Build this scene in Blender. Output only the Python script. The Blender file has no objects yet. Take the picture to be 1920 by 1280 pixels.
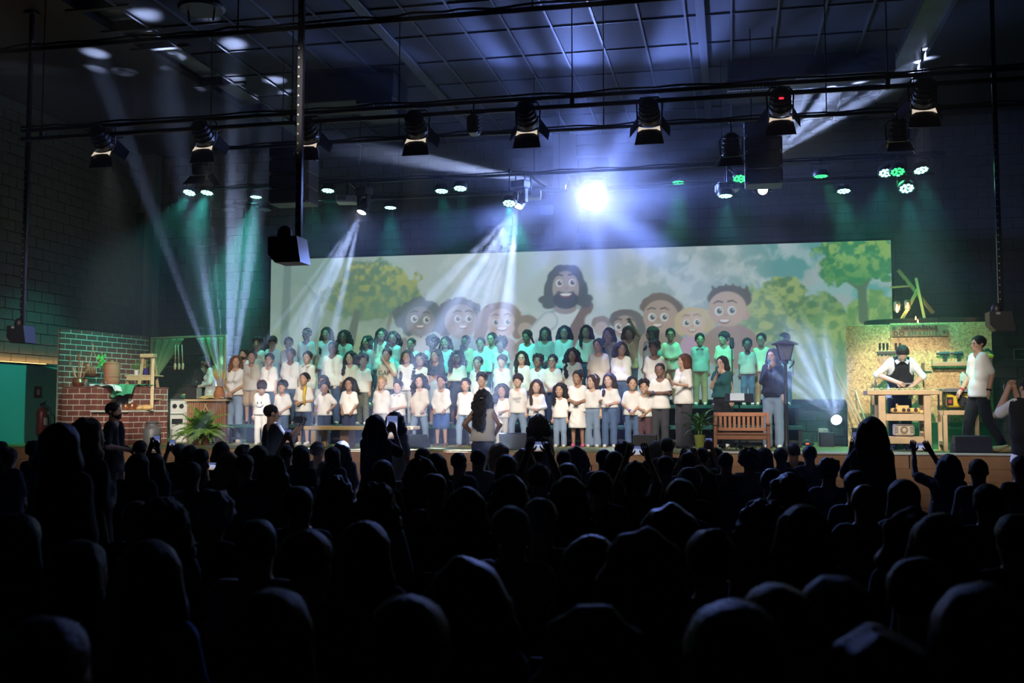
import bpy, math, random
import numpy as np
from mathutils import Vector, Matrix, noise as mnoise
random.seed(7)
rng = np.random.default_rng(7)
SC = bpy.context.scene
COL = SC.collection
PI = math.pi
# ------------------------------------------------------------------ camera
CAM_H, FPX = 1.72, 1950.0
YAW, PITCH = math.radians(11.9), math.radians(3.75)
cam = bpy.data.cameras.new('camera')
cam.sensor_width = 36.0
cam.lens = FPX / 1920 * 36.0
cam.clip_start = 0.05
cam_o = bpy.data.objects.new('camera', cam)
COL.objects.link(cam_o)
cam_o.location = (0, 0, CAM_H)
cam_o.rotation_euler = (PI / 2 + PITCH, 0, YAW)
SC.camera = cam_o
cam.dof.use_dof = True
cam.dof.focus_distance = 18.0
cam.dof.aperture_fstop = 2.8
# ------------------------------------------------------------------ world and exposure
w = bpy.data.worlds.new('world')
SC.world = w
w.use_nodes = True
w.node_tree.nodes['Background'].inputs[0].default_value = (0.10, 0.13, 0.2, 1)
w.node_tree.nodes['Background'].inputs[1].default_value = 0.03
SC.view_settings.view_transform = 'Standard'
SC.view_settings.look = 'None'
SC.view_settings.exposure = 0.0
SC.view_settings.gamma = 1.0
SC.view_settings.use_curve_mapping = False
CY = SC.cycles
CY.use_denoising = True
CY.max_bounces = 2
CY.diffuse_bounces = 1
CY.glossy_bounces = 1
CY.transmission_bounces = 3
CY.transparent_max_bounces = 8
CY.volume_bounces = 0
CY.sample_clamp_indirect = 4.0
CY.sample_clamp_direct = 30.0
CY.volume_step_rate = 2.5
CY.volume_max_steps = 64
CY.use_light_tree = True
CY.use_adaptive_sampling = True
CY.adaptive_threshold = 0.03
CY.adaptive_min_samples = 16
CY.caustics_reflective = False
CY.caustics_refractive = False
# levels of the lighting, all lamps are built with their fixtures further down
HAZE_HALL, HAZE_STAGE, PUFF = 0.002, 0.014, 0.36
P_KEY, P_PAR, P_MOVER, P_STAR, P_ADDED_WASH = 0.72, 1.15, 1.8, 3.5, 0.72
SCREEN_POWER = 0.72

# ------------------------------------------------------------------ helpers
def ray(px, py):
    """direction of sight through a pixel of the photograph, used to measure where things stand"""
    x, y = (px - 960) / FPX, -(py - 640) / FPX
    fw = np.array([-math.sin(YAW) * math.cos(PITCH), math.cos(YAW) * math.cos(PITCH), math.sin(PITCH)])
    r = np.array([math.cos(YAW), math.sin(YAW), 0.0])
    u = np.cross(r, fw)
    return fw + x * r + y * u

def atY(px, py, Y):
    d = ray(px, py); p = d * (Y / d[1])
    return Vector((p[0], p[1], p[2] + CAM_H))

def atZ(px, py, Z):
    d = ray(px, py); p = d * ((Z - CAM_H) / d[2])
    return Vector((p[0], p[1], p[2] + CAM_H))

def atD(px, py, D):
    d = ray(px, py)
    return Vector((d[0] * D, d[1] * D, d[2] * D + CAM_H))

def srgb(r, g, b):
    f = lambda c: (c / 255) / 12.92 if c / 255 <= 0.04045 else ((c / 255 + 0.055) / 1.055) ** 2.4
    return (f(r), f(g), f(b))

MATS = {}
def mat(name, col, rough=0.6, metal=0.0, var=0.12, scale=9.0, bump=0.0, sheen=0.0, emit=None, power=1.0, spec=0.5, bscale=None):
    """procedural material: noise-varied base colour, optional relief, optional light"""
    if name in MATS:
        return MATS[name]
    m = bpy.data.materials.new(name)
    m.use_nodes = True
    nt = m.node_tree; N = nt.nodes; L = nt.links
    b = N['Principled BSDF']
    b.inputs['Roughness'].default_value = rough
    b.inputs['Metallic'].default_value = metal
    b.inputs['Specular IOR Level'].default_value = spec
    if emit is not None:
        b.inputs['Base Color'].default_value = (*col, 1)
        b.inputs['Emission Color'].default_value = (*emit, 1)
        b.inputs['Emission Strength'].default_value = power
        MATS[name] = m
        return m
    tc = N.new('ShaderNodeTexCoord')
    nz = N.new('ShaderNodeTexNoise')
    nz.inputs['Scale'].default_value = scale
    nz.inputs['Detail'].default_value = 3
    L.new(tc.outputs['Object'], nz.inputs['Vector'])
    mx = N.new('ShaderNodeMix'); mx.data_type = 'RGBA'
    mx.inputs[6].default_value = (*[max(0, c * (1 - var)) for c in col], 1)
    mx.inputs[7].default_value = (*[min(1, c * (1 + var)) for c in col], 1)
    L.new(nz.outputs['Fac'], mx.inputs[0])
    L.new(mx.outputs[2], b.inputs['Base Color'])
    if sheen:
        b.inputs['Sheen Weight'].default_value = sheen
        b.inputs['Sheen Roughness'].default_value = 0.4
    if bump:
        bp = N.new('ShaderNodeBump'); bp.inputs['Strength'].default_value = bump
        bp.inputs['Distance'].default_value = 0.02
        n2 = nz
        if bscale:
            n2 = N.new('ShaderNodeTexNoise'); n2.inputs['Scale'].default_value = bscale
            L.new(tc.outputs['Object'], n2.inputs['Vector'])
        L.new(n2.outputs['Fac'], bp.inputs['Height'])
        L.new(bp.outputs['Normal'], b.inputs['Normal'])
    MATS[name] = m
    return m

class MB:
    """collects primitive shapes into one mesh"""
    def __init__(s):
        s.v, s.f, s.mi, s.cur = [], [], [], 0
    def add(s, vs, fs, T=None):
        o = len(s.v)
        s.v += [tuple(T @ Vector(p)) if T is not None else tuple(p) for p in vs]
        s.f += [tuple(i + o for i in f) for f in fs]
        s.mi += [s.cur] * len(fs)
        return s
    def box(s, c, d, rot=None, T=None):
        x, y, z = d[0] / 2, d[1] / 2, d[2] / 2
        vs = [(-x, -y, -z), (x, -y, -z), (x, y, -z), (-x, y, -z), (-x, -y, z), (x, -y, z), (x, y, z), (-x, y, z)]
        M = Matrix.Translation(c)
        if rot is not None:
            M = M @ (rot if isinstance(rot, Matrix) else Matrix.Rotation(rot, 4, 'Z'))
        if T is not None:
            M = T @ M
        return s.add(vs, [(0, 3, 2, 1), (4, 5, 6, 7), (0, 1, 5, 4), (1, 2, 6, 5), (2, 3, 7, 6), (3, 0, 4, 7)], M)
    def bbox(s, c, d, b=0.01, rot=None):
        """box with chamfered vertical and horizontal edges"""
        x, y, z = d[0] / 2, d[1] / 2, d[2] / 2
        vs, fs = [], []
        def ring(zz, k):
            xx, yy = x - k, y - k
            return [(-xx + b, -yy, zz), (xx - b, -yy, zz), (xx, -yy + b, zz), (xx, yy - b, zz), (xx - b, yy, zz), (-xx + b, yy, zz), (-xx, yy - b, zz), (-xx, -yy + b, zz)]
        for zz, k in ((-z, b * .7), (-z + b, 0), (z - b, 0), (z, b * .7)):
            vs += ring(zz, k)
        for r in range(3):
            for i in range(8):
                j = (i + 1) % 8
                fs.append((r * 8 + i, r * 8 + j, r * 8 + 8 + j, r * 8 + 8 + i))
        fs.append(tuple(range(7, -1, -1))); fs.append(tuple(range(24, 32)))
        M = Matrix.Translation(c)
        if rot is not None:
            M = M @ (rot if isinstance(rot, Matrix) else Matrix.Rotation(rot, 4, 'Z'))
        return s.add(vs, fs, M)
    def beam(s, a, b, w, h, up=(0, 0, 1)):
        a, b = Vector(a), Vector(b); d = b - a
        y = d.normalized(); x = y.cross(Vector(up))
        if x.length < 1e-4:
            x = y.cross(Vector((1, 0, 0)))
        x.normalize(); z = x.cross(y)
        M = Matrix((x, y, z)).transposed().to_4x4(); M.translation = (a + b) / 2
        return s.box((0, 0, 0), (w, d.length, h), T=M)
    def cyl(s, a, b, r0, r1=None, n=10, cap=True):
        r1 = r0 if r1 is None else r1
        a, b = Vector(a), Vector(b); d = (b - a).normalized()
        x = d.orthogonal().normalized(); y = d.cross(x)
        vs = []
        for p, r in ((a, r0), (b, r1)):
            for i in range(n):
                t = 2 * PI * i / n
                vs.append(p + x * (r * math.cos(t)) + y * (r * math.sin(t)))
        fs = [(i, (i + 1) % n, n + (i + 1) % n, n + i) for i in range(n)]
        if cap:
            fs += [tuple(range(n - 1, -1, -1)), tuple(range(n, 2 * n))]
        return s.add(vs, fs)
    def tube(s, pts, r, n=6, closed=False):
        pts = [Vector(p) for p in pts]; k = len(pts)
        rs = r if isinstance(r, (list, tuple)) else [r] * k
        vs, fs = [], []
        ref = None
        for i, p in enumerate(pts):
            if closed:
                d = pts[(i + 1) % k] - pts[i - 1]
            else:
                d = pts[min(i + 1, k - 1)] - pts[max(i - 1, 0)]
            d.normalize()
            if ref is None:
                ref = d.orthogonal().normalized()
            x = (ref - d * ref.dot(d)); x = x.normalized() if x.length > 1e-6 else d.orthogonal().normalized()
            ref = x; y = d.cross(x)
            for j in range(n):
                t = 2 * PI * j / n
                vs.append(p + x * (rs[i] * math.cos(t)) + y * (rs[i] * math.sin(t)))
        for i in range(k if closed else k - 1):
            a, b = i * n, ((i + 1) % k) * n
            for j in range(n):
                jj = (j + 1) % n
                fs.append((a + j, a + jj, b + jj, b + j))
        if not closed:
            fs += [tuple(range(n - 1, -1, -1)), tuple(range((k - 1) * n, k * n))]
        return s.add(vs, fs)
    def lathe(s, prof, n=16, T=None, c=(0, 0, 0)):
        vs, fs = [], []
        for (r, z) in prof:
            for i in range(n):
                t = 2 * PI * i / n
                vs.append((c[0] + r * math.cos(t), c[1] + r * math.sin(t), c[2] + z))
        for k in range(len(prof) - 1):
            for i in range(n):
                j = (i + 1) % n
                fs.append((k * n + i, k * n + j, (k + 1) * n + j, (k + 1) * n + i))
        if prof[0][0] > 1e-5:
            fs.append(tuple(range(n - 1, -1, -1)))
        if prof[-1][0] > 1e-5:
            fs.append(tuple(range((len(prof) - 1) * n, len(prof) * n)))
        return s.add(vs, fs, T)
    def ball(s, c, r, n=10, m=7, T=None):
        r = r if isinstance(r, (list, tuple)) else (r, r, r)
        vs, fs = [(c[0], c[1], c[2] - r[2])], []
        for k in range(1, m):
            a = -PI / 2 + PI * k / m
            for i in range(n):
                t = 2 * PI * i / n
                vs.append((c[0] + r[0] * math.cos(a) * math.cos(t), c[1] + r[1] * math.cos(a) * math.sin(t), c[2] + r[2] * math.sin(a)))
        vs.append((c[0], c[1], c[2] + r[2])); e = len(vs) - 1
        for i in range(n):
            j = (i + 1) % n
            fs.append((0, 1 + j, 1 + i)); fs.append((e, e - n + i, e - n + j))
            for k in range(m - 2):
                a = 1 + k * n
                fs.append((a + i, a + j, a + n + j, a + n + i))
        return s.add(vs, fs, T)
    def prism(s, poly, h, T=None):
        """polygon in XY extruded by h along Z"""
        n = len(poly)
        vs = [(p[0], p[1], 0) for p in poly] + [(p[0], p[1], h) for p in poly]
        fs = [tuple(range(n - 1, -1, -1)), tuple(range(n, 2 * n))] + [(i, (i + 1) % n, n + (i + 1) % n, n + i) for i in range(n)]
        return s.add(vs, fs, T)
    def mesh(s, name, smooth=False, mats=()):
        me = bpy.data.meshes.new(name)
        me.from_pydata([tuple(v) for v in s.v], [], s.f)
        for m in mats:
            me.materials.append(m)
        if len(mats) > 1:
            me.polygons.foreach_set('material_index', s.mi)
        if smooth:
            me.polygons.foreach_set('use_smooth', [True] * len(me.polygons))
            if smooth != 'all':
                me.set_sharp_from_angle(angle=math.radians(40))
        me.update()
        return me
    def build(s, name, m, parent=None, smooth=False, loc=None, rot=None):
        ms = m if isinstance(m, (list, tuple)) else [m]
        return link(name, s.mesh(name, smooth, ms), parent, loc, rot)

def link(name, data, parent=None, loc=None, rot=None):
    o = bpy.data.objects.new(name, data)
    COL.objects.link(o)
    if parent is not None:
        o.parent = parent
    if loc is not None:
        o.location = loc
    if rot is not None:
        o.rotation_euler = rot
    return o

def tag(o, label=None, cat=None, group=None, kind=None):
    if label: o['label'] = label
    if cat: o['category'] = cat
    if group: o['group'] = group
    if kind: o['kind'] = kind
    return o

def thing(name, label, cat, loc=(0, 0, 0), rz=0.0, group=None):
    o = link(name, None, None, loc, (0, 0, rz))
    o.empty_display_size = 0.1
    return tag(o, label, cat, group)

def struct(name, mb, m, parent=None, smooth=False, label=None):
    o = mb.build(name, m, parent, smooth)
    if parent is None:
        o['kind'] = 'structure'
        if label: o['label'] = label
    return o

def dup(root, loc=None, rz=None, label=None, scale=None):
    def cp(o, par):
        c = o.copy(); COL.objects.link(c)
        c.parent = par
        for ch in kids.get(o.name, []):
            cp(ch, c)
        return c
    kids = {}
    def walk(o):
        kids[o.name] = list(o.children)
        for ch in o.children: walk(ch)
    walk(root)
    c = cp(root, root.parent)
    if loc is not None: c.location = loc
    if rz is not None: c.rotation_euler = (0, 0, rz)
    if label: c['label'] = label
    if scale: c.scale = (scale,) * 3
    return c

def aim(o, target):
    o.rotation_euler = (Vector(target) - o.location).to_track_quat('-Z', 'Y').to_euler()

def spot(name, loc, target, power, color, deg, blend=0.5, radius=0.05, parent=None, gobo=None):
    l = bpy.data.lights.new(name, 'SPOT')
    l.energy = power; l.color = color
    l.spot_size = math.radians(deg); l.spot_blend = blend
    l.shadow_soft_size = radius
    o = bpy.data.objects.new(name, l)
    COL.objects.link(o)
    o.location = loc
    aim(o, target)
    if parent is not None:
        o.parent = parent
        o.matrix_parent_inverse = parent.matrix_world.inverted() if False else Matrix.Translation(parent.location).inverted()
    if gobo:
        gobo(l)
    return o

def gobo_dots(scale, radius, seed=0.0, gain=1.0, soft=0.5):
    """a real gobo wheel: the beam leaves the lens as several narrow shafts"""
    def f(l):
        l.use_nodes = True
        nt = l.node_tree; N = nt.nodes; L = nt.links
        em = N['Emission']
        tc = N.new('ShaderNodeTexCoord')
        sx = N.new('ShaderNodeSeparateXYZ'); L.new(tc.outputs['Normal'], sx.inputs[0])
        dx = N.new('ShaderNodeMath'); dx.operation = 'DIVIDE'; L.new(sx.outputs[0], dx.inputs[0]); L.new(sx.outputs[2], dx.inputs[1])
        dy = N.new('ShaderNodeMath'); dy.operation = 'DIVIDE'; L.new(sx.outputs[1], dy.inputs[0]); L.new(sx.outputs[2], dy.inputs[1])
        cx = N.new('ShaderNodeCombineXYZ'); L.new(dx.outputs[0], cx.inputs[0]); L.new(dy.outputs[0], cx.inputs[1])
        cx.inputs[2].default_value = 0
        mp = N.new('ShaderNodeMapping'); mp.inputs['Location'].default_value = (seed, seed * 1.7, 0)
        L.new(cx.outputs[0], mp.inputs[0])
        vo = N.new('ShaderNodeTexVoronoi'); vo.voronoi_dimensions = '2D'
        vo.inputs['Scale'].default_value = scale; vo.inputs['Randomness'].default_value = 0.75
        L.new(mp.outputs[0], vo.inputs['Vector'])
        mr = N.new('ShaderNodeMapRange'); mr.interpolation_type = 'SMOOTHSTEP'
        mr.inputs['From Min'].default_value = radius; mr.inputs['From Max'].default_value = radius * soft
        mr.inputs['To Min'].default_value = 0.0; mr.inputs['To Max'].default_value = gain
        L.new(vo.outputs['Distance'], mr.inputs['Value'])
        L.new(mr.outputs[0], em.inputs['Strength'])
    return f

def gobo_rays(scale, lo, hi, seed=0.0, gain=1.0, base=0.05, core=.50):
    """a radial breakup gobo: wedges of light around the axis"""
    def f(l):
        l.use_nodes = True
        nt = l.node_tree; N = nt.nodes; L = nt.links
        em = N['Emission']
        tc = N.new('ShaderNodeTexCoord')
        mu = N.new('ShaderNodeVectorMath'); mu.operation = 'MULTIPLY'; mu.inputs[1].default_value = (1, 1, 0)
        L.new(tc.outputs['Normal'], mu.inputs[0])
        nm = N.new('ShaderNodeVectorMath'); nm.operation = 'NORMALIZE'; L.new(mu.outputs[0], nm.inputs[0])
        ad = N.new('ShaderNodeVectorMath'); ad.operation = 'ADD'; ad.inputs[1].default_value = (seed, seed * .6, 0)
        L.new(nm.outputs[0], ad.inputs[0])
        nz = N.new('ShaderNodeTexNoise'); nz.inputs['Scale'].default_value = scale; nz.inputs['Detail'].default_value = 3.0
        L.new(ad.outputs[0], nz.inputs['Vector'])
        mr = N.new('ShaderNodeMapRange'); mr.interpolation_type = 'SMOOTHSTEP'
        mr.inputs['From Min'].default_value = lo; mr.inputs['From Max'].default_value = hi
        mr.inputs['To Min'].default_value = base; mr.inputs['To Max'].default_value = gain
        L.new(nz.outputs['Fac'], mr.inputs['Value'])
        sp = N.new('ShaderNodeSeparateXYZ'); L.new(tc.outputs['Normal'], sp.inputs[0])
        ab = N.new('ShaderNodeMath'); ab.operation = 'ABSOLUTE'; L.new(sp.outputs[2], ab.inputs[0])
        m2 = N.new('ShaderNodeMapRange'); m2.interpolation_type = 'SMOOTHSTEP'
        m2.inputs['From Min'].default_value = .45; m2.inputs['From Max'].default_value = .92
        m2.inputs['To Min'].default_value = 1.0; m2.inputs['To Max'].default_value = core
        L.new(ab.outputs[0], m2.inputs['Value'])
        mu2 = N.new('ShaderNodeMath'); mu2.operation = 'MULTIPLY'; L.new(mr.outputs[0], mu2.inputs[0]); L.new(m2.outputs[0], mu2.inputs[1])
        L.new(mu2.outputs[0], em.inputs['Strength'])
    return f

def letters(name, body, size, depth, m, parent, loc, spacing=1.0):
    """raised lettering as a mesh, facing -Y"""
    c = bpy.data.curves.new(name, 'FONT'); c.body = body; c.size = size; c.align_x = 'CENTER'; c.extrude = depth; c.space_character = spacing
    tmp = bpy.data.objects.new(name + '_curve', c); COL.objects.link(tmp)
    bpy.context.view_layer.update()
    me = bpy.data.meshes.new_from_object(tmp.evaluated_get(bpy.context.evaluated_depsgraph_get()))
    bpy.data.objects.remove(tmp)
    me.materials.clear(); me.materials.append(m); me.name = name
    return link(name, me, parent, loc, (PI / 2, 0, 0))
# ================================================================== the hall
CZ, YB, XL, XR, YR = 7.4, 21.0, -12.85, 6.8, -3.0       # ceiling height, back wall, side walls, wall behind the camera
STZ, STY = 1.1, 15.4                                      # stage height and front edge
M_block = mat('grey concrete block', (.105, .10, .092), .9, var=.2, scale=5, bump=.25, bscale=60)
M_mortar = mat('dark mortar', (.04, .039, .036), .95, var=.2, scale=20)
M_ceil = mat('dark painted ceiling board', (.016, .018, .026), .85, var=.15, scale=4)
M_tbar = mat('grey ceiling bar', (.065, .068, .085), .5, metal=.4, var=.1)
M_sheet = mat('bare metal roof sheet', (.42, .44, .48), .35, metal=.55, var=.2, scale=3, bump=.15, bscale=9)
M_black = mat('black painted steel', (.018, .018, .02), .45, var=.3, spec=.4)
M_blackmat = mat('flat black cloth', (.012, .012, .014), .95, var=.3)
M_floor = mat('dark hall floor', (.05, .048, .046), .5, var=.2, scale=3)
M_plaster = mat('teal painted wall', (.14, .46, .40), .8, var=.06, scale=2)
M_fascia = mat('brown wood laminate', (.42, .23, .115), .5, var=.25, scale=6, bump=.1)
M_turf = mat('green turf carpet', (.28, .28, .09), .95, var=.45, scale=60, bump=.6, bscale=240)
M_white = mat('white painted wood', (.78, .77, .72), .5, var=.06)
M_pil = mat('smooth painted pilaster', (.20, .205, .20), .8, var=.08, scale=3)

def block_wall(owner, origin, ux, uz_n, n_cols, n, name='block', eyes=None, limit=300, bw=.39, bh=.19, j=.012, thick=.05):
    """running-bond blocks: the nearest LIMIT as parts of the wall, the rest joined"""
    ux = Vector(ux)
    up = Vector((0, 0, 1)); out = Vector(n)
    me = MB().bbox((0, 0, 0), (bw, bh, thick), .006).mesh(name, False, [M_block])
    R = Matrix((ux, up, ux.cross(up))).transposed().to_4x4()
    spots = []
    for r in range(uz_n):
        for c in range(-1, n_cols):
            x0, x1 = c * (bw + j) + (.5 * (bw + j) if r % 2 else 0), 0
            x1 = x0 + bw
            x0, x1 = max(x0, 0), min(x1, n_cols * (bw + j) - j)
            if x1 - x0 < .05: continue
            p = Vector(origin) + ux * ((x0 + x1) / 2) + up * (r * (bh + j) + bh / 2) + out * (.012 + .004 * random.random())
            spots.append((p, (x1 - x0) / bw))
    if eyes:
        spots.sort(key=eyes)
    rest = MB()
    for i, (p, s) in enumerate(spots):
        if i < limit:
            o = link(name, me, owner)
            o.matrix_local = Matrix.Translation(p) @ R @ Matrix.Diagonal((s, 1, 1, 1))
        else:
            rest.box((0, 0, 0), (bw * s, bh, thick), T=Matrix.Translation(p) @ R)
    if rest.v:
        tag(rest.build('far_block', M_block, owner), kind='stuff')

struct('floor', MB().box(((XL + XR) / 2, (YB + YR) / 2, -.1), (XR - XL + .4, YB - YR + .4, .2)), M_floor, label='dark bare floor of the hall under the audience')
wb = struct('wall_back', MB().box(((XL + XR) / 2, YB + .1, CZ / 2), (XR - XL + .4, .2, CZ)), M_mortar, label='grey concrete block wall behind the stage')
block_wall(wb, (XL, YB, STZ), (1, 0, 0), 31, 49, (0, -1, 0), eyes=lambda s: (0 if s[0].x < -9.3 and s[0].z > 2.6 else 1, (s[0] - Vector((0, 0, 1.7))).length))
wl = struct('wall_left', MB().box((XL - .1, (YB + YR) / 2, CZ / 2), (.2, YB - YR, CZ)), M_mortar, label='concrete block side wall left of the stage')
block_wall(wl, (XL, 13.0, 2.55), (0, 1, 0), 24, 20, (1, 0, 0), eyes=lambda s: -s[0].y)
wains = MB().box((XL + .03, (YR + YB) / 2, 1.27), (.06, YB - YR, 2.54))
wains.build('lower_wall_facing', M_plaster, wl)
struct('wall_right', MB().box((XR + .1, (YB + YR) / 2, CZ / 2), (.2, YB - YR, CZ)), M_mortar, label='block side wall right of the stage')
struct('wall_rear', MB().box(((XL + XR) / 2, YR - .1, CZ / 2), (XR - XL + .4, .2, CZ)), M_mortar, label='block wall at the rear of the hall')
# pilasters on the back wall
for i, (x0, x1, d) in enumerate(((XL, XL + .38, .3), (-3.54, -3.07, .13))):
    struct('trim_%d' % (i + 1), MB().bbox(((x0 + x1) / 2, YB - d / 2, CZ / 2), (x1 - x0, d, CZ), .01), M_pil, label=('smooth grey pilaster in the corner beside the left wall', 'pale pilaster on the back wall above the screen')[i])
# ceiling: slab, boards and bars
ce = struct('ceiling', MB().box(((XL + XR) / 2, (YB + YR) / 2, CZ + .35), (XR - XL + .4, YB - YR + .4, .2)), M_black, label='dark suspended board ceiling with pale bars')
TX, TY = .653, 1.176
x_lo, x_hi = -8.40, 2.55
tile = MB().bbox((0, 0, 0), (TX - .03, TY - .03, .03), .004).mesh('ceiling_tile', False, [M_ceil])
cols = [(.07 + TX * k) for k in range(-13, 4)]
rows = [14.94 + TY * k for k in range(-6, 6)]
bars = MB(); crossbars = MB()
for i, x in enumerate(cols):
    for k, y in enumerate(rows):
        cx, cyy = x + TX / 2, y + TY / 2
        if .75 < cx < 2.5 and 17.0 < cyy < 19.2: continue
        o = link('ceiling_tile', tile, ce, (cx, cyy, CZ + .03 + .004 * random.random()))
for x in cols + [cols[-1] + TX]:
    MB().box((x, 14.5, CZ), (.032, 14.2, .03)).build('ceiling_bar', M_tbar, ce)
for y in rows + [rows[-1] + TY]:
    MB().box(((x_lo + x_hi) / 2, y, CZ + .004), (x_hi - x_lo, .018, .024)).build('cross_bar', M_tbar, ce)
# broader duct covers that run with the bars
for x, wd in ((-5.05, .16), (-.36, .13)):
    MB().bbox((x, 14.5, CZ - .03), (wd, 14, .05), .006).build('cable_tray', M_tbar, ce)
# bare roof sheet showing in the two slots beside the boards
MB().box((-8.72, 15.0, CZ + .2), (.72, 12, .02)).build('roof_sheet', M_sheet, ce)
MB().box((1.62, 18.1, CZ + .2), (1.75, 2.3, .02)).build('roof_sheet', M_sheet, ce)  # pale recessed panel standing for a patch of light on the boards
MB().box((2.9, 14.5, CZ + .16), (.6, 12, .02)).build('roof_sheet', M_sheet, ce)
for y in (12.9, 13.75, 14.55, 16.45, 18.1):
    MB().box((-8.72, y, CZ + .06), (1.0, .09, .16)).build('joist', M_black, ce)
MB().box((-11.0, 13.0, CZ + .05), (3.9, 20, .1)).build('soffit', M_black, ce)
MB().box((4.95, 13.0, CZ + .05), (3.6, 20, .1)).build('soffit', M_black, ce)
MB().box((-2.9, 3.6, CZ + .05), (12.4, 8.4, .1)).build('soffit', M_black, ce)
# stage
st = MB().box(((XL + XR) / 2, (STY + YB) / 2 + .02, STZ / 2 - .01), (XR - XL - .1, YB - STY - .04, STZ - .02))
st = struct('floor_stage', st, M_black, label='raised stage with brown wood fascia and green turf top')
MB().box(((XL + XR) / 2, (STY + YB) / 2, STZ - .01), (XR - XL - .12, YB - STY - .02, .02)).build('turf_carpet', M_turf, st)
pl = MB().bbox((0, 0, 0), (1.78, .03, .178), .004).mesh('fascia_plank', False, [M_fascia])
for r in range(6):
    x = XL + .1 - (.9 if r % 2 else 0)
    while x < XR:
        x0, x1 = max(x, XL + .08), min(x + 1.78, XR - .08)
        if x1 - x0 > .1:
            o = link('fascia_plank', pl, st, ((x0 + x1) / 2, STY - .005 - .003 * random.random(), .09 + r * .18))
            o.scale = ((x1 - x0) / 1.79, 1, 1)
        x += 1.785
MB().bbox((-.5 + 3.6, STY + .03, STZ + .004), (7.4, .12, .03), .006).build('nosing', M_white, st)
# black band under the screen
struct('trim_3', MB().box((-3.4, YB - .05, 1.83), (13.4, .08, .17)), M_blackmat, label='black cloth band along the wall under the screen')
# step in front of the stage for the conductor
s0 = thing('step_box', 'black wooden step box in front of the stage where the conductor stands', 'step', (-3.75, 14.85, 0))
MB().bbox((0, 0, .33), (1.2, .8, .06), .01).build('tread', M_black, s0)
for sx in (-.57, .57):
    MB().box((sx, 0, .15), (.05, .76, .3)).build('side_panel', M_black, s0)
MB().box((0, -.37, .15), (1.09, .04, .3)).build('front_panel', M_black, s0)
# choir risers
M_deck = mat('riser carpet with painted teal light', (.02, .09, .08), .9, var=.3, scale=40, bump=.3)  # teal of the stage lamps put into the dark deck colour
def riser(x0, x1, y0, y1, z, label):
    t = thing('choir_riser', label, 'riser', ((x0 + x1) / 2, (y0 + y1) / 2, STZ), 0, 'choir risers')
    w_, d_ = x1 - x0, y1 - y0
    MB().bbox((0, 0, z - .03), (w_, d_, .06), .008).build('deck', M_deck, t)
    n = 9
    for i in range(n + 1):
        x = -w_ / 2 + .06 + (w_ - .12) * i / n
        for y in (-d_ / 2 + .05, d_ / 2 - .05):
            MB().box((x, y, (z - .06) / 2), (.05, .05, z - .06)).build('leg', M_black, t)
    MB().box((0, -d_ / 2 + .05, .1), (w_ - .1, .03, .04)).build('rail', M_black, t)
    MB().box((0, d_ / 2 - .09, (z - .06) / 2), (w_ - .1, .02, z - .07)).build('back_cloth', M_blackmat, t)
RZ = [STZ, STZ + .35, STZ + .70]
RYF = [17.25, 18.0, 18.8]
riser(-9.05, 1.15, 17.62, 18.42, .35, 'long low choir riser behind the front children, teal light painted into its deck')
riser(-9.05, 1.15, 18.44, 19.3, .70, 'long high choir riser under the back row of children')
# haze: thin in the hall, thicker over the stage, thickest in drifts near the moving heads
def haze_mat(name, density, puff=False):
    m = bpy.data.materials.new(name); m.use_nodes = True
    nt = m.node_tree; N = nt.nodes; L = nt.links
    N.remove(N['Principled BSDF'])
    v = N.new('ShaderNodeVolumeScatter')
    v.inputs['Color'].default_value = (.84, .91, 1, 1)
    v.inputs['Density'].default_value = density
    v.inputs['Anisotropy'].default_value = 0.2
    L.new(v.outputs[0], N['Material Output'].inputs['Volume'])
    if puff:
        tc = N.new('ShaderNodeTexCoord')
        ln = N.new('ShaderNodeVectorMath'); ln.operation = 'LENGTH'; L.new(tc.outputs['Object'], ln.inputs[0])
        mr = N.new('ShaderNodeMapRange'); mr.interpolation_type = 'SMOOTHSTEP'
        mr.inputs['From Min'].default_value = 1.0; mr.inputs['From Max'].default_value = .15
        mr.inputs['To Min'].default_value = 0; mr.inputs['To Max'].default_value = density
        L.new(ln.outputs['Value'], mr.inputs['Value'])
        nz = N.new('ShaderNodeTexNoise'); nz.inputs['Scale'].default_value = 2.6; nz.inputs['Detail'].default_value = 3
        L.new(tc.outputs['Object'], nz.inputs['Vector'])
        m2 = N.new('ShaderNodeMapRange'); m2.inputs['From Min'].default_value = .34; m2.inputs['From Max'].default_value = .66
        m2.inputs['To Min'].default_value = .35; m2.inputs['To Max'].default_value = 1.5
        L.new(nz.outputs['Fac'], m2.inputs['Value'])
        mu = N.new('ShaderNodeMath'); mu.operation = 'MULTIPLY'; L.new(mr.outputs[0], mu.inputs[0]); L.new(m2.outputs[0], mu.inputs[1])
        L.new(mu.outputs[0], v.inputs['Density'])
    return m
hx, hw_ = (XL + XR) / 2, XR - XL
tag(MB().box((hx, 9.9, 3.69), (hw_ - .2, 8.2, 7.2)).build('hall_haze', haze_mat('thin hall haze', HAZE_HALL)), 'thin haze in the air above the audience', 'haze', kind='stuff')
tag(MB().box((hx, 17.45, 4.26), (hw_ - .2, 6.85, 6.2)).build('stage_haze', haze_mat('stage haze', HAZE_STAGE)), 'bluish theatre haze hanging over the stage and choir', 'haze', kind='stuff')
M_puff = haze_mat('drifting haze', PUFF, True)
def puff(a, b, r, label):
    a, b = Vector(a), Vector(b); d = b - a
    me = MB().ball((0, 0, 0), 1.0, 14, 9).mesh('haze_drift', False, [M_puff])
    o = link('haze_drift', me, None, (a + b) / 2)
    o.rotation_euler = d.to_track_quat('Z', 'Y').to_euler()
    o.scale = (r, r, d.length * .62)
    tag(o, label, 'haze', kind='stuff')
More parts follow.
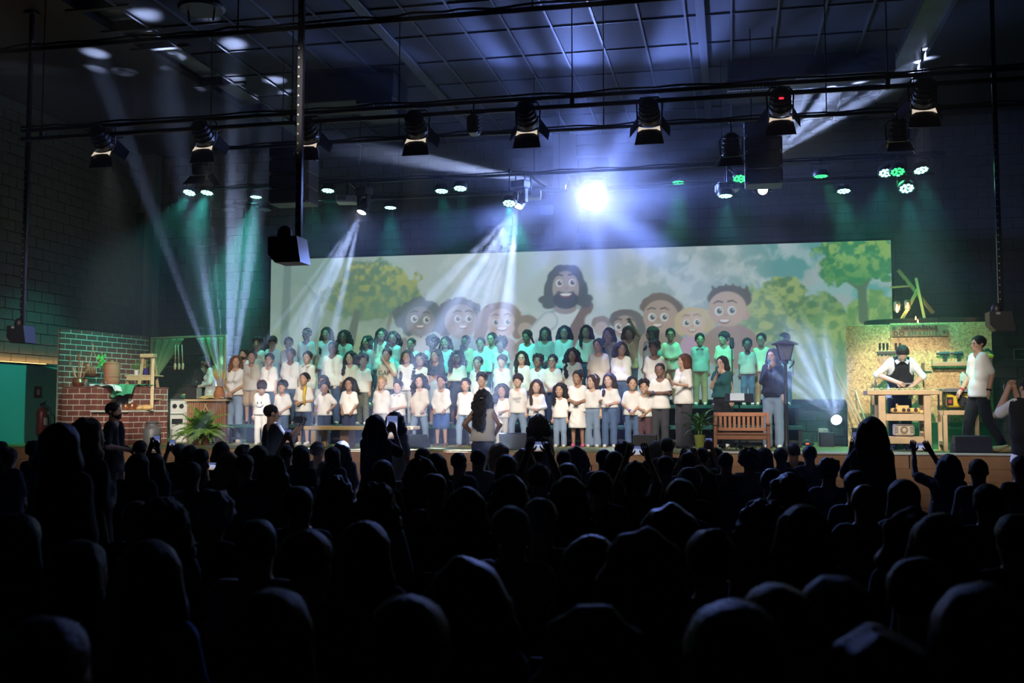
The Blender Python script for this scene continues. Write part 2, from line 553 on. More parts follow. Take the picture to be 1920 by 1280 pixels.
puff(atY(686, 380, 17.05), atY(640, 486, 16.65), .65, 'haze drift around the shafts of the left moving head')
puff(atY(978, 372, 17.05), atY(938, 462, 16.65), .75, 'smoky haze drift around the fan of the middle moving head')
puff(atY(1571, 800, 18.6), atY(1480, 620, 15.6), .8, 'haze drift around the shafts of the floor moving head at right')
puff(atY(430, 690, 19.6), Vector((-8.8, 16.6, 6.6)), .9, 'tall haze drift above the kitchen set')
puff(atY(1440, 345, 18.5), atY(1560, 180, 18.2), 1.2, 'haze drift behind the right speaker stack')
puff(atY(1113, 368, 18.75), atY(1113, 368, 16.2), 1.9, 'bright haze drift in front of the brightest moving head')
puff(atY(1113, 368, 18.3), atY(1113, 368, 17.3), .85, 'dense haze close around the brightest moving head')
puff(atY(1068, 351, 18.2), atY(640, 276, 16.9), .5, 'thin haze drift along the long shaft left of the brightest moving head')
# ================================================================== lamps and rig
M_cyan = mat('cyan LED lens', (.1, .8, .7), emit=(.30, 1, .88), power=5)
M_green = mat('green LED lens', (.1, .9, .3), emit=(.05, 1, .25), power=2.0)
M_unlit = mat('unlit LED lens', (.25, .27, .3), .2)
M_beamlens = mat('white hot lens', (1, 1, 1), emit=(.86, .88, 1), power=9)
M_starlens = mat('brilliant white lens', (1, 1, 1), emit=(.88, .92, 1), power=40)
M_flapglow = mat('warm glow of lit lamp flaps', (.8, .7, .6), emit=(.92, .76, .60), power=.75)
M_steel = mat('brushed steel', (.55, .56, .58), .3, metal=.9, var=.1)
M_rig = mat('dark rig pipe', (.05, .05, .055), .3, metal=.7, var=.2)
M_white_case = mat('white plastic case', (.62, .63, .60), .45, var=.05)
M_grille = mat('black speaker grille', (.02, .02, .024), .6, var=.4, scale=80)
M_gel = mat('pale lamp flap lining', (.6, .55, .48), .6)

PIPE = {}
def pipe(key, label, Y, z, x0, x1, r=.025, second=None, hangers=(), sag=()):
    t = thing('rig_pipe', label, 'pipe', ((x0 + x1) / 2, Y, z))
    h = (x1 - x0) / 2
    MB().cyl((-h, 0, 0), (h, 0, 0), r, n=8).build('pipe_run', M_rig, t, 'all')
    if second:
        MB().cyl((-h, 0, second), (h, 0, second), r * .9, n=8).build('pipe_run', M_rig, t, 'all')
    n = max(2, int((x1 - x0) / 3))
    for i in range(n + 1):
        x = -h + .3 + (2 * h - .6) * i / n
        top = CZ - z
        MB().cyl((x, 0, (second or 0)), (x, 0, top), .008, n=6).build('drop_rod', M_rig, t)
        if second:
            MB().bbox((x, 0, second / 2), (.05, .05, second + .06), .008).build('clamp', M_black, t)
    c = MB()
    pts = [(-h + 2 * h * i / 60, -.02 + .012 * math.sin(i * 2.1), (second or 0) + r + .012 + .016 * math.sin(i * 1.3) * math.sin(i * .37)) for i in range(61)]
    c.tube(pts, .012, 5).build('cable', M_black, t, 'all')
    PIPE[key] = (Y, z, r)
    return t
zA = atY(1280, 186, 12).z
pipe('A', 'long double front rig pipe nearest the audience carrying the barn door lamps', 12.0, zA, -9.2, 5.6, .03, second=.115)
zB = atY(1280, 231, 14.3).z
pipe('B', 'second single rig pipe behind the double front one', 14.3, zB, -8.0, 4.6)
zC = atY(1500, 302, 17.0).z
pipe('C', 'third rig pipe above the front of the choir', 17.0, zC, -9.7, 3.3)
zD = atY(1500, 338, 18.4).z
pipe('D', 'rearmost rig pipe near the screen wall with the LED lamps', 18.4, zD, -9.4, 3.4)
zT = atY(960, 20, 9.3).z
pipe('T', 'rig pipe crossing the top of the picture closest to the camera', 9.3, zT, -8.0, 1.5, .026)

def hook(t, top):
    """clamp and stem from the lamp up to its pipe, TOP above the lamp's origin"""
    m = MB().tube([(0, 0, top + .02), (.035, 0, top + .035), (.05, 0, top), (.035, 0, top - .035), (0, 0, top - .03)], .009, 5)
    m.cyl((0, 0, .06), (0, 0, top - .025), .012, n=6)
    m.build('clamp', M_rig, t)

def par(px, py, Y, label, lit='cyan', tilt=12, r=.125, yaw=0, beam=None, power=1.0):
    p = atY(px, py, Y)
    yz = min(PIPE.values(), key=lambda q: abs(q[0] - Y))[1]
    t = thing('par_light', label, 'lamp', p, math.radians(yaw), 'flat LED lamps on the rear rig pipes')
    R = Matrix.Rotation(math.radians(-tilt), 4, 'X')
    MB().lathe([(r * .75, .09), (r * .9, .085), (r, .05), (r * 1.04, 0), (r * .98, -.012), (r * .93, 0)][::-1], 16, R).build('housing', M_black, t, True)
    lens = {'cyan': M_cyan, 'green': M_green, 'off': M_unlit}[lit]
    MB().lathe([(r * .93, .004), (0, .004)], 16, R).build('lens_plate', M_black, t)
    leds = MB()
    for k in range(9):
        a = 2 * PI * k / 9
        leds.lathe([(0.0, -.012), (r * .2, -.006), (r * .2, .003)], 8, R, (r * .66 * math.cos(a), r * .66 * math.sin(a), 0))
    for k in range(3):
        a = 2 * PI * k / 3
        leds.lathe([(0.0, -.012), (r * .18, -.006), (r * .18, .003)], 8, R, (r * .26 * math.cos(a), r * .26 * math.sin(a), 0))
    leds.build('led_cluster', lens, t)
    top = max(.2, yz - p.z)
    top = top if top < 1.0 else .3
    MB().tube([(-r * 1.1, 0, .03), (-r * 1.15, 0, .2), (r * 1.15, 0, .2), (r * 1.1, 0, .03)], .008, 5).build('yoke', M_rig, t)
    if top > .2:
        m = MB().cyl((0, 0, .2), (0, 0, top), .011, n=6); m.ball((0, 0, top), .035, 8, 5); m.build('clamp', M_rig, t)
    if lit != 'off':
        c = (.08, .95, .78) if lit == 'cyan' else (.1, .95, .35)
        d = R.to_3x3() @ Vector((0, 0, -1))
        d = Matrix.Rotation(math.radians(yaw), 3, 'Z') @ d
        if beam: d = (Vector(beam) - p).normalized()
        spot('par_beam', p + d * .03, p + d * 5, 460 * P_PAR * power, c, 52, .85, .06, t)
    return t
PARS = [
 (355, 361, 17.0, 'cyan', 20, 'round cyan LED lamp, first from the left over the brick stove set', 1.0), (388, 361, 17.0, 'cyan', 14, 'round cyan LED lamp beside the leftmost lit one', .75),
 (480, 369, 18.4, 'cyan', 4, 'small bright cyan lamp left of the dark hanging speaker stack', 3.0), (428, 393, 18.4, 'off', 10, 'unlit round lamp hanging low at the left end of the rear pipe', 0),
 (497, 393, 18.4, 'off', 10, 'unlit round lamp right beside the left hanging speaker stack', 0), (586, 370, 18.4, 'cyan', 2, 'cyan lamp half hidden right behind the long ceiling pole', 1.2),
 (615, 357, 17.0, 'cyan', 10, 'cyan lamp left of the left white projector', .5), (732, 389, 18.4, 'cyan', 6, 'cyan lamp with a strong beam hanging right of the moving head at left', 1.3),
 (828, 358, 17.0, 'cyan', 10, 'left one of the pair of cyan lamps over the screen trees', 1.0), (863, 353, 17.0, 'cyan', 14, 'right one of the pair of cyan lamps over the screen trees', .5),
 (955, 381, 16.7, 'cyan', 20, 'cyan lamp close to the left of the middle moving head', 1.6), (1272, 342, 18.4, 'green', 8, 'green lamp alone to the right of the brightest light', 1.8),
 (1387, 335, 17.0, 'green', 24, 'green lamp at the left edge of the right speaker stack', .7), (1360, 367, 16.75, 'cyan', 6, 'cyan lamp under the right white projector', 1.2),
 (1539, 330, 17.0, 'green', 3, 'lamp with a green beam right of the right speaker stack', 1.1), (1582, 358, 18.4, 'cyan', 12, 'cyan lamp hanging low beside the screen corner', .8),
 (1661, 324, 17.22, 'cyan', 25, 'bluish white lamp, left one of the three at the right pipe end', .8), (1683, 322, 17.0, 'green', 25, 'clear green lamp in the middle of three at the right pipe end', .7),
 (1727, 319, 17.0, 'cyan', 20, 'tilted bluish lamp at the far right pipe end', .8), (1700, 353, 17.0, 'cyan', 30, 'big cyan lamp with its LED ring facing the audience, lowest at right', 1.0)]
PAR_AIM = {355: (-12.7, 16.8, 1.9), 388: (-11.7, 18.2, 2.2), 480: (-9.9, 19.0, 2.7), 957: (-3.4, 18.7, 2.8), 955: (-3.6, 18.7, 2.8), 1539: (3.0, 18.0, 3.0), 1582: (2.2, 19.4, 1.3), 1661: (1.8, 17.2, 2.6), 1683: (2.6, 17.2, 1.4), 1727: (3.6, 17.2, 2.4), 1700: (2.9, 17.0, 1.8)}
for px, py, Y, lit, tl, lb, pw in PARS:
    par(px, py, Y, lb, lit, tl, yaw=(-8 if px < 400 else (25 if px == 1727 else 0)), power=pw, beam=PAR_AIM.get(px) or (atY(px, py, Y).x, 18.7, 2.8))

def fresnel(px, py, Y, label, key=True, target=None, flip=0, spread=26, power=1.0, red=False, aim_deg=-36, lit=True):
    """lamp with four barn doors seen from behind: x right, axis along +Y tipped down"""
    p = atY(px, py, Y)
    yz = min(PIPE.values(), key=lambda q: abs(q[0] - Y))[1]
    t = thing('barn_door_lamp', label, 'lamp', p, 0, 'barn door lamps along the front rig pipes')
    R = Matrix.Rotation(math.radians(aim_deg), 4, 'X')
    Q = R @ Matrix.Rotation(-PI / 2, 4, 'X')      # lathe axis Z -> +Y
    MB().lathe([(0, -.30), (.05, -.295), (.085, -.26), (.10, -.20), (.115, -.1), (.125, 0), (.118, .012)], 16, Q).build('housing', M_black, t, True)
    for k in range(4):
        zz = -.24 + .06 * k
        MB().lathe([(.1 + .008 * k, zz), (.112 + .006 * k, zz + .008), (.105 + .008 * k, zz + .018)], 14, Q).build('cooling_fin', M_black, t)
    if lit:
        MB().lathe([(.105, .014), (.06, .03), (0, .036)], 14, Q).build('lens', M_warmlens, t, True)
        # glowing plate below the lamp body, standing for light on the inner flaps
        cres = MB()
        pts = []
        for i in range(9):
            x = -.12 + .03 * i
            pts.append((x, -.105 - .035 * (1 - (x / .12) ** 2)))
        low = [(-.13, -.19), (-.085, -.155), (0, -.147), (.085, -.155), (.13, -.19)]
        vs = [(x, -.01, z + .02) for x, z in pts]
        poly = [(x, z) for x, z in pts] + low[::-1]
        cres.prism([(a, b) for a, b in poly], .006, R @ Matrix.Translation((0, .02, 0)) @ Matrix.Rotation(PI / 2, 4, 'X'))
        cres.build('flap_glow', M_flapglow, t)
    MB().tube([(x, 0, z) for x, z in ((-.14, 0), (-.15, .2), (-.1, .26), (.1, .26), (.15, .2), (.14, 0))], .011, 5).build('yoke', M_rig, t)
    top = yz - p.z
    if .2 < top < 1.2:
        m = MB().cyl((0, 0, .26), (0, 0, top + .02), .013, n=6); m.bbox((0, 0, top), (.06, .09, .07), .01); m.build('clamp', M_rig, t)
    for k, (ang, w0, w1, opn) in enumerate(((0, .24, .19, 58), (90, .22, .17, 28), (180, .26, .34, 62), (270, .22, .17, 34))):
        S = Matrix.Rotation(math.radians(ang), 4, 'Y')
        F = R @ S @ Matrix.Translation((0, .02, .13)) @ Matrix.Rotation(math.radians(opn), 4, 'X')
        MB().add([(-w0 / 2, 0, 0), (w0 / 2, 0, 0), (w1 / 2, .2, 0), (-w1 / 2, .2, 0), (-w0 / 2, 0, .004), (w0 / 2, 0, .004), (w1 / 2, .2, .004), (-w1 / 2, .2, .004)],
                 [(0, 3, 2, 1), (4, 5, 6, 7), (0, 1, 5, 4), (1, 2, 6, 5), (2, 3, 7, 6), (3, 0, 4, 7)], F).build('barn_door', M_black, t)
    if red:
        MB().box((0, -.285, .05), (.05, .012, .018), R).build('red_display', mat('red digits', (1, 0, 0), emit=(1, .02, .05), power=2), t)
    if key and lit:
        d = (Vector(target) - p).normalized()
        spot('lamp_beam', p + d * .26, target, 1350 * P_KEY * power, (1, .90, .80), spread, .55, .1, t)
    return t
M_warmlens = mat('warm lit fresnel lens', (1, .9, .75), emit=(1, .85, .65), power=3)
FR = [(197, 272, 'leftmost barn door lamp on the front pipe, over the brick stove', (-10.9, 17.6, 2.0), 1.5), (386, 262, 'second barn door lamp from the left, beside the ceiling slot lights', (-9.2, 17.5, 1.9), 1.0),
      (580, 257, 'barn door lamp close to the right of the long ceiling pole', (-7.4, 17.3, 1.8), 1.15), (783, 247, 'barn door lamp left of the side facing black lamp', (-5.4, 17.3, 1.75), 1.3),
      (990, 232, 'barn door lamp with one flap catching white light, left of the brightest beam', (-3.6, 17.3, 1.75), 1.3), (1218, 224, 'barn door lamp right of the brightest beam', (-1.7, 17.3, 1.75), 1.3),
      (1463, 206, 'barn door lamp with red digits hanging over the right speaker stack', (.3, 17.2, 1.9), .9), (1730, 190, 'rightmost barn door lamp in the dark near the carpentry side', (2.7, 17.0, 2.0), 1.7)]
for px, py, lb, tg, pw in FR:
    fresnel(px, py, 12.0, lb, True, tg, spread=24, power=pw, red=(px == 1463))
for px, py, lb in ((1371, 290, 'unlit black barn door lamp left of the right speaker stack'), (1683, 262, 'unlit black barn door lamp on the second pipe at right'), (378, 325, 'unlit black barn door lamp on the second pipe over the kitchen')):
    fresnel(px, py, 14.3, lb, False, lit=False, aim_deg=-70)

# unseen pipe and lamps added above the audience to brighten the stage front
pipe('W', 'added unseen rig pipe over the audience carrying the front wash lamps', 6.5, 6.0, -7.5, 1.5)
for x, tx, wh in ((-7.2, -10.6, 'brick stove'), (-6.0, -8.6, 'woman left of the choir'), (-4.8, -6.6, 'long table'), (-3.6, -4.6, 'left side of the conductor'), (-2.4, -2.6, 'right side of the conductor'), (-1.2, -.7, 'teacher'), (0, 1.3, 'bench and lamp post'), (1.1, 3.2, 'workbench')):
    t = fresnel(960, 20, 12.0, 'added unseen wash lamp over the audience aimed at the ' + wh, False, lit=False, aim_deg=-24)
    p = Vector((x, 6.5, 5.55)); t.location = p
    spot('added_wash', p + Vector((0, .25, -.12)), (tx, 16.9, 1.66), 1500 * P_ADDED_WASH, (1, .90, .80), 24, .8, .10, t)
# side facing floodlight with white ribs
t = thing('flood_light', 'black flood lamp with white edge ribs hanging left of the centre', 'lamp', atY(888, 235, 12.0))
MB().bbox((0, 0, 0), (.13, .2, .22), .02).build('housing', M_black, t)
for k in range(5):
    MB().box((.075, 0, -.09 + .045 * k), (.012, .18, .02), Matrix.Rotation(.4, 4, 'X')).build('cooling_rib', M_steel, t)
MB().tube([(0, -.1, 0), (0, -.12, .16), (0, .12, .16), (0, .1, 0)], .01, 5).build('yoke', M_rig, t)
MB().cyl((0, 0, .16), (0, 0, .30), .012, n=6).build('clamp', M_rig, t)

def mover(p, aim_at, label, hang=True, lens=None, s=1.0, r=.085, top=.45):
    """moving head: base, two arms, tilting head with a round lens"""
    t = thing('moving_head', label, 'lamp', p)
    d = (Vector(aim_at) - Vector(p)).normalized()
    yaw = math.atan2(d.y, d.x) - PI / 2
    t.rotation_euler = (0, 0, yaw)
    tilt = math.asin(d.z)
    sg = 1 if hang else -1
    R = Matrix.Rotation(tilt, 4, 'X') @ Matrix.Rotation(-PI / 2, 4, 'X')
    MB().lathe([(0, -.16 * s), (.07 * s, -.155 * s), (.1 * s, -.1 * s), (r * 1.15, .06 * s), (r * 1.15, .14 * s), (r * .98, .14 * s), (r * .95, .125 * s)], 16, R).build('head', M_black, t, True)
    le = MB().lathe([(r * .95, .128 * s), (r * .6, .14 * s), (0, .146 * s)], 18, R).build('lens', lens or M_beamlens, t, True)
    for x in (-.13 * s, .13 * s):
        MB().bbox((x, 0, sg * .1 * s), (.05 * s, .12 * s, .3 * s), .015).build('arm', M_black, t)
    MB().bbox((0, 0, sg * .23 * s), (.31 * s, .14 * s, .05 * s), .015).build('yoke_bridge', M_black, t)
    MB().bbox((0, 0, sg * .33 * s), (.34 * s, .24 * s, .15 * s), .02).build('base', M_black, t)
    if hang:
        for x in (-.1, .1):
            MB().cyl((x, 0, .4 * s), (x, 0, top), .014, n=6).build('clamp', M_rig, t)
    return t, d
def moverlight(t, d, off, power, color, deg, gobo, blend=.15, radius=.03):
    p = Vector(t.location)
    yaw = t.rotation_euler.z
    l = bpy.data.lights.new('mover_beam', 'SPOT')
    l.energy = power; l.color = color; l.spot_size = math.radians(deg); l.spot_blend = blend; l.shadow_soft_size = radius
    o = link('mover_beam', l, t)
    loc = Matrix.Rotation(-yaw, 3, 'Z') @ (d * off)
    o.location = loc
    dl = Matrix.Rotation(-yaw, 3, 'Z') @ d
    o.rotation_euler = dl.to_track_quat('-Z', 'Y').to_euler()
    if gobo: gobo(l)
    return o
BL = (.48, .60, 1.0)
# 1: left hanging mover, shafts fall to the left onto the screen
p = atY(682, 388, 17.0)
t, d = mover(p, atY(622, 530, 16.4), 'hanging moving head at left throwing narrow white shafts down the screen trees', s=.85, top=zC - p.z)
moverlight(t, d, .17, 16000 * P_MOVER, BL, 27, gobo_dots(7.0, .27, 1.9, 2.6))
# 2: middle hanging mover, two broad smoky fans
p = atY(976, 377, 17.0)
t, d = mover(p, atY(918, 505, 16.3), 'hanging moving head in the middle whose white fan falls beside a white projector', s=.85, top=zC - p.z)
moverlight(t, d, .17, 14000 * P_MOVER, BL, 40, gobo_dots(6.5, .36, 2.2, 2.6))
# 3: the brilliant one that looks at the audience
p3 = atY(1113, 368, 18.2)
t, d = mover(p3, (-1.2, 4.0, 1.9), 'brightest moving head shining straight at the audience above the screen', lens=M_starlens, r=.25, s=1.6, top=.62)  # lens widened to the size of its glare
moverlight(t, d, .26, 1400 * P_STAR, (.20, .32, 1.0), 160, gobo_rays(4.2, .46, .60, 4.0, 2.0, .22), blend=.25, radius=.12)
# sideways shaft next to it that lights the ceiling slot at left
p = atY(1072, 352, 18.3)
t, d = mover(p, atY(690, 283, 17.0), 'moving head beside the brightest one with a shaft toward the left ceiling slot', s=.8, r=.05, top=.3)
moverlight(t, d, .17, 9000 * P_MOVER, BL, 7, None, blend=.6)
# 4: behind the right speaker stack, shafts rise to the right
p = atY(1430, 354, 17.0)
t, d = mover(p, atY(1432, 372, 16.0), 'moving head peeping out under the right speaker stack', r=.08, top=zC - p.z)
p = atY(1446, 336, 18.4); p.z = zD + .025 + .405 * .8
t, d = mover(p, (1.95, 18.2, 7.5), 'moving head hidden behind the right speaker stack whose shafts climb to the ceiling', hang=False, r=.07, s=.8)
moverlight(t, d, .17, 30000 * P_MOVER, BL, 56, gobo_dots(4.6, .24, 1.1, 3.2, .3), blend=.4)
# 5: on the stage floor beside the OSB board, shafts rise to the left
p = atZ(1571, 836, STZ); p.z += .46; p.y = 18.6; p.x = atY(1571, 792, 18.6).x; p.z = atY(1571, 792, 18.6).z
hb = p.z - STZ - .405
t, d = mover(p, atY(1470, 600, 15.0), 'moving head on the stage floor next to the wood board', hang=False, r=.095)
if hb > 0:
    MB().bbox((0, 0, -.405 - hb / 2), (.42, .4, hb), .015).build('stand_case', M_black, t)
moverlight(t, d, .17, 2600 * P_MOVER, BL, 36, gobo_dots(6.0, .26, 3.4, 1.6, .3))
# 6: behind the kitchen set, a tall fan
p = Vector((atY(428, 700, 19.6).x, 19.6, STZ + .41))
t, d = mover(p, (-8.72, 15.6, 7.6), 'moving head on the stage floor behind the kitchen set sending a tall fan up', hang=False, r=.08)
moverlight(t, d, .17, 12500 * P_MOVER, BL, 30, gobo_dots(8.0, .28, 5.7, 1.6, .3))
# mover that lights the left ceiling slot
# ------------------------------------------------------------------ speakers, projectors, ducts, poles
def array(px0, px1, py0, py1, Y, label, n=4):
    a, b = atY(px0, py0, Y), atY(px1, py1, Y)
    w_, h_ = b.x - a.x, a.z - b.z
    t = thing('hanging_speaker_stack', label, 'speaker', ((a.x + b.x) / 2, Y, b.z))
    for k in range(n):
        hh = h_ / n
        c = MB(); c.bbox((0, 0, hh * (k + .5)), (w_, .42, hh - .018), .012)
        bo = c.build('cabinet', M_black, t)
        MB().bbox((0, -.215, hh * (k + .5)), (w_ - .06, .02, hh - .06), .008).build('grille', M_grille, bo)
        for x in (-w_ / 2 + .03, w_ / 2 - .03):
            MB().lathe([(.012, -.006), (.012, .006), (0, .008)], 8, Matrix.Translation((x, -.213, hh * (k + .12))) @ Matrix.Rotation(PI / 2, 4, 'X')).build('corner_bolt', M_steel, bo)
    MB().bbox((0, 0, h_ + .03), (w_ * 1.02, .3, .05), .008).build('fly_bar', M_black, t)
    for x in (-w_ * .3, w_ * .3):
        MB().cyl((x, 0, h_ + .05), (x, 0, CZ - b.z), .008, n=5).build('chain', M_rig, t)
    return t
array(1395, 1467, 236, 349, 15.6, 'right black hanging speaker stack in front of the light shafts')
array(515, 588, 276, 384, 15.6, 'left black hanging speaker stack behind the long ceiling pole')

def projector(px, py, Y, label):
    p = atY(px, py, Y)
    t = thing('projector', label, 'projector', p, math.radians(12))
    MB().bbox((0, 0, 0), (.36, .3, .12), .015).build('case', M_white_case, t)
    MB().bbox((-.08, -.152, .01), (.15, .012, .07), .005).build('vent_panel', M_grille, t)
    for k in range(4):
        MB().box((-.08, -.16, -.015 + .018 * k), (.14, .006, .006)).build('louver', M_white_case, t)
    MB().lathe([(.04, 0), (.045, .04), (.03, .045), (0, .03)], 12, Matrix.Translation((.1, .15, 0)) @ Matrix.Rotation(-PI / 2, 4, 'X')).build('lens', M_grille, t, True)
    MB().cyl((0, 0, .06), (0, 0, .34), .018, n=8).build('mount_stem', M_rig, t)
    MB().beam((0, 0, .33), (.25, .1, .16), .05, .03).build('strut', M_rig, t)
projector(651, 375, 17.0, 'left white projector hanging beside the left moving head')
projector(995, 366, 17.3, 'middle white projector hanging beside the brightest light')
projector(1364, 351, 17.0, 'right white projector hanging left of the right speaker stack')

def duct(px0, px1, py0, py1, Y, dep, label, grille):
    a, b = atY(px0, py0, Y), atY(px1, py1, Y)
    w_, h_ = b.x - a.x, a.z - b.z
    t = thing('air_duct', label, 'air duct', ((a.x + b.x) / 2, Y + dep / 2, b.z))
    MB().bbox((0, 0, h_ / 2), (w_, dep, h_), .02).build('duct_box', M_black, t)
    for x in (-w_ * .3, w_ * .3):
        MB().cyl((x, 0, h_), (x, 0, max(h_ + .05, CZ - b.z)), .01, n=6).build('hanger_rod', M_rig, t)
    gx0, gx1 = grille
    fr = MB()
    gw = gx1 - gx0
    zc = -.13
    MB().bbox(((gx0 + gx1) / 2, 0, -.09), (gx1 - gx0 + .04, dep, .20), .01).build('vent_box', M_black, t)
    f = MB()
    for (cx, cz_, ww, hh) in (((gx0 + gx1) / 2, zc + .05, gw, .015), ((gx0 + gx1) / 2, zc - .05, gw, .015), (gx0, zc, .015, .115), (gx1, zc, .015, .115), ((gx0 + gx1) / 2, zc, .015, .1)):
        f.box((cx, -dep / 2 - .02, cz_), (ww, .03, hh))
    g = f.build('grille_frame', M_white_case, t)
    for k in range(14):
        x = gx0 + gw * (k + .5) / 14
        MB().box((x, -dep / 2 - .01, zc), (.012, .03, .09)).build('vane', M_white_case, g)
duct(1363, 1680, 106, 131, 17.0, .7, 'long black ceiling duct with a white grille under the right light patch', (-1.3, -.55))
duct(560, 738, 146, 183, 16.2, .8, 'shorter black ceiling duct with a small grille left of centre', (.2, .8))

def ceiling_pole(px, py_top, py_box, D, label, w_=.055, box=True, sideL=True):
    b = atD(px, py_box, D)
    t = thing('ceiling_pole', label, 'pole', b)
    m = MB(); m.bbox((0, 0, (CZ - b.z) / 2 + .03), (w_, w_, CZ - b.z - .06), .006); po = m.build('pole', M_poleblack, t)
    for k in range(26):
        MB().box((-w_ * .18, -w_ / 2 - .001, .06 + .09 * k), (.012, .006, .016)).build('slot', M_steel, po)
    MB().bbox((0, 0, CZ - b.z - .02), (.16, .16, .03), .006).build('ceiling_plate', M_black, t)
    # wedge shaped box hung at its foot
    x0, x1 = (-.25, .05) if sideL else (-.16, .12)
    poly = [(x0, .10), (x1 - .02, .10), (x1, -.02), (x1 + .02, -.14), (x0 + .07, -.14), (x0, -.06)]
    MB().prism(poly, .24, Matrix.Translation((0, .12, -.02)) @ Matrix.Rotation(PI / 2, 4, 'X')).build('device_box', M_black, t)
    MB().ball((x0 + .11, 0, .11), (.07, .07, .09), 12, 8).build('camera_dome', M_black, t, 'all')
    MB().bbox((x0 + .1, -.125, .055), (.05, .01, .03), .004).build('status_window', M_unlit, t)
M_poleblack = mat('glossy black pole', (.02, .02, .024), .22, metal=.3, var=.2)
ceiling_pole(560, 0, 462, 9.6, 'long perforated ceiling pole with a black box at its foot, left of centre')
ceiling_pole(1877, 0, 597, 13.0, 'dark ceiling pole with a black box beside the carpentry board', sideL=False)
ceiling_pole(42, 0, 622, 14.6, 'dark ceiling pole with a black box by the left wall', sideL=False)
# dark post in front of the corner
t = thing('corner_post', 'slim black post standing in the corner beside the pilaster at left', 'post', (atY(213, 500, 20.3).x + .62, 20.3, STZ))
MB().bbox((0, 0, 2.45), (.13, .13, 4.9), .01).build('post_shaft', M_black, t)
MB().bbox((0, 0, .02), (.3, .3, .04), .01).build('foot_plate', M_black, t)
# bell lamp cut by the top edge of the picture
p = atY(378, 12, 11.0)
t = thing('ceiling_fixture', 'black bell shaped ceiling fixture cut by the top edge at left', 'lamp', p)
MB().lathe([(.25, -.05), (.28, -.02), (.22, .06), (.1, .14), (.03, .17), (0, .17)], 18).build('shade', M_black, t, True)
MB().cyl((0, 0, .16), (0, 0, CZ - p.z), .015, n=6).build('stem', M_rig, t)
for x in (-.17, .17):
    MB().cyl((x, 0, -.05), (x * .9, 0, -.18), .012, n=6).build('prong', M_rig, t)
# warm lamp strip hidden on top of the left wall facing
t = thing('wall_light', 'thin orange light strip on the ledge of the left wall', 'lamp', (XL + .07, 15.9, 2.56))
MB().bbox((0, 0, .012), (.03, 3.4, .02), .004).build('strip_case', M_black, t)
MB().box((0, 0, .026), (.016, 3.3, .006)).build('light_strip', mat('orange light strip', (1, .6, .2), emit=(1, .50, .14), power=7), t)
la = bpy.data.lights.new('strip_light', 'AREA'); la.shape = 'RECTANGLE'; la.size = .03; la.size_y = 5.0; la.energy = 9; la.color = (1, .52, .16)
lo_ = link('strip_light', la, t, (.015, .4, .04), (PI, -.25, 0))
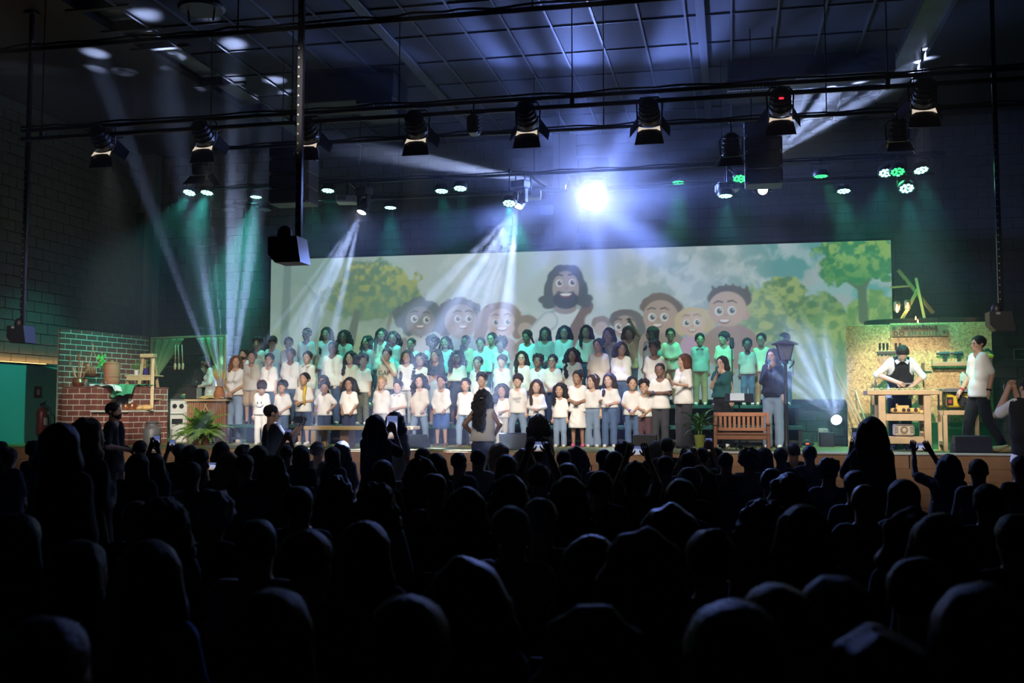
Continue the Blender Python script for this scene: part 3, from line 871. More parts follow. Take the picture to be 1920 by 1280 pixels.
# ================================================================== projected picture
SX0, SX1, SZ0, SZ1, SYY = -9.74, 3.03, 1.92, 4.965, 20.86
def fbm(x, y, scale, seed, octv=4):
    """smooth lattice noise in 0..1"""
    r_ = np.random.default_rng(seed); out = 0; amp = 1; tot = 0
    for k in range(octv):
        n = 64
        g_ = r_.random((n, n))
        u, v = (x / scale * 2 ** k) % n, (y / scale * 2 ** k) % n
        i, j = np.floor(u).astype(int), np.floor(v).astype(int)
        fu, fv = u - i, v - j
        fu = fu * fu * (3 - 2 * fu); fv = fv * fv * (3 - 2 * fv)
        i1, j1 = (i + 1) % n, (j + 1) % n
        i %= n; j %= n
        out = out + amp * ((g_[i, j] * (1 - fu) + g_[i1, j] * fu) * (1 - fv) + (g_[i, j1] * (1 - fu) + g_[i1, j1] * fu) * fv)
        tot += amp; amp *= .5
    return out / tot
def paint_screen():
    nx, nz = 740, 186
    gx = np.linspace(SX0, SX1, nx); gz = np.linspace(SZ0, SZ1, nz)
    GX, GZ = np.meshgrid(gx, gz, indexing='ij')
    # the artwork is laid out in image pixel coordinates, as the camera sees the screen
    u = (GX - SX0) / (SX1 - SX0); v = (SZ1 - GZ) / (SZ1 - SZ0)
    # camera perspective: positions on the cloth are turned into image pixels
    uu = u * 19.83 / (22.45 - 2.62 * u)
    X = 510 + 1162 * uu
    top = 486 - 34 * uu; bot = 747 + 1 * uu
    Y = top + (bot - top) * v
    C = np.zeros((nx, nz, 3))
    def ramp(a, pts):
        xs = [p[0] for p in pts]
        return np.stack([np.interp(a, xs, [p[1][q] for p in pts]) for q in range(3)], -1)
    C[:] = ramp(X, [(510, (146, 176, 166)), (640, (160, 186, 170)), (800, (180, 198, 196)), (1050, (176, 200, 204)), (1180, (160, 180, 184)), (1380, (138, 168, 172)), (1460, (96, 162, 162)), (1672, (104, 176, 172))])
    def mix(mask, col, col2=None, t=None):
        nonlocal C
        c = np.array(col, float)
        if col2 is not None: c = c + (np.array(col2, float) - c) * t[..., None]
        C = C + (c - C) * mask[..., None]
    sm = lambda a, lo, hi: (lambda t: t * t * (3 - 2 * t))(np.clip((a - lo) / (hi - lo), 0, 1))
    def ell(cx, cy, rx, ry, soft=1.3, wob=0, seed=0, sc=14, rot=0):
        dx, dy = X - cx, Y - cy
        if rot: dx, dy = dx * math.cos(rot) + dy * math.sin(rot), -dx * math.sin(rot) + dy * math.cos(rot)
        d = np.sqrt((dx / rx) ** 2 + (dy / ry) ** 2)
        if wob: d = d + wob * (fbm(X, Y, sc, seed, 3) - .5)
        return 1 - sm((d - 1) * min(rx, ry), -soft, soft)
    def seg(x0, y0, x1, y1, r0, r1=None, soft=1.3):
        r1 = r0 if r1 is None else r1
        t = np.clip(((X - x0) * (x1 - x0) + (Y - y0) * (y1 - y0)) / ((x1 - x0) ** 2 + (y1 - y0) ** 2 + 1e-6), 0, 1)
        d = np.hypot(X - x0 - (x1 - x0) * t, Y - y0 - (y1 - y0) * t) - (r0 + (r1 - r0) * t)
        return 1 - sm(d, -soft, soft)
    # clouds
    n = fbm(X + 2 * fbm(X, Y, 40, 3) * 22, Y, 46, 5, 5)
    cm = sm(n, .44, .62) * sm(X, 720, 860) * (1 - sm(X, 1440, 1560) * .4)
    mix(cm * .75, (212, 222, 224))
    mix((1 - sm(np.abs(X - 1085), 30, 190)) * .5, (206, 226, 228))
    mix(sm(fbm(X, Y + 9, 46, 5, 5), .56, .7) * sm(X, 1100, 1200) * (1 - sm(X, 1400, 1500)) * .45, (132, 156, 164))
    for cx, cy, rx, ry in ((1525, 520, 18, 16), (1545, 500, 14, 18), (1660, 520, 24, 18), (1580, 565, 22, 12), (1512, 530, 10, 9)):
        mix(ell(cx, cy, rx, ry, 4, .6, 11, 10) * .85, (170, 190, 190))
    # meadow
    gm = sm(Y + 10 * fbm(X, Y, 60, 8), 600 + 0 * X, 660)
    mix(gm * sm(-X, -820, -700), (150, 172, 122)); mix(gm * sm(X, 1400, 1480), (146, 180, 104))
    # trees at left, hazy far ones first
    for cx, cy, rx, ry, c in ((545, 560, 40, 36, (134, 162, 146)), (640, 580, 60, 44, (138, 164, 142)), (720, 590, 46, 30, (140, 165, 140))):
        mix(ell(cx, cy, rx, ry, 9, .8, cx, 16) * .8, c)
    mix(ell(555, 500, 70, 42, 10, .9, 3, 18) * .7, (118, 152, 134))
    mix(seg(541, 500, 537, 640, 7, 8, 2.5) * .8, (92, 122, 112)); mix(seg(598, 560, 592, 640, 6, 7, 2.5) * .7, (98, 128, 120)); mix(seg(598, 560, 575, 530, 4, 2, 2) * .6, (98, 128, 120))
    lf = fbm(X, Y, 10, 21, 4)
    for cx, cy, rx, ry in ((712, 540, 72, 50), (690, 515, 46, 30), (765, 560, 36, 26), (640, 560, 40, 30), (700, 575, 60, 26)):
        mix(ell(cx, cy, rx, ry, 5, .9, cx + 1, 13), (92, 128, 96), (176, 182, 88), np.clip(sm(lf, .36, .68) * (1.25 - (Y - 490) / 100) + .0, 0, 1))
    mix(seg(672, 585, 660, 640, 6, 9, 2), (92, 104, 88)); mix(seg(735, 590, 728, 625, 3, 4, 2) * .8, (120, 112, 100))
    # bushes and tree at right
    for cx, cy, rx, ry, a, b in ((1460, 590, 62, 66, (92, 138, 96), (158, 186, 116)), (1425, 600, 40, 50, (110, 150, 108), (168, 190, 122)), (1545, 600, 50, 46, (88, 138, 96), (136, 172, 104)), (1640, 600, 46, 54, (104, 158, 92), (160, 196, 108)), (1575, 630, 70, 44, (110, 160, 96), (160, 194, 110)), (1500, 660, 60, 40, (128, 168, 104), (164, 194, 118))):
        mix(ell(cx, cy, rx, ry, 4, .7, cx, 15), a, b, sm(fbm(X, Y, 13, cx + 4), .36, .66))
    mix(seg(1618, 600, 1616, 540, 9, 8, 2), (92, 120, 92)); mix(seg(1616, 545, 1580, 520, 5, 3, 2), (92, 120, 92)); mix(seg(1616, 545, 1640, 505, 6, 4, 2), (92, 120, 92))
    for cx, cy, rx, ry in ((1600, 478, 66, 40), (1570, 510, 36, 24), (1650, 490, 34, 40), (1605, 505, 50, 28)):
        mix(ell(cx, cy, rx, ry, 3, .8, cx, 12), (60, 138, 84), (146, 190, 96), np.clip(sm(fbm(X, Y, 12, cx + 9), .38, .66) * (1.3 - (Y - 455) / 80), 0, 1))
    mix(sm(Y + 8 * fbm(X, Y, 50, 4), 690, 720) * sm(X, 1440, 1500), (158, 186, 112))
    # cartoon people
    def face(cx, cy, rx, ry, skin, hair, eyes, mouth, eyer=6.5, look=1.0):
        mix(ell(cx, cy, rx, ry), skin); mix(ell(cx + rx * .35, cy + ry * .1, rx * .6, ry * .8, 9) * .25, tuple(min(255, q + 26) for q in skin))
        for sx in (-1, 1): mix(ell(cx + sx * rx * .5, cy + ry * .38, rx * .22, ry * .16, 4) * .3, (215, 150, 140))
        for ex, ey in eyes:
            mix(ell(ex, ey, eyer, eyer * 1.06, 1), (226, 232, 232)); mix(ell(ex + look, ey, eyer * .62, eyer * .66, 1), (86, 84, 84)); mix(ell(ex + look, ey, eyer * .3, eyer * .32, .8), (28, 30, 36)); mix(ell(ex + look + 1.6, ey - 1.8, 1.4, 1.4, .7), (240, 244, 244))
            sgn = 1 if ex > cx else -1; mix(seg(ex - sgn * eyer * .9, ey - eyer * 2.1, ex + sgn * eyer * .2, ey - eyer * 2.35, 1.3, 1.3, .9), hair); mix(seg(ex + sgn * eyer * .2, ey - eyer * 2.35, ex + sgn * eyer * 1.2, ey - eyer * 1.8, 1.3, .8, .9), hair)
        mx, my, mr = mouth
        mix(ell(mx, my - 1, mr * 1.1, mr * .75, 1) * sm(Y, my - 1.5, my - .3), (120, 66, 66)); mix(ell(mx, my - .5, mr * .95, mr * .42, .8) * sm(Y, my - 1.5, my - .3), (240, 240, 236))
        mix(ell((eyes[0][0] + eyes[1][0]) / 2 + 1, my - mr * 1.0, 3.2, 2.6, 1.5) * .6, tuple(q * .84 for q in skin))
    dk = (72, 80, 88)
    # children at left
    mix(ell(788, 650, 34, 32), (188, 186, 176)); mix(seg(760, 640, 745, 690, 8), (128, 118, 116))
    mix(ell(788, 594, 46, 36, 1.6, .35, 31, 12), (80, 90, 96)); mix(ell(752, 586, 14, 12, 1.6, .5, 32, 8), (80, 90, 96)); mix(ell(824, 600, 14, 22, 1.6, .5, 33, 8), (80, 90, 96))
    face(790, 602, 27, 28, (124, 122, 122), (52, 56, 62), [(779, 597), (802, 599)], (790, 610, 8))
    mix(ell(868, 655, 34, 32), (136, 176, 186))
    mix(ell(862, 588, 41, 32, 1.6, .4, 35, 10), (84, 84, 88)); mix(ell(836, 612, 16, 18, 1.6, .5, 36, 8), (84, 84, 88)); mix(ell(898, 606, 12, 16, 1.6, .5, 37, 8), (84, 84, 88))
    face(866, 602, 30, 32, (160, 146, 140), (60, 54, 52), [(860, 597), (881, 597)], (870, 611, 8))
    mix(ell(940, 590, 38, 24, 1.5, .15, 39, 16), (142, 120, 106)); mix(seg(910, 595, 900, 630, 14, 10), (150, 128, 112)); mix(seg(968, 595, 972, 625, 10, 10), (142, 120, 106))
    mix(ell(942, 655, 30, 26), (176, 150, 142))
    face(942, 606, 26, 28, (200, 172, 162), (104, 84, 74), [(931, 604), (953, 603)], (943, 614, 10))
    mix(ell(988, 606, 22, 16, 1.5, .2, 41, 12), (136, 120, 110)); mix(ell(986, 618, 14, 14), (188, 166, 156))
    # man in the middle
    mix(ell(1068, 642, 64, 70, 1.8), (150, 172, 182)); mix(ell(1070, 643, 59, 66, 3), (214, 228, 232)); mix(seg(1030, 602, 985, 642, 18, 12), (160, 182, 192)); mix(seg(1031, 601, 986, 640, 14, 9, 3), (212, 226, 230)); mix(seg(985, 640, 968, 652, 8, 6), (150, 134, 130))
    mix(seg(1104, 574, 1058, 660, 10, 14), (112, 92, 92)); mix(seg(1112, 602, 1130, 660, 15, 13, 3), (200, 216, 222))
    mix(ell(1061, 575, 22, 14), (150, 140, 138))
    for cx, cy, rx, ry in ((1061, 524, 34, 27), (1034, 548, 13, 26), (1090, 548, 14, 26), (1024, 562, 13, 8), (1101, 560, 12, 8), (1030, 572, 12, 7), (1098, 570, 11, 7), (1052, 508, 14, 11), (1073, 508, 16, 11)):
        mix(ell(cx, cy, rx, ry, 1.5, .22, cx, 9), (66, 76, 86))
    mix(ell(1062, 541, 25, 33), (166, 154, 150)); mix(ell(1062, 562, 24, 17, 1.5), (50, 56, 64)); mix(ell(1062, 547, 15, 5, 1.5), (50, 56, 64)); mix(ell(1062, 543, 7, 7, 2), (150, 140, 140))
    face(1062, 532, 22, 17, (166, 154, 150), (40, 46, 54), [(1050, 531), (1074, 530)], (1062, 551, 11), 6.8)
    # children at right
    mix(ell(1128, 606, 18, 14, 1.4, .2, 51, 9), (132, 120, 114)); mix(ell(1128, 616, 13, 13), (186, 168, 160))
    mix(ell(1174, 600, 31, 20, 1.5, .12, 52, 12), (88, 84, 86)); mix(seg(1200, 602, 1204, 630, 10, 9), (88, 84, 86))
    face(1172, 613, 21, 22, (160, 140, 132), (60, 54, 54), [(1160, 613), (1181, 613)], (1166, 622, 7))
    mix(ell(1240, 650, 44, 36), (146, 122, 110)); mix(ell(1275, 598, 8, 10), (168, 140, 126))
    mix(ell(1241, 576, 40, 22, 1.5, .3, 54, 12), (96, 78, 70)); mix(ell(1238, 562, 26, 12, 1.5, .3, 55, 9), (104, 86, 76))
    face(1239, 594, 33, 31, (172, 146, 130), (70, 56, 50), [(1223, 595), (1246, 595)], (1233, 609, 9), 7.5)
    mix(ell(1302, 600, 36, 24, 1.5, .12, 57, 14), (206, 184, 138)); mix(ell(1278, 612, 13, 17, 1.5, .2, 58, 9), (206, 184, 138)); mix(ell(1328, 612, 14, 15, 1.5, .2, 59, 9), (200, 176, 130))
    mix(ell(1302, 652, 28, 24), (196, 160, 190))
    face(1298, 608, 24, 23, (212, 180, 164), (150, 122, 92), [(1287, 606), (1307, 605)], (1298, 619, 7))
    mix(ell(1370, 650, 54, 42), (152, 124, 112)); mix(seg(1366, 606, 1366, 628, 14, 18), (160, 130, 118))
    mix(ell(1398, 590, 8, 11), (184, 152, 134))
    mix(ell(1368, 560, 41, 24, 1.5, .18, 62, 9), (78, 70, 66))
    for q in range(6): mix(seg(1345 + q * 11, 552, 1336 + q * 13, 538 - 4 * (q in (2, 3)), 7, 1.5), (78, 70, 66))
    face(1364, 580, 36, 33, (190, 160, 140), (64, 54, 50), [(1348, 584), (1372, 583)], (1358, 601, 10), 8)
    mix(np.full_like(X, .26) * (1 - .7 * sm(X, 1380, 1480)), (172, 196, 196))  # haze veil painted over the whole picture, thinner towards the right
    C = np.clip(C, 0, 255) / 255
    lin = np.where(C <= .04045, C / 12.92, ((C + .055) / 1.055) ** 2.4)
    V = np.stack([GX, np.full_like(GX, 0.0), GZ], -1).reshape(-1, 3)
    ii = np.arange(nx * nz).reshape(nx, nz)
    F = np.stack([ii[:-1, :-1], ii[1:, :-1], ii[1:, 1:], ii[:-1, 1:]], -1).reshape(-1, 4)
    me = bpy.data.meshes.new('projected_picture')
    me.vertices.add(len(V)); me.vertices.foreach_set('co', V.astype(np.float32).ravel())
    me.loops.add(F.size); me.loops.foreach_set('vertex_index', F.ravel())
    me.polygons.add(len(F)); me.polygons.foreach_set('loop_start', np.arange(0, F.size, 4))
    ca = me.color_attributes.new('picture', 'FLOAT_COLOR', 'POINT')
    ca.data.foreach_set('color', np.concatenate([lin.reshape(-1, 3), np.ones((nx * nz, 1))], 1).astype(np.float32).ravel())
    me.update(calc_edges=True)
    m = bpy.data.materials.new('projected light on screen cloth'); m.use_nodes = True
    nt = m.node_tree; b = nt.nodes['Principled BSDF']
    at = nt.nodes.new('ShaderNodeAttribute'); at.attribute_name = 'picture'
    nt.links.new(at.outputs['Color'], b.inputs['Emission Color'])
    b.inputs['Emission Strength'].default_value = SCREEN_POWER
    b.inputs['Base Color'].default_value = (.035, .037, .04, 1); b.inputs['Roughness'].default_value = .9; b.inputs['Specular IOR Level'].default_value = .1
    try: m.cycles.emission_sampling = 'NONE'
    except Exception: pass
    me.materials.append(m)
    return me
t = thing('projection_screen', 'very wide projection screen showing cartoon people, trees and clouds', 'screen', (0, SYY, 0))
link('projected_picture', paint_screen(), t)
for nm, c, d in (('frame_side', (SX0 - .03, .03, (SZ0 + SZ1) / 2), (.06, .06, SZ1 - SZ0 + .1)), ('frame_side', (SX1 + .03, .03, (SZ0 + SZ1) / 2), (.06, .06, SZ1 - SZ0 + .1)), ('frame_top', ((SX0 + SX1) / 2, .03, SZ1 + .025), (SX1 - SX0, .06, .05)), ('frame_bottom', ((SX0 + SX1) / 2, .03, SZ0 - .025), (SX1 - SX0, .06, .05))):
    MB().bbox(c, d, .008).build(nm, M_blackmat, t)
MB().box(((SX0 + SX1) / 2, .05, (SZ0 + SZ1) / 2), (SX1 - SX0, .04, SZ1 - SZ0)).build('backing_cloth', M_blackmat, t)
# ================================================================== people
def grid_eval(prims, xs, ys, zs):
    """smooth union of tapered capsules and ellipsoids on a grid"""
    X, Y, Z = [a.astype(np.float32) for a in np.meshgrid(xs, ys, zs, indexing='ij', sparse=True)]
    D = np.full((len(xs), len(ys), len(zs)), 9.0, np.float32)
    for p in prims:
        kind, k = p[0], p[-1]
        if kind == 'c':
            a, b, ra, rb = p[1], p[2], p[3], p[4]
            rr = max(ra, rb) + abs(k) + .05
            lo = [min(a[i], b[i]) - rr for i in range(3)]; hi = [max(a[i], b[i]) + rr for i in range(3)]
        else:
            c, r = p[1], p[2]
            rr = max(r) + abs(k) + .05
            lo = [c[i] - rr for i in range(3)]; hi = [c[i] + rr for i in range(3)]
        i0, i1 = np.searchsorted(xs, lo[0]), np.searchsorted(xs, hi[0])
        j0, j1 = np.searchsorted(ys, lo[1]), np.searchsorted(ys, hi[1])
        k0, k1 = np.searchsorted(zs, lo[2]), np.searchsorted(zs, hi[2])
        if i1 <= i0 or j1 <= j0 or k1 <= k0: continue
        x, y, z = X[i0:i1], Y[:, j0:j1], Z[:, :, k0:k1]
        if kind == 'c':
            ba = [b[i] - a[i] for i in range(3)]
            L2 = sum(q * q for q in ba) or 1e-9
            t = np.clip(((x - a[0]) * ba[0] + (y - a[1]) * ba[1] + (z - a[2]) * ba[2]) / L2, 0, 1)
            d = np.sqrt((x - a[0] - ba[0] * t) ** 2 + (y - a[1] - ba[1] * t) ** 2 + (z - a[2] - ba[2] * t) ** 2) - (ra + (rb - ra) * t)
        else:
            u, v, w_ = x - c[0], y - c[1], z - c[2]
            if len(p) > 4 and p[3] is not None:
                M = p[3]
                u, v, w_ = (M[0][0] * u + M[1][0] * v + M[2][0] * w_, M[0][1] * u + M[1][1] * v + M[2][1] * w_, M[0][2] * u + M[1][2] * v + M[2][2] * w_)
            e0 = np.sqrt((u / r[0]) ** 2 + (v / r[1]) ** 2 + (w_ / r[2]) ** 2) + 1e-6
            e1 = np.sqrt((u / r[0] ** 2) ** 2 + (v / r[1] ** 2) ** 2 + (w_ / r[2] ** 2) ** 2) + 1e-6
            d = e0 * (e0 - 1) / e1
        S = D[i0:i1, j0:j1, k0:k1]
        if k < 0:                                   # carve away
            D[i0:i1, j0:j1, k0:k1] = np.maximum(S, -d)
        else:
            h = np.clip(.5 + .5 * (S - d) / k, 0, 1)
            D[i0:i1, j0:j1, k0:k1] = S + (d - S) * h - k * h * (1 - h)
    return D, X, Y, Z

def surf_net(D, xs, ys, zs):
    """surface of D = 0 as quads"""
    nx, ny, nz = D.shape
    ins = D < 0
    V = np.zeros((nx - 1, ny - 1, nz - 1, 3), np.float32); C = np.zeros((nx - 1, ny - 1, nz - 1), np.float32)
    ax = [xs.astype(np.float32), ys.astype(np.float32), zs.astype(np.float32)]
    def sl(d, axis, lo):
        s = [slice(0, -1)] * 3
        s[axis] = slice(None)
        return s
    for axis in range(3):
        o1, o2 = [a for a in range(3) if a != axis]
        s0 = [slice(None)] * 3; s1 = [slice(None)] * 3
        s0[axis] = slice(0, -1); s1[axis] = slice(1, None)
        A, B = D[tuple(s0)], D[tuple(s1)]
        cross = (A < 0) != (B < 0)
        idx = np.argwhere(cross)
        if len(idx) == 0: continue
        a, b = A[cross], B[cross]
        t = a / (a - b)
        P = np.empty((len(idx), 3), np.float32)
        for q in range(3):
            if q == axis:
                c0 = ax[q][idx[:, q]]; c1 = ax[q][idx[:, q] + 1]
                P[:, q] = c0 + (c1 - c0) * t
            else:
                P[:, q] = ax[q][idx[:, q]]
        for e1 in (0, -1):
            for e2 in (0, -1):
                c = idx.copy(); c[:, o1] += e1; c[:, o2] += e2
                ok = (c[:, 0] >= 0) & (c[:, 1] >= 0) & (c[:, 2] >= 0) & (c[:, 0] < nx - 1) & (c[:, 1] < ny - 1) & (c[:, 2] < nz - 1)
                cc = c[ok]
                np.add.at(V, (cc[:, 0], cc[:, 1], cc[:, 2]), P[ok]); np.add.at(C, (cc[:, 0], cc[:, 1], cc[:, 2]), 1)
    has = C > 0
    ids = np.full(C.shape, -1, np.int64); ids[has] = np.arange(has.sum())
    verts = V[has] / C[has][:, None]
    faces = []
    for axis in range(3):
        o1, o2 = [(1, 2), (2, 0), (0, 1)][axis]
        s0 = [slice(None)] * 3; s1 = [slice(None)] * 3
        s0[axis] = slice(0, -1); s1[axis] = slice(1, None)
        i0, i1 = ins[tuple(s0)], ins[tuple(s1)]
        idx = np.argwhere(i0 != i1)
        if len(idx) == 0: continue
        ok = (idx[:, o1] > 0) & (idx[:, o2] > 0) & (idx[:, o1] < D.shape[o1] - 1) & (idx[:, o2] < D.shape[o2] - 1)
        idx = idx[ok]
        f = []
        for e1, e2 in ((-1, -1), (0, -1), (0, 0), (-1, 0)):
            c = idx.copy(); c[:, o1] += e1; c[:, o2] += e2
            f.append(ids[c[:, 0], c[:, 1], c[:, 2]])
        f = np.stack(f, 1)
        flip = ~i0[tuple(idx.T)]
        f[flip] = f[flip][:, ::-1]
        faces.append(f)
    if not faces:
        return np.zeros((0, 3)), np.zeros((0, 4), int)
    F = np.concatenate(faces)
    return verts, F[(F >= 0).all(1)]

def np_mesh(name, V, F, mats, extra=None):
    """mesh from arrays; EXTRA: an MB whose shapes join it"""
    me = bpy.data.meshes.new(name)
    ev, ef = ([], []) if extra is None else (extra.v, extra.f)
    nv, nf = len(V), len(F)
    me.vertices.add(nv + len(ev))
    co = np.concatenate([np.asarray(V, np.float32).reshape(-1, 3), np.asarray(ev, np.float32).reshape(-1, 3)])
    me.vertices.foreach_set('co', co.ravel())
    loops = list(F.ravel().tolist()); starts = list(range(0, 4 * nf, 4)); tot = [4] * nf
    for f in ef:
        starts.append(len(loops)); tot.append(len(f)); loops += [i + nv for i in f]
    me.loops.add(len(loops)); me.polygons.add(len(starts))
    me.loops.foreach_set('vertex_index', loops)
    me.polygons.foreach_set('loop_start', starts)
    me.polygons.foreach_set('use_smooth', [True] * len(starts))
    for m in mats: me.materials.append(m)
    if extra is not None and len(mats) > 1:
        me.polygons.foreach_set('material_index', [0] * nf + extra.mi)
    me.update(calc_edges=True)
    return me

def axis_steps(lo, hi, h, flo=None, fhi=None, hf=None):
    """coordinates from LO to HI in steps H, finer HF between FLO and FHI"""
    if flo is None:
        return np.arange(lo, hi + h, h)
    out = [lo]
    while out[-1] < hi:
        c = out[-1]
        out.append(c + (hf if flo <= c < fhi else h))
    return np.array(out)

SKIN = {1: (.62, .40, .29), 2: (.50, .30, .20), 3: (.36, .20, .125), 4: (.20, .105, .065), 5: (.105, .055, .036)}
def m_skin(i): return mat('skin tone %d' % i, SKIN[i], .5, var=.06, scale=14)
HAIRC = {'k': (.012, .010, .010), 'b': (.045, .024, .014), 'r': (.16, .065, .03), 'y': (.42, .30, .15), 'g': (.32, .32, .33), 'w': (.55, .56, .58), 'd': (.03, .017, .011)}
def m_hair(c): return mat('hair ' + c, HAIRC[c], .55, var=.35, scale=40, bump=.5, bscale=120, sheen=.05, spec=.22)
CLOTH = {'white': (.80, .78, .73), 'cool': (.72, .76, .80), 'cream': (.74, .68, .55), 'beige': (.64, .54, .36), 'grey': (.42, .42, .42), 'black': (.016, .016, .019), 'navy': (.03, .04, .085),
         'denim': (.085, .14, .25), 'light denim': (.22, .30, .42), 'dark denim': (.03, .05, .10), 'khaki': (.38, .28, .17), 'maroon': (.10, .05, .06), 'teal': (.02, .10, .10), 'charcoal': (.05, .05, .058),
         'yellow': (.75, .55, .05), 'camo': (.16, .17, .14), 'floral': (.52, .56, .52), 'blue': (.04, .10, .32), 'pink': (.75, .12, .30), 'red': (.45, .04, .04), 'brown': (.16, .08, .045), 'stone': (.50, .47, .41), 'ivory': (.82, .80, .75)}
def m_cloth(c):
    big = c in ('camo', 'floral')
    return mat(c + ' cloth', CLOTH[c], .85, var=.75 if big else .07, scale=26 if big else 7, bump=.12, bscale=13, sheen=.1, spec=.25)
M_eyew = mat('eye white', (.75, .73, .70), .3, var=.02)
M_iris = mat('dark iris', (.03, .018, .012), .15, var=.1)
M_lip = mat('lips', (.36, .11, .09), .45, var=.08)
M_teeth = mat('teeth', (.8, .78, .72), .3, var=.02)
M_frame = mat('dark spectacle frame', (.02, .02, .02), .3)

POSES = {  # (elbow, wrist) from the shoulder in heights; x outward; 'abs' wrist x is from the body axis
 'down': ((.030, .012, -.165), (.038, -.020, -.300)),
 'front': ((.042, -.010, -.160), (.0, -.085, -.255)),
 'clasp': ((.050, .000, -.155), (-.060, -.125, -.250)),
 'belly': ((.050, .005, -.155), (-.060, -.130, -.185)),
 'cross': ((.045, -.015, -.150), (-.165, -.115, -.130)),
 'hip': ((.095, .035, -.125), (.025, -.045, -.225)),
 'mic': ((.040, -.035, -.150), (-.060, -.130, -.005)),
 'face': ((.055, -.060, -.135), (-.075, -.110, .045)),
 'point': ((.030, -.050, -.150), (-.02, -.165, -.075)),
 'gesture': ((.050, -.03, -.150), (.02, -.150, -.140)),
 'phone': ((.050, -.105, -.085), (-.075, -.175, .085)),
 'phonehigh': ((.060, -.085, .085), (-.02, -.135, .235)),
 'work': ((.105, -.040, -.130), (-.02, -.150, -.185)),
 'workup': ((.125, -.030, -.110), (-.03, -.165, -.120)),
 'lap': ((.030, -.030, -.160), (-.03, -.130, -.250)),
 'walk': ((.028, .055, -.160), (.030, .020, -.300)),
 'walkf': ((.028, -.020, -.165), (.022, -.110, -.290)),
 'camera': ((.060, -.10, -.10), (-.085, -.155, .085)),
}

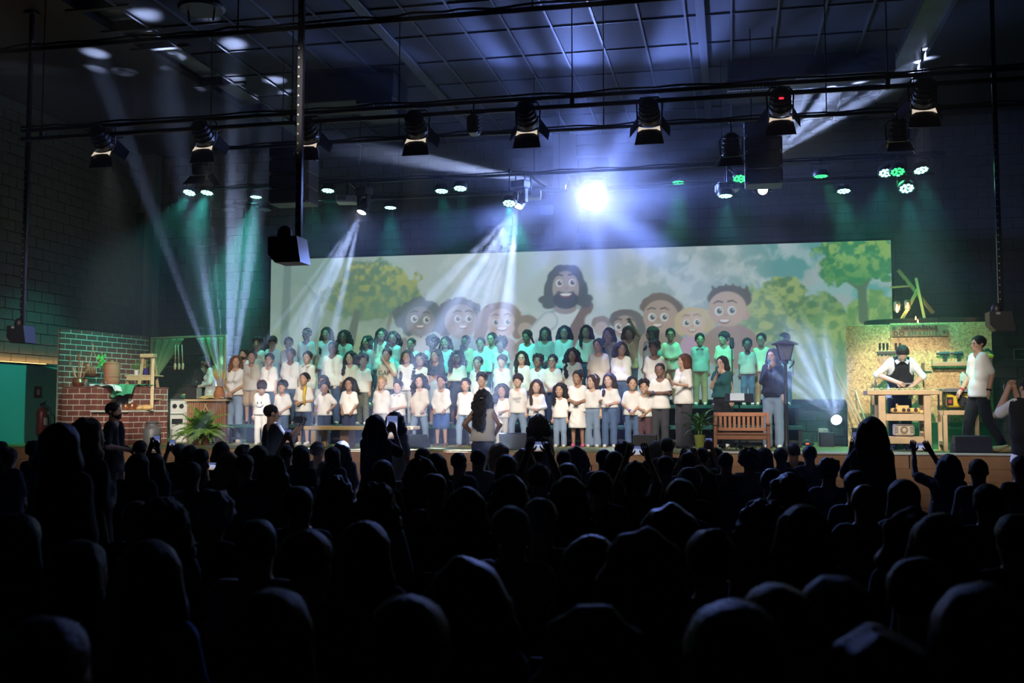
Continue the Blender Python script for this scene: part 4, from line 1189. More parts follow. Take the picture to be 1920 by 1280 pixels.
def person(label, H, loc, rz=0.0, sex='m', adult=False, hair='short', hc='k', skin=2, top='white', sleeve='short', bottom='denim', blen='long', shoes='white',
           pl='down', pr='down', hyaw=0, hpitch=0, seated=False, lean=0.0, group=None, glasses=False, mouth='shut', walk=False, girth=1.0, hem=None, detail=1.0, fine=True,
           legs=True, features=True, beard=False, neck='crew', smooth_top=.0, hairlen=.5, wide=0.0, hands=True, tuck=False, apron=False, vest=False, headband=None, open_shirt=False):
    hd = (.193 + .028 * H) if not adult else .225 * (H / 1.7) ** .5
    zs = H - hd - (.040 if not adult else .036) * H
    sw = (.108 if not adult else (.112 if sex == 'm' else .100)) * H + .004
    zh = (.485 if not adult else .50) * H
    dz = 0.0
    if seated:
        dz = .46 - zh
    o = np.array
    # landmarks ---------------------------------------------------------------
    def up(v):      # torso lean (bend forward at the hip)
        v = o(v, float)
        if lean:
            c, s = math.cos(lean), math.sin(lean)
            q = v - o((0, 0, zh))
            v = o((q[0], q[1] * c - q[2] * s, q[1] * s + q[2] * c)) + o((0, 0, zh))
        return v + o((0, 0, dz))
    Lw = lambda v: o(v, float) + o((0, 0, dz))
    g = girth
    tr = .062 * H * g
    hy, hp = math.radians(hyaw), math.radians(hpitch)
    Rh = np.array(Matrix.Rotation(hy, 3, 'Z') @ Matrix.Rotation(hp, 3, 'X'))
    neckp = o((0, .012 * H, H - hd - .01))
    def hdp(x, y, z):       # a point in head coordinates (z from chin, in head heights)
        q = Rh @ o((x * hd, y * hd, z * hd + .01))
        return up(neckp + q + o((0, -.02 * hd, 0)))
    Rt = Matrix.Rotation(lean, 3, 'X') if lean else Matrix.Identity(3)
    Mh = np.array(Rt @ Matrix(Rh.tolist()))
    arms = {}
    for sx, pose in ((-1, pl), (1, pr)):
        S = o((sx * (sw - .035 * H), .004 * H, zs - .012 * H))
        e, w_ = POSES[pose] if isinstance(pose, str) else pose
        E = S + o((sx * e[0], e[1], e[2])) * H
        W = S + o((sx * w_[0], w_[1], w_[2])) * H
        arms[sx] = (up(S), up(E), up(W))
    legsP = {}
    for sx in (-1, 1):
        hx = sx * (.042 + .006 * g) * H
        if seated:
            legsP[sx] = (o((hx, 0, .47)), o((sx * .075 * H, -.25 * H, .48)), o((sx * .07 * H, -.24 * H, .07)))
        elif walk:
            f = -.10 if sx < 0 else .17
            legsP[sx] = (o((hx, 0, zh)), o((hx, f * H * .45 - .03 * H, .27 * H)), o((hx, f * H, .05 * H + (.03 * H if sx > 0 else 0))))
        else:
            spread = (.055 + wide) * H
            legsP[sx] = (o((hx, 0, zh)), o((sx * spread * 1.02, -.008 * H, .27 * H)), o((sx * spread * 1.08, .006 * H, .045 * H)))
    # primitives -------------------------------------------------------------
    def torso(gr):
        p = []
        wst = .041 if (sex == 'f' and g < 1.1) else .047
        for sx in (-1, 1):
            p.append(('c', up((sx * .043 * H, .004 * H, zh + .01 * H)), up((sx * .045 * H, .004 * H, zh + .15 * H)), .052 * H * g + gr, wst * H * g + gr, .04))
            p.append(('c', up((sx * .050 * H, .004 * H, zh + .15 * H)), up((sx * (sw - .058 * H), .004 * H, zs - .055 * H)), .052 * H * g + gr, .052 * H + gr, .04))
            p.append(('c', up((sx * .02 * H, .006 * H, zs + .006 * H)), up((sx * (sw - .034 * H), .006 * H, zs - .018 * H)), .028 * H + gr, .032 * H + gr, .035))
        p.append(('e', up((0, 0, zh + .05 * H)), ((.095 * H) * g + gr, .062 * H * g + gr, .085 * H + gr), None, .04))
        if adult and sex == 'f':
            for sx in (-1, 1):
                p.append(('e', up((sx * .042 * H, -.045 * H, zs - .105 * H)), (.038 * H + gr, .035 * H + gr, .038 * H + gr), None, .03))
        return p
    def armp(sx, gr, t1=1.0, fl=0.0):
        S, E, W = arms[sx]
        k = 1.0 if not adult else (1.05 if sex == 'm' else .92)
        p = []
        if t1 <= .5:
            t = t1 / .5
            p.append(('c', S, S + (E - S) * t, .031 * H * k + gr, .027 * H * k + gr + fl, .02))
        else:
            p.append(('c', S, E, .031 * H * k + gr, .024 * H * k + gr, .02))
            t = (t1 - .5) / .5
            p.append(('c', E, E + (W - E) * t, .0245 * H * k + gr, .0165 * H * k + gr + (.006 * H * (1 - t) if t < 1 else 0), .015))
        return p
    def legp(sx, gr, z_to=None, fl=0.0):
        A, B, C = legsP[sx]
        p = []
        if z_to is not None and not seated and z_to > B[2]:
            t = (A[2] - z_to) / (A[2] - B[2])
            p.append(('c', A, A + (B - A) * t, .052 * H * g + gr, .046 * H * g + gr + fl, .03))
        else:
            p.append(('c', A, B, .052 * H * g + gr, .036 * H * g + gr, .03))
            t = 1.0
            if z_to is not None and not seated: t = max(0, min(1, (B[2] - z_to) / (B[2] - C[2])))
            p.append(('c', B, B + (C - B) * t, .036 * H * g + gr, .023 * H + gr + fl, .02))
        return p
    # head
    hpz = []
    he = lambda c, r, k=.02: hpz.append(('e', hdp(*c), (r[0] * hd, r[1] * hd, r[2] * hd), Mh, k))
    he((0, .055, .63), (.355, .435, .37))
    he((0, -.12, .36), (.285, .30, .34), .03)
    he((0, -.25, .10), (.16, .15, .10), .03)
    for sx in (-1, 1):
        he((sx * .36, .06, .46), (.045, .10, .13), .008)
        he((sx * .16, -.28, .36), (.11, .10, .10), .02)
    nose = ('c', hdp(0, -.405, .50), hdp(0, -.475, .355), .030 * hd, .060 * hd, .014)
    hpz.append(nose)
    he((0, -.375, .56), (.20, .05, .03), .02)
    he((0, -.395, .205), (.12, .05, .045), .014)
    necks = [('c', up((0, .012 * H, zs - .01 * H)), up((0, .008 * H, H - hd + .12 * hd)), .036 * H * (1.05 if sex == 'm' and adult else .92), .034 * H * (1.05 if sex == 'm' and adult else .92), .025)]
    body = torso(-.004) + necks
    ex = MB()
    for sx in (-1, 1):
        body += armp(sx, 0)
        S, E, W = arms[sx]
        d = (W - E); d = d / np.linalg.norm(d)
        pal = W + d * .032 * H
        body.append(('c', W, pal, .0165 * H, .020 * H, .012))
        if hands:
            # palm plane: fingers leave its end, thumb leaves its side
            side = np.cross(d, o((0, -1, 0))) if abs(d[1]) < .8 else o((sx, 0, 0))
            side = side / (np.linalg.norm(side) + 1e-6)
            nrm = np.cross(side, d)
            if nrm[1] > 0: nrm = -nrm
            for q, ln in ((-1.5, .030), (-.5, .036), (.5, .038), (1.5, .034)):
                b0 = pal + side * q * .0098 * H
                b1 = b0 + d * ln * H * .62 - nrm * .004 * H
                b2 = b1 + d * ln * H * .5 + nrm * .014 * H * (-1)
                ex.tube([b0 - d * .006 * H, b1, b2], [.0060 * H, .0055 * H, .0040 * H], 5)
            ts = -sx
            b0 = W + d * .012 * H + side * ts * .015 * H
            ex.tube([b0, b0 + d * .018 * H + side * ts * .013 * H, b0 + d * .034 * H + side * ts * .015 * H], [.0068 * H, .006 * H, .0045 * H], 5)
        if legs:
            body += legp(sx, -.004)
            C = legsP[sx][2]
            body.append(('c', C + o((0, .018 * H, -.030 * H)), C + o((sx * .006 * H, -.070 * H, -.032 * H)), .021 * H, .018 * H, .02))
    allp = body + hpz
    def bounds(ps, pad=.02):
        lo = np.full(3, 9.0); hi = np.full(3, -9.0)
        for p in ps:
            if p[0] == 'c':
                for q, r in ((p[1], p[3]), (p[2], p[4])):
                    lo = np.minimum(lo, o(q) - r); hi = np.maximum(hi, o(q) + r)
            elif p[-1] > 0:
                lo = np.minimum(lo, o(p[1]) - max(p[2])); hi = np.maximum(hi, o(p[1]) + max(p[2]))
        return lo - pad, hi + pad
    hb = .019 * detail; hf = (.0095 if fine else .014) * detail
    lo, hi = bounds(allp)
    hc_ = hdp(0, 0, .5)
    xs = axis_steps(lo[0], hi[0], hb, hc_[0] - .42 * hd, hc_[0] + .42 * hd, hf)
    ys = axis_steps(lo[1], hi[1], hb, hc_[1] - .52 * hd, hc_[1] + .5 * hd, hf)
    zz = axis_steps(lo[2], hi[2], hb, hc_[2] - .55 * hd, 9, hf)
    D, X, Y, Z = grid_eval(allp, xs, ys, zz)
    V, F = surf_net(D, xs, ys, zz)
    ob = link('person', np_mesh('person', V, F, [m_skin(skin)], ex if hands else None), None, loc, (0, 0, rz))
    tag(ob, label, 'person', group)
    def shell(name, prims, material, h, noise=.0, ns=18.0, cut=None, extra=None):
        lo, hi = bounds(prims, h * 2 + noise)
        xs, ys, zz = np.arange(lo[0], hi[0] + h, h), np.arange(lo[1], hi[1] + h, h), np.arange(lo[2], hi[2] + h, h)
        D, X, Y, Z = grid_eval(prims, xs, ys, zz)
        if noise:
            ph = random.random() * 6
            D = D + noise * (np.sin(X * ns + ph + 2.1 * np.sin(Z * ns * .31)) * np.sin(Z * ns * .73 + 2 * ph + X * 3) + .6 * np.sin(Y * ns * 1.1 + Z * ns * .5 + ph)).astype(np.float32)
        if cut is not None:
            D = cut(D, X, Y, Z)
        V, F = surf_net(D, xs, ys, zz)
        if len(F) == 0: return None
        return link(name, np_mesh(name, V, F, [material], extra), ob)
    hcl = .0165 * detail
    # trousers, skirt, dress -------------------------------------------------
    if bottom and legs:
        mt = m_cloth(bottom)
        pel = [('e', Lw((0, .002 * H, zh + .01 * H)), (.090 * H * g + .010, .062 * H * g + .010, .070 * H), None, .03)]
        if seated:
            pel = [('e', o((0, 0, .50)), (.09 * H * g + .01, .066 * H * g + .01, .07 * H), None, .03)]
        if blen in ('long', 'flare', 'slim'):
            fl = {'long': .012, 'flare': .030, 'slim': .002}[blen]
            shell('trousers', pel + legp(-1, .012, None, fl) + legp(1, .012, None, fl), mt, hcl, .003, 30)
        elif blen == 'shorts':
            shell('shorts', pel + legp(-1, .016, .30 * H, .014) + legp(1, .016, .30 * H, .014), mt, hcl, .003, 30)
        else:
            z0 = {'skirt': .16, 'midi': .10, 'dress': .25}[blen] * H
            pr_ = pel + [('c', o((0, 0, zh + .04 * H)), o((0, 0, z0)), .085 * H * g, .125 * H * g, .04)]
            shell('skirt', pr_, mt, hcl, .006, 46, lambda D, X, Y, Z: np.maximum(D, z0 - Z))
    # shirt ----------------------------------------------------------------------
    if top:
        mt = m_cloth(top)
        gr = .010 if not smooth_top else .016
        hz_ = (zh - (.03 if hem is None else hem) * H) if not tuck else zh + .045 * H
        ps = torso(gr)
        ps.append(('c', up((0, .004, zh + .05 * H)), up((0, 0.004, hz_ - .03)), .070 * H * g + gr, .074 * H * g + gr, .05))
        ps.append(('e', up((0, .004, hz_ + .02)), (.112 * H * g + gr, .076 * H * g + gr, .07 * H), None, .05))
        tl = {'short': .40, 'long': .93, 'elbow': .52, 'none': 0, 'cap': .2}[sleeve]
        for sx in (-1, 1):
            if tl: ps += armp(sx, .009, tl, .010)
        nk = up((0, -.014 * H, zs + .030 * H)); nr = .048 * H
        if neck == 'v': ps.append(('c', up((0, -.05 * H, zs + .03 * H)), up((0, -.085 * H, zs - .075 * H)), .050 * H, .008, -1))
        elif neck == 'wide': ps.append(('e', up((0, -.03 * H, zs + .035 * H)), (.075 * H, .09 * H, .055 * H), None, -1))
        if neck != 'collar': ps.append(('e', nk, (nr, nr * 1.15, nr), None, -1))
        zc = hz_ + dz
        shell('shirt', ps, mt, hcl, .0045, 24, (lambda D, X, Y, Z: np.maximum(D, zc - Z)) if not lean else None)
        if neck == 'collar':
            m = MB()
            for sx in (-1, 1):
                a = up((sx * .048 * H, .01 * H, zs + .040 * H)); b = up((sx * .012 * H, -.052 * H, zs + .018 * H)); c = up((sx * .045 * H, -.066 * H, zs - .006 * H)); d_ = up((sx * .068 * H, -.01 * H, zs + .018 * H))
                m.add([a, b, c, d_, a + o((0, .004, .006)), b + o((0, -.006, .004)), c + o((0, -.006, .004)), d_ + o((0, -.006, .004))], [(0, 1, 2, 3), (7, 6, 5, 4), (0, 4, 5, 1), (1, 5, 6, 2), (2, 6, 7, 3), (3, 7, 4, 0)])
            m.build('collar', mt, ob)
    if vest or open_shirt:
        ps = torso(.020) + [('c', up((0, .004, zh + .05 * H)), up((0, .004, zh - .05 * H)), .076 * H * g + .02, .082 * H * g + .02, .05)]
        if open_shirt:
            for sx in (-1, 1): ps += armp(sx, .014, .9, .004)
        ps.append(('e', up((0, -.014 * H, zs + .03 * H)), (.055 * H, .06 * H, .055 * H), None, -1))
        ps.append(('e', up((0, -.11 * H, zs - .20 * H)), (.05 * H, .10 * H, .36 * H), None, -1))
        shell('open_shirt' if open_shirt else 'vest', ps, m_cloth(open_shirt or vest), hcl, .004, 24, lambda D, X, Y, Z: np.maximum(D, zh - .06 * H - Z))
    if apron:
        ps = torso(.022) + [('c', up((0, -.01 * H, zh + .08 * H)), up((0, -.02 * H, zh - .17 * H)), .080 * H * g + .02, .10 * H * g, .05)]
        ps.append(('e', up((0, .10 * H, zh + .1 * H)), (.3 * H, .115 * H, .5 * H), None, -1))
        for sx in (-1, 1): ps.append(('e', up((sx * .135 * H, -.03 * H, zs - .02 * H)), (.07 * H, .12 * H, .13 * H), None, -1))
        shell('apron', ps, m_cloth('black'), hcl, .003, 24)
    # shoes --------------------------------------------------------------------
    if shoes and legs and not (seated and not fine):
        m = MB()
        for sx in (-1, 1):
            C = legsP[sx][2]
            z0 = 0.0 if not (walk and sx > 0) else C[2] - .05 * H
            c0 = o((C[0] + sx * .004 * H, C[1] - .024 * H, z0))
            m.ball((c0[0], c0[1], z0 + .020 * H), (.027 * H, .068 * H, .024 * H), 12, 8)
            m.ball((c0[0], c0[1] + .030 * H, z0 + .030 * H), (.025 * H, .030 * H, .030 * H), 10, 7)
            m.bbox((c0[0], c0[1], z0 + .005), (.042 * H, .112 * H, .010), .004)
        m.build('shoes', m_cloth(shoes), ob, 'all')
    # hair -----------------------------------------------------------------------
    if hair != 'bald':
        mh = m_hair(hc)
        ps = []
        E_ = lambda c, r, k=.02: ps.append(('e', hdp(*c), (r[0] * hd, r[1] * hd, r[2] * hd), Mh, k))
        th = {'short': .045, 'buzz': .022, 'bowl': .065, 'spiky': .07}.get(hair, .055)
        E_((0, .065, .64), (.355 + th, .435 + th, .37 + th))
        nz, ns = .003, 70
        if hair in ('bowl',):
            E_((0, -.16, .70), (.36, .30, .18), .02)
        if hair == 'spiky':
            E_((0, -.08, .98), (.28, .32, .13), .03); nz, ns = .008, 60
        if hair == 'afro':
            E_((0, .08, .66), (.55 + wide * 0, .56, .54), .03); nz, ns = .014, 75
        if hair == 'curlytop':
            E_((0, .0, .84), (.42, .46, .28), .03); nz, ns = .013, 85
        long_ = hair in ('long', 'wavy', 'curly', 'braids', 'half')
        if long_:
            L = hairlen
            wv = .05 if hair == 'long' else .10
            for sx in (-1, 1):
                ps.append(('c', hdp(sx * .30, .10, .62), hdp(sx * (.36 + wv), .12, .05), (.16 + wv) * hd, (.17 + wv) * hd, .03))
                a = hdp(sx * (.36 + wv), .12, .05)
                if hair != 'half':
                    b = up(neckp + o((sx * (.32 + wv) * hd, (.16 + .36 * min(1, L) if sx * 1 > 0 else -.50) * hd, -L * hd)))
                    ps.append(('c', a, b, (.16 + wv) * hd, (.08 + wv * .6) * hd, .03))
            ps.append(('c', hdp(0, .30, .60), up(neckp + o((0, (.34 + .26 * min(1, L)) * hd, -max(L, .25) * hd))), .28 * hd, (.20 + wv) * hd, .05))
            nz, ns = {'long': (.003, 90), 'wavy': (.009, 55), 'curly': (.014, 80), 'braids': (.012, 120), 'half': (.003, 90)}[hair]
        if hair == 'bob':
            for sx in (-1, 1):
                ps.append(('c', hdp(sx * .30, .08, .62), hdp(sx * .40, .05, .02), .16 * hd, .15 * hd, .03))
            ps.append(('c', hdp(0, .28, .60), hdp(0, .30, .0), .28 * hd, .24 * hd, .05))
        if hair in ('pony', 'bun'):
            if hair == 'bun': E_((0, .42, .95), (.20, .20, .18), .02)
            else: ps.append(('c', hdp(0, .48, .72), hdp(.22, .62, -.10), .13 * hd, .07 * hd, .03))
        # face opening
        E2 = lambda c, r: ps.append(('e', hdp(*c), (r[0] * hd, r[1] * hd, r[2] * hd), Mh, -1))
        if hair == 'bowl': E2((0, -.52, .30), (.36, .42, .36))
        elif hair in ('afro',): E2((0, -.56, .36), (.36, .50, .42))
        else: E2((0, -.50, .34), (.325, .42, .50))
        cutz = hdp(0, 0, .26)[2]
        cut = None
        if hair in ('short', 'buzz', 'bowl', 'spiky', 'curlytop', 'pony', 'bun'):
            keep = -1e9 if hair in ('pony',) else cutz
            cut = lambda D, X, Y, Z: np.maximum(D, keep - Z)
        shell('hair', ps, mh, (.0105 if fine else .014) * detail, nz, ns, cut)
    if beard:
        ps = [('e', hdp(0, -.24, .17), (.27 * hd, .22 * hd, .19 * hd), Mh, .02), ('e', hdp(0, -.40, .29), (.15 * hd, .07 * hd, .035 * hd), Mh, .02), ('e', hdp(0, -.42, .215), (.085 * hd, .08 * hd, .035 * hd), Mh, -1)]
        for sx in (-1, 1): ps.append(('c', hdp(sx * .27, -.10, .20), hdp(sx * .32, -.02, .45), .06 * hd, .04 * hd, .02))
        shell('beard', ps, m_hair(hc), .0085, .003, 110)
    # face -------------------------------------------------------------------------
    if features:
        m = MB()
        def fb(c, r, mi, n=8, k=5):
            m.cur = mi
            T = Matrix.Translation(hdp(*c)) @ Matrix(Mh.tolist()).to_4x4()
            m.ball((0, 0, 0), tuple(q * hd for q in r), n, k, T)
        for sx in (-1, 1):
            fb((sx * .155, -.358, .475), (.058, .028, .027), 0)
            fb((sx * .155, -.385, .475), (.030, .014, .030), 1)
            fb((sx * .155, -.388, .585), (.080, .020, .014), 1)
        if mouth == 'open':
            fb((0, -.405, .205), (.085, .040, .050), 3); fb((0, -.425, .205), (.062, .030, .030), 1)
        elif mouth == 'smile':
            fb((0, -.415, .215), (.105, .030, .028), 3); fb((0, -.428, .222), (.080, .024, .014), 2)
        else:
            fb((0, -.415, .215), (.090, .030, .022), 3)
        m.build('facial_features', [M_eyew, M_iris, M_teeth, M_lip], ob, 'all')
    if glasses:
        m = MB()
        for sx in (-1, 1):
            pts = [hdp(sx * .165 + .115 * math.cos(a), -.455 + .03 * abs(math.cos(a)), .475 + .085 * math.sin(a)) for a in np.linspace(0, 2 * PI, 12, endpoint=False)]
            m.tube(pts, .010 * hd, 4, closed=True)
            m.tube([hdp(sx * .28, -.43, .49), hdp(sx * .38, .02, .50)], .010 * hd, 4)
        m.tube([hdp(-.05, -.465, .50), hdp(.05, -.465, .50)], .010 * hd, 4)
        m.build('glasses', M_frame, ob, 'all')
    if headband:
        pts = [hdp(.40 * math.cos(a), .02 - .10 * math.sin(a), .62 + .42 * math.sin(a)) for a in np.linspace(0, PI, 11)]
        MB().tube(pts, .035 * hd, 6).build('headband', m_cloth(headband), ob, 'all')
    PINFO[ob.name] = dict(arms=arms, hdp=hdp, up=up, H=H, zs=zs, zh=zh, sw=sw, hd=hd, dz=dz)
    return ob
PINFO = {}
def world_of(ob, p):
    return Matrix.Translation(ob.location) @ Matrix.Rotation(ob.rotation_euler.z, 4, 'Z') @ Vector(p)
# ================================================================== the choir

def cast(row, px, ytop, label, Y=None, group='children of the choir', **k):
    Y = (RYF[row] if Y is None else Y)
    zf = RZ[row]
    p = atY(px, ytop, Y)
    H = p.z - zf
    k.setdefault('hair', 'short')
    if k['hair'] in ('afro', 'curlytop'): H -= .05
    else: H -= .015
    k.setdefault('adult', False)
    rz = k.pop('rz', None)
    if rz is None: rz = random.uniform(-.16, .10)
    k.setdefault('pl', 'down'); k.setdefault('pr', k['pl'])
    return person(label, H, (p.x, Y, zf), rz, group=group, **k)
J, LJ, DJ = 'denim', 'light denim', 'dark denim'
B_, M_, F_ = 2, 1, 0
def txt(s_, par, pinfo, z, size, m, dx=0, name='lettering', dy=0.0):
    """flat lettering printed on the chest"""
    return letters(name, s_, size, .001, m, par, (dx, dy, z))
M_ink = mat('dark print ink', (.02, .02, .03), .7)
# back row -------------------------------------------------------------------
cast(B_, 483, 628, 'boy with tall dark hair at the left end of the back row', skin=2, hyaw=12, hair='curlytop', top='white', bottom=J)
cast(B_, 511, 629, 'boy with bowl cut and glasses in the back row, second from the left end', skin=1, hyaw=30, hpitch=12, hair='bowl', top='cool', glasses=True)
cast(B_, 541, 631, 'boy looking down sideways between the bowl cut boy and the tall boy', skin=3, hyaw=20, hpitch=10)
cast(B_, 575, 613, 'tallest boy at left of the back row in white tee with cyan lit shoulders', skin=4, Y=18.7, top='cool', pl='down', hair='buzz')
cast(B_, 612, 612, 'girl with very long straight hair beside the tallest boy at left', sex='f', skin=2, hair='long', hairlen=1.1, top='cool', sleeve='none')
cast(B_, 645, 618, 'girl with long thin braids and glasses behind the open shirt teenager', sex='f', skin=4, hair='braids', hairlen=1.2, top='stone', glasses=True)
cast(B_, 688, 628, 'girl with loose wavy hair over the shoulders left of the yellow top girl', sex='f', skin=3, hair='wavy', hairlen=.8, top='grey', hyaw=-8)
cast(B_, 715, 614, 'girl in a pale yellow top standing tall behind the boy with letters', sex='f', skin=2, hair='long', hairlen=.7, top='cream', hyaw=10)
cast(B_, 737, 620, 'girl with braided hair in a sleeveless top right of the yellow top girl', sex='f', skin=3, hair='braids', hairlen=.5, top='cool', sleeve='none')
cast(B_, 771, 632, 'short haired boy lit strongly cyan in the back row before the first cartoon girl', skin=3, hair='buzz', top='cool')
cast(B_, 811, 626, 'girl with big puffy hair and a pink bow in the back row', sex='f', skin=4, hair='afro', top='grey', headband='pink', hpitch=8)
cast(B_, 835, 629, 'girl with hair behind her back standing right of the pink bow girl', sex='f', skin=2, hair='long', hairlen=.8, top='cool')
cast(B_, 873, 627, 'boy with glasses and open hands in the back row, behind the thin mic stand', skin=4, glasses=True, top='beige', hair='buzz')
cast(B_, 901, 631, 'small boy between the glasses boy and the tall collared boy in the back row', skin=3, top='cool')
cast(B_, 922, 622, 'tall boy in long white shirt with glasses left of the afro girl', skin=2, glasses=True, top='white', hyaw=-6)
cast(B_, 939, 628, 'girl with a round afro in a white tee in the back row', Y=18.6, sex='f', skin=4, hair='afro', top='cool', bottom=DJ)
cast(B_, 989, 617, 'girl with a side ponytail looking down in the back row', sex='f', skin=4, hair='pony', top='cool', hyaw=-15, hpitch=10)
cast(B_, 1022, 612, 'girl with shoulder length dark hair and v neck top below the bearded cartoon man', sex='f', skin=4, hair='bob', top='grey', neck='v', pl='clasp')
cast(B_, 1058, 609, 'girl with glasses and green lit shoulders right of the v neck girl', sex='f', skin=3, hair='half', glasses=True, top='cool')
cast(B_, 1099, 608, 'slim girl in white crop tee and jeans in the back row', sex='f', skin=3, hair='long', hairlen=.6, top='white', neck='wide', tuck=True, bottom=J)
cast(B_, 1141, 613, 'girl holding a hand to her green lit face in the back row', sex='f', skin=2, hair='long', hairlen=.4, top='stone', pl='face', hyaw=-18)
cast(B_, 1180, 609, 'girl scratching her hair with a raised arm in a beige v neck', sex='f', skin=3, hair='half', headband='white', top='beige', neck='v', pr='phonehigh', hpitch=14)
cast(B_, 1221, 611, 'girl in profile with long black hair behind the girl with curly hair', sex='f', skin=2, hair='long', hairlen=.7, top='cool', hyaw=-75, rz=-.5)
cast(B_, 1257, 614, 'boy with glasses and clasped hands standing behind the teacher', skin=3, glasses=True, top='cream', pl='belly', bottom='khaki')
cast(B_, 1312, 623, 'boy in grey polo shirt and khaki trousers right of the teacher', skin=3, top='grey', neck='collar', bottom='khaki', hyaw=6)
cast(B_, 1357, 620, 'boy looking left behind the black studio microphone', skin=2, hair='bowl', top='cream', hyaw=-30)
cast(B_, 1401, 632, 'dark skinned boy in grey tee and jeans right of the studio microphone', skin=5, top='grey', bottom=J, Y=18.6)
cast(B_, 1427, 623, 'boy with glasses looking left behind the singer in jeans', skin=3, glasses=True, top='cream', hyaw=-14, bottom='khaki')
cast(B_, 1469, 622, 'boy at the right end of the back row above the street lamp', skin=3, hair='buzz', top='cool', hyaw=-55, rz=-.3)
# middle row ---------------------------------------------------------------------
cast(M_, 457, 653, 'bearded man half hidden behind the woman at left and the first boy', Y=18.35, adult=True, skin=2, beard=True, top='cool', group='adults on the stage')
k1 = cast(M_, 472, 656, 'boy in printed grey tee and khaki shorts close behind the woman at left', skin=3, top='stone', bottom='khaki', blen='shorts', hyaw=22, shoes='black')
cast(M_, 505, 661, 'boy with a necklace in plain white tee, second in the middle row from left', skin=2, top='white', hyaw=14)
cast(M_, 545, 651, 'dark skinned boy in white tee and jeans behind the bowl cut small boy', skin=4, top='white', bottom=J, hair='buzz')
cast(M_, 576, 657, 'boy in white long sleeved collared shirt in the middle row', skin=2, top='white', neck='collar', sleeve='long', hyaw=10)
cast(M_, 624, 638, 'tall teenager with glare on glasses and open white shirt over jeans', skin=4, glasses=True, top='white', open_shirt='white', bottom=J, Y=17.95, hair='buzz', rz=.0)
cast(M_, 657, 657, 'girl with loose curly hair and cream tee behind the girl with clenched fists', sex='f', skin=1, hair='wavy', hairlen=.7, top='cream', pl='clasp')
cast(M_, 681, 660, 'boy in camouflage trousers and grey tee leaning his head to the right', skin=2, hair='curlytop', top='white', bottom='camo', hyaw=28, pl='clasp', pr='down', hpitch=-4)
kg = cast(M_, 725, 651, 'boy with lettered white tee wiping his nose, hand at his face', skin=1, top='cream', bottom=DJ, pr='face', hyaw=4, rz=0)
cast(M_, 763, 655, 'girl with very long brown hair and white cargo trousers in the middle row', sex='f', skin=2, hair='long', hairlen=1.2, top='white', bottom='ivory', hc='d')
cast(M_, 788, 661, 'girl with two long dark braids and white top behind the beige tee child', sex='f', skin=3, hair='braids', hairlen=.9, top='white')
cast(M_, 817, 653, 'girl in grey pinafore dress over a black tee', sex='f', skin=2, hair='long', hairlen=.6, top='black', bottom='grey', blen='dress', hem=-.17, hyaw=-6)
cast(M_, 857, 656, 'heavier girl with braids in cream top and long black skirt', sex='f', skin=4, hair='braids', hairlen=.55, top='cream', bottom='black', blen='dress', girth=1.25, hem=-.10, neck='wide')
cast(M_, 896, 667, 'boy with parted dark hair peeping over the tall front boy at centre', skin=2, top='white', hyaw=-5)
cast(M_, 941, 663, 'boy with straight fringe and white tee behind the curly haired small girl', skin=1, hair='bowl', top='white', hc='d')
cast(M_, 978, 657, 'girl with clear glasses, long hair and sleeveless white top', sex='f', skin=1, hair='long', hairlen=.6, top='white', sleeve='cap', glasses=True, bottom=J)
cast(M_, 1008, 660, 'boy with curly black hair looking up left of the glasses boy', skin=4, hair='curlytop', top='cool', hpitch=-8)
cast(M_, 1036, 663, 'boy with glasses and crossed wrists in white tee behind the plaid shirt girl', skin=2, glasses=True, top='white', pl='clasp', pr='clasp', bottom='dark denim')
cast(M_, 1073, 651, 'girl with long wet looking dark hair and white tee behind the white dress girl', sex='f', skin=3, hair='wavy', hairlen=1.1, top='white', bottom=DJ)
cast(M_, 1122, 633, 'teenage girl with green lit hair looking left in two tone top', sex='f', skin=2, hair='pony', top='cream', bottom=DJ, hyaw=-22)
cast(M_, 1164, 639, 'bigger girl with purple headband and frilled sleeves turning right', sex='f', skin=3, hair='half', headband='pink', top='white', sleeve='cap', girth=1.22, bottom=J, hyaw=30, tuck=True)
cast(M_, 1227, 634, 'girl with short curly hair and wide neck tee left of the teacher', sex='f', skin=4, hair='curlytop', top='white', neck='wide', bottom='black', hyaw=-18)
# front row ------------------------------------------------------------------------
ks = cast(F_, 491, 710, 'small boy bowing his head in a tee with a smiley face', skin=1, top='ivory', bottom='ivory', hpitch=35, hyaw=20, hair='bowl', hc='d', rz=.1, Y=17.3)
cast(F_, 530, 711, 'small boy with bowl cut and hands joined, left of the yellow scarf boy', skin=2, hair='bowl', top='ivory', bottom=J, pl='down', pr='clasp')
ky = cast(F_, 570, 697, 'singing boy with open mouth and a yellow scarf over his shoulder', skin=2, top='ivory', bottom=DJ, blen='shorts', mouth='open', pl='belly', pr='belly', hpitch=-6)
cast(F_, 606, 702, 'girl in floral dress hidden behind the girl with hand on hip', Y=17.5, sex='f', skin=3, top='floral', bottom='floral', blen='skirt', hair='pony')
cast(F_, 609, 710, 'girl with a red wristband and one hand on her hip, looking down', Y=17.1, sex='f', skin=3, hair='pony', top='ivory', bottom=DJ, pl='hip', hyaw=24, hpitch=16)
cast(F_, 655, 706, 'girl with clenched fists in white tee and dark trousers right of hip girl', sex='f', skin=3, hair='half', top='white', bottom='navy', pl='front', pr='front')
cast(F_, 716, 704, 'blond boy in plain white tee with a blue wristband', skin=1, hair='buzz', hc='y', top='ivory', bottom='stone')
cast(F_, 746, 711, 'small boy in white polo with one arm bent to his belly', skin=1, top='ivory', neck='collar', pr='belly', bottom=J)
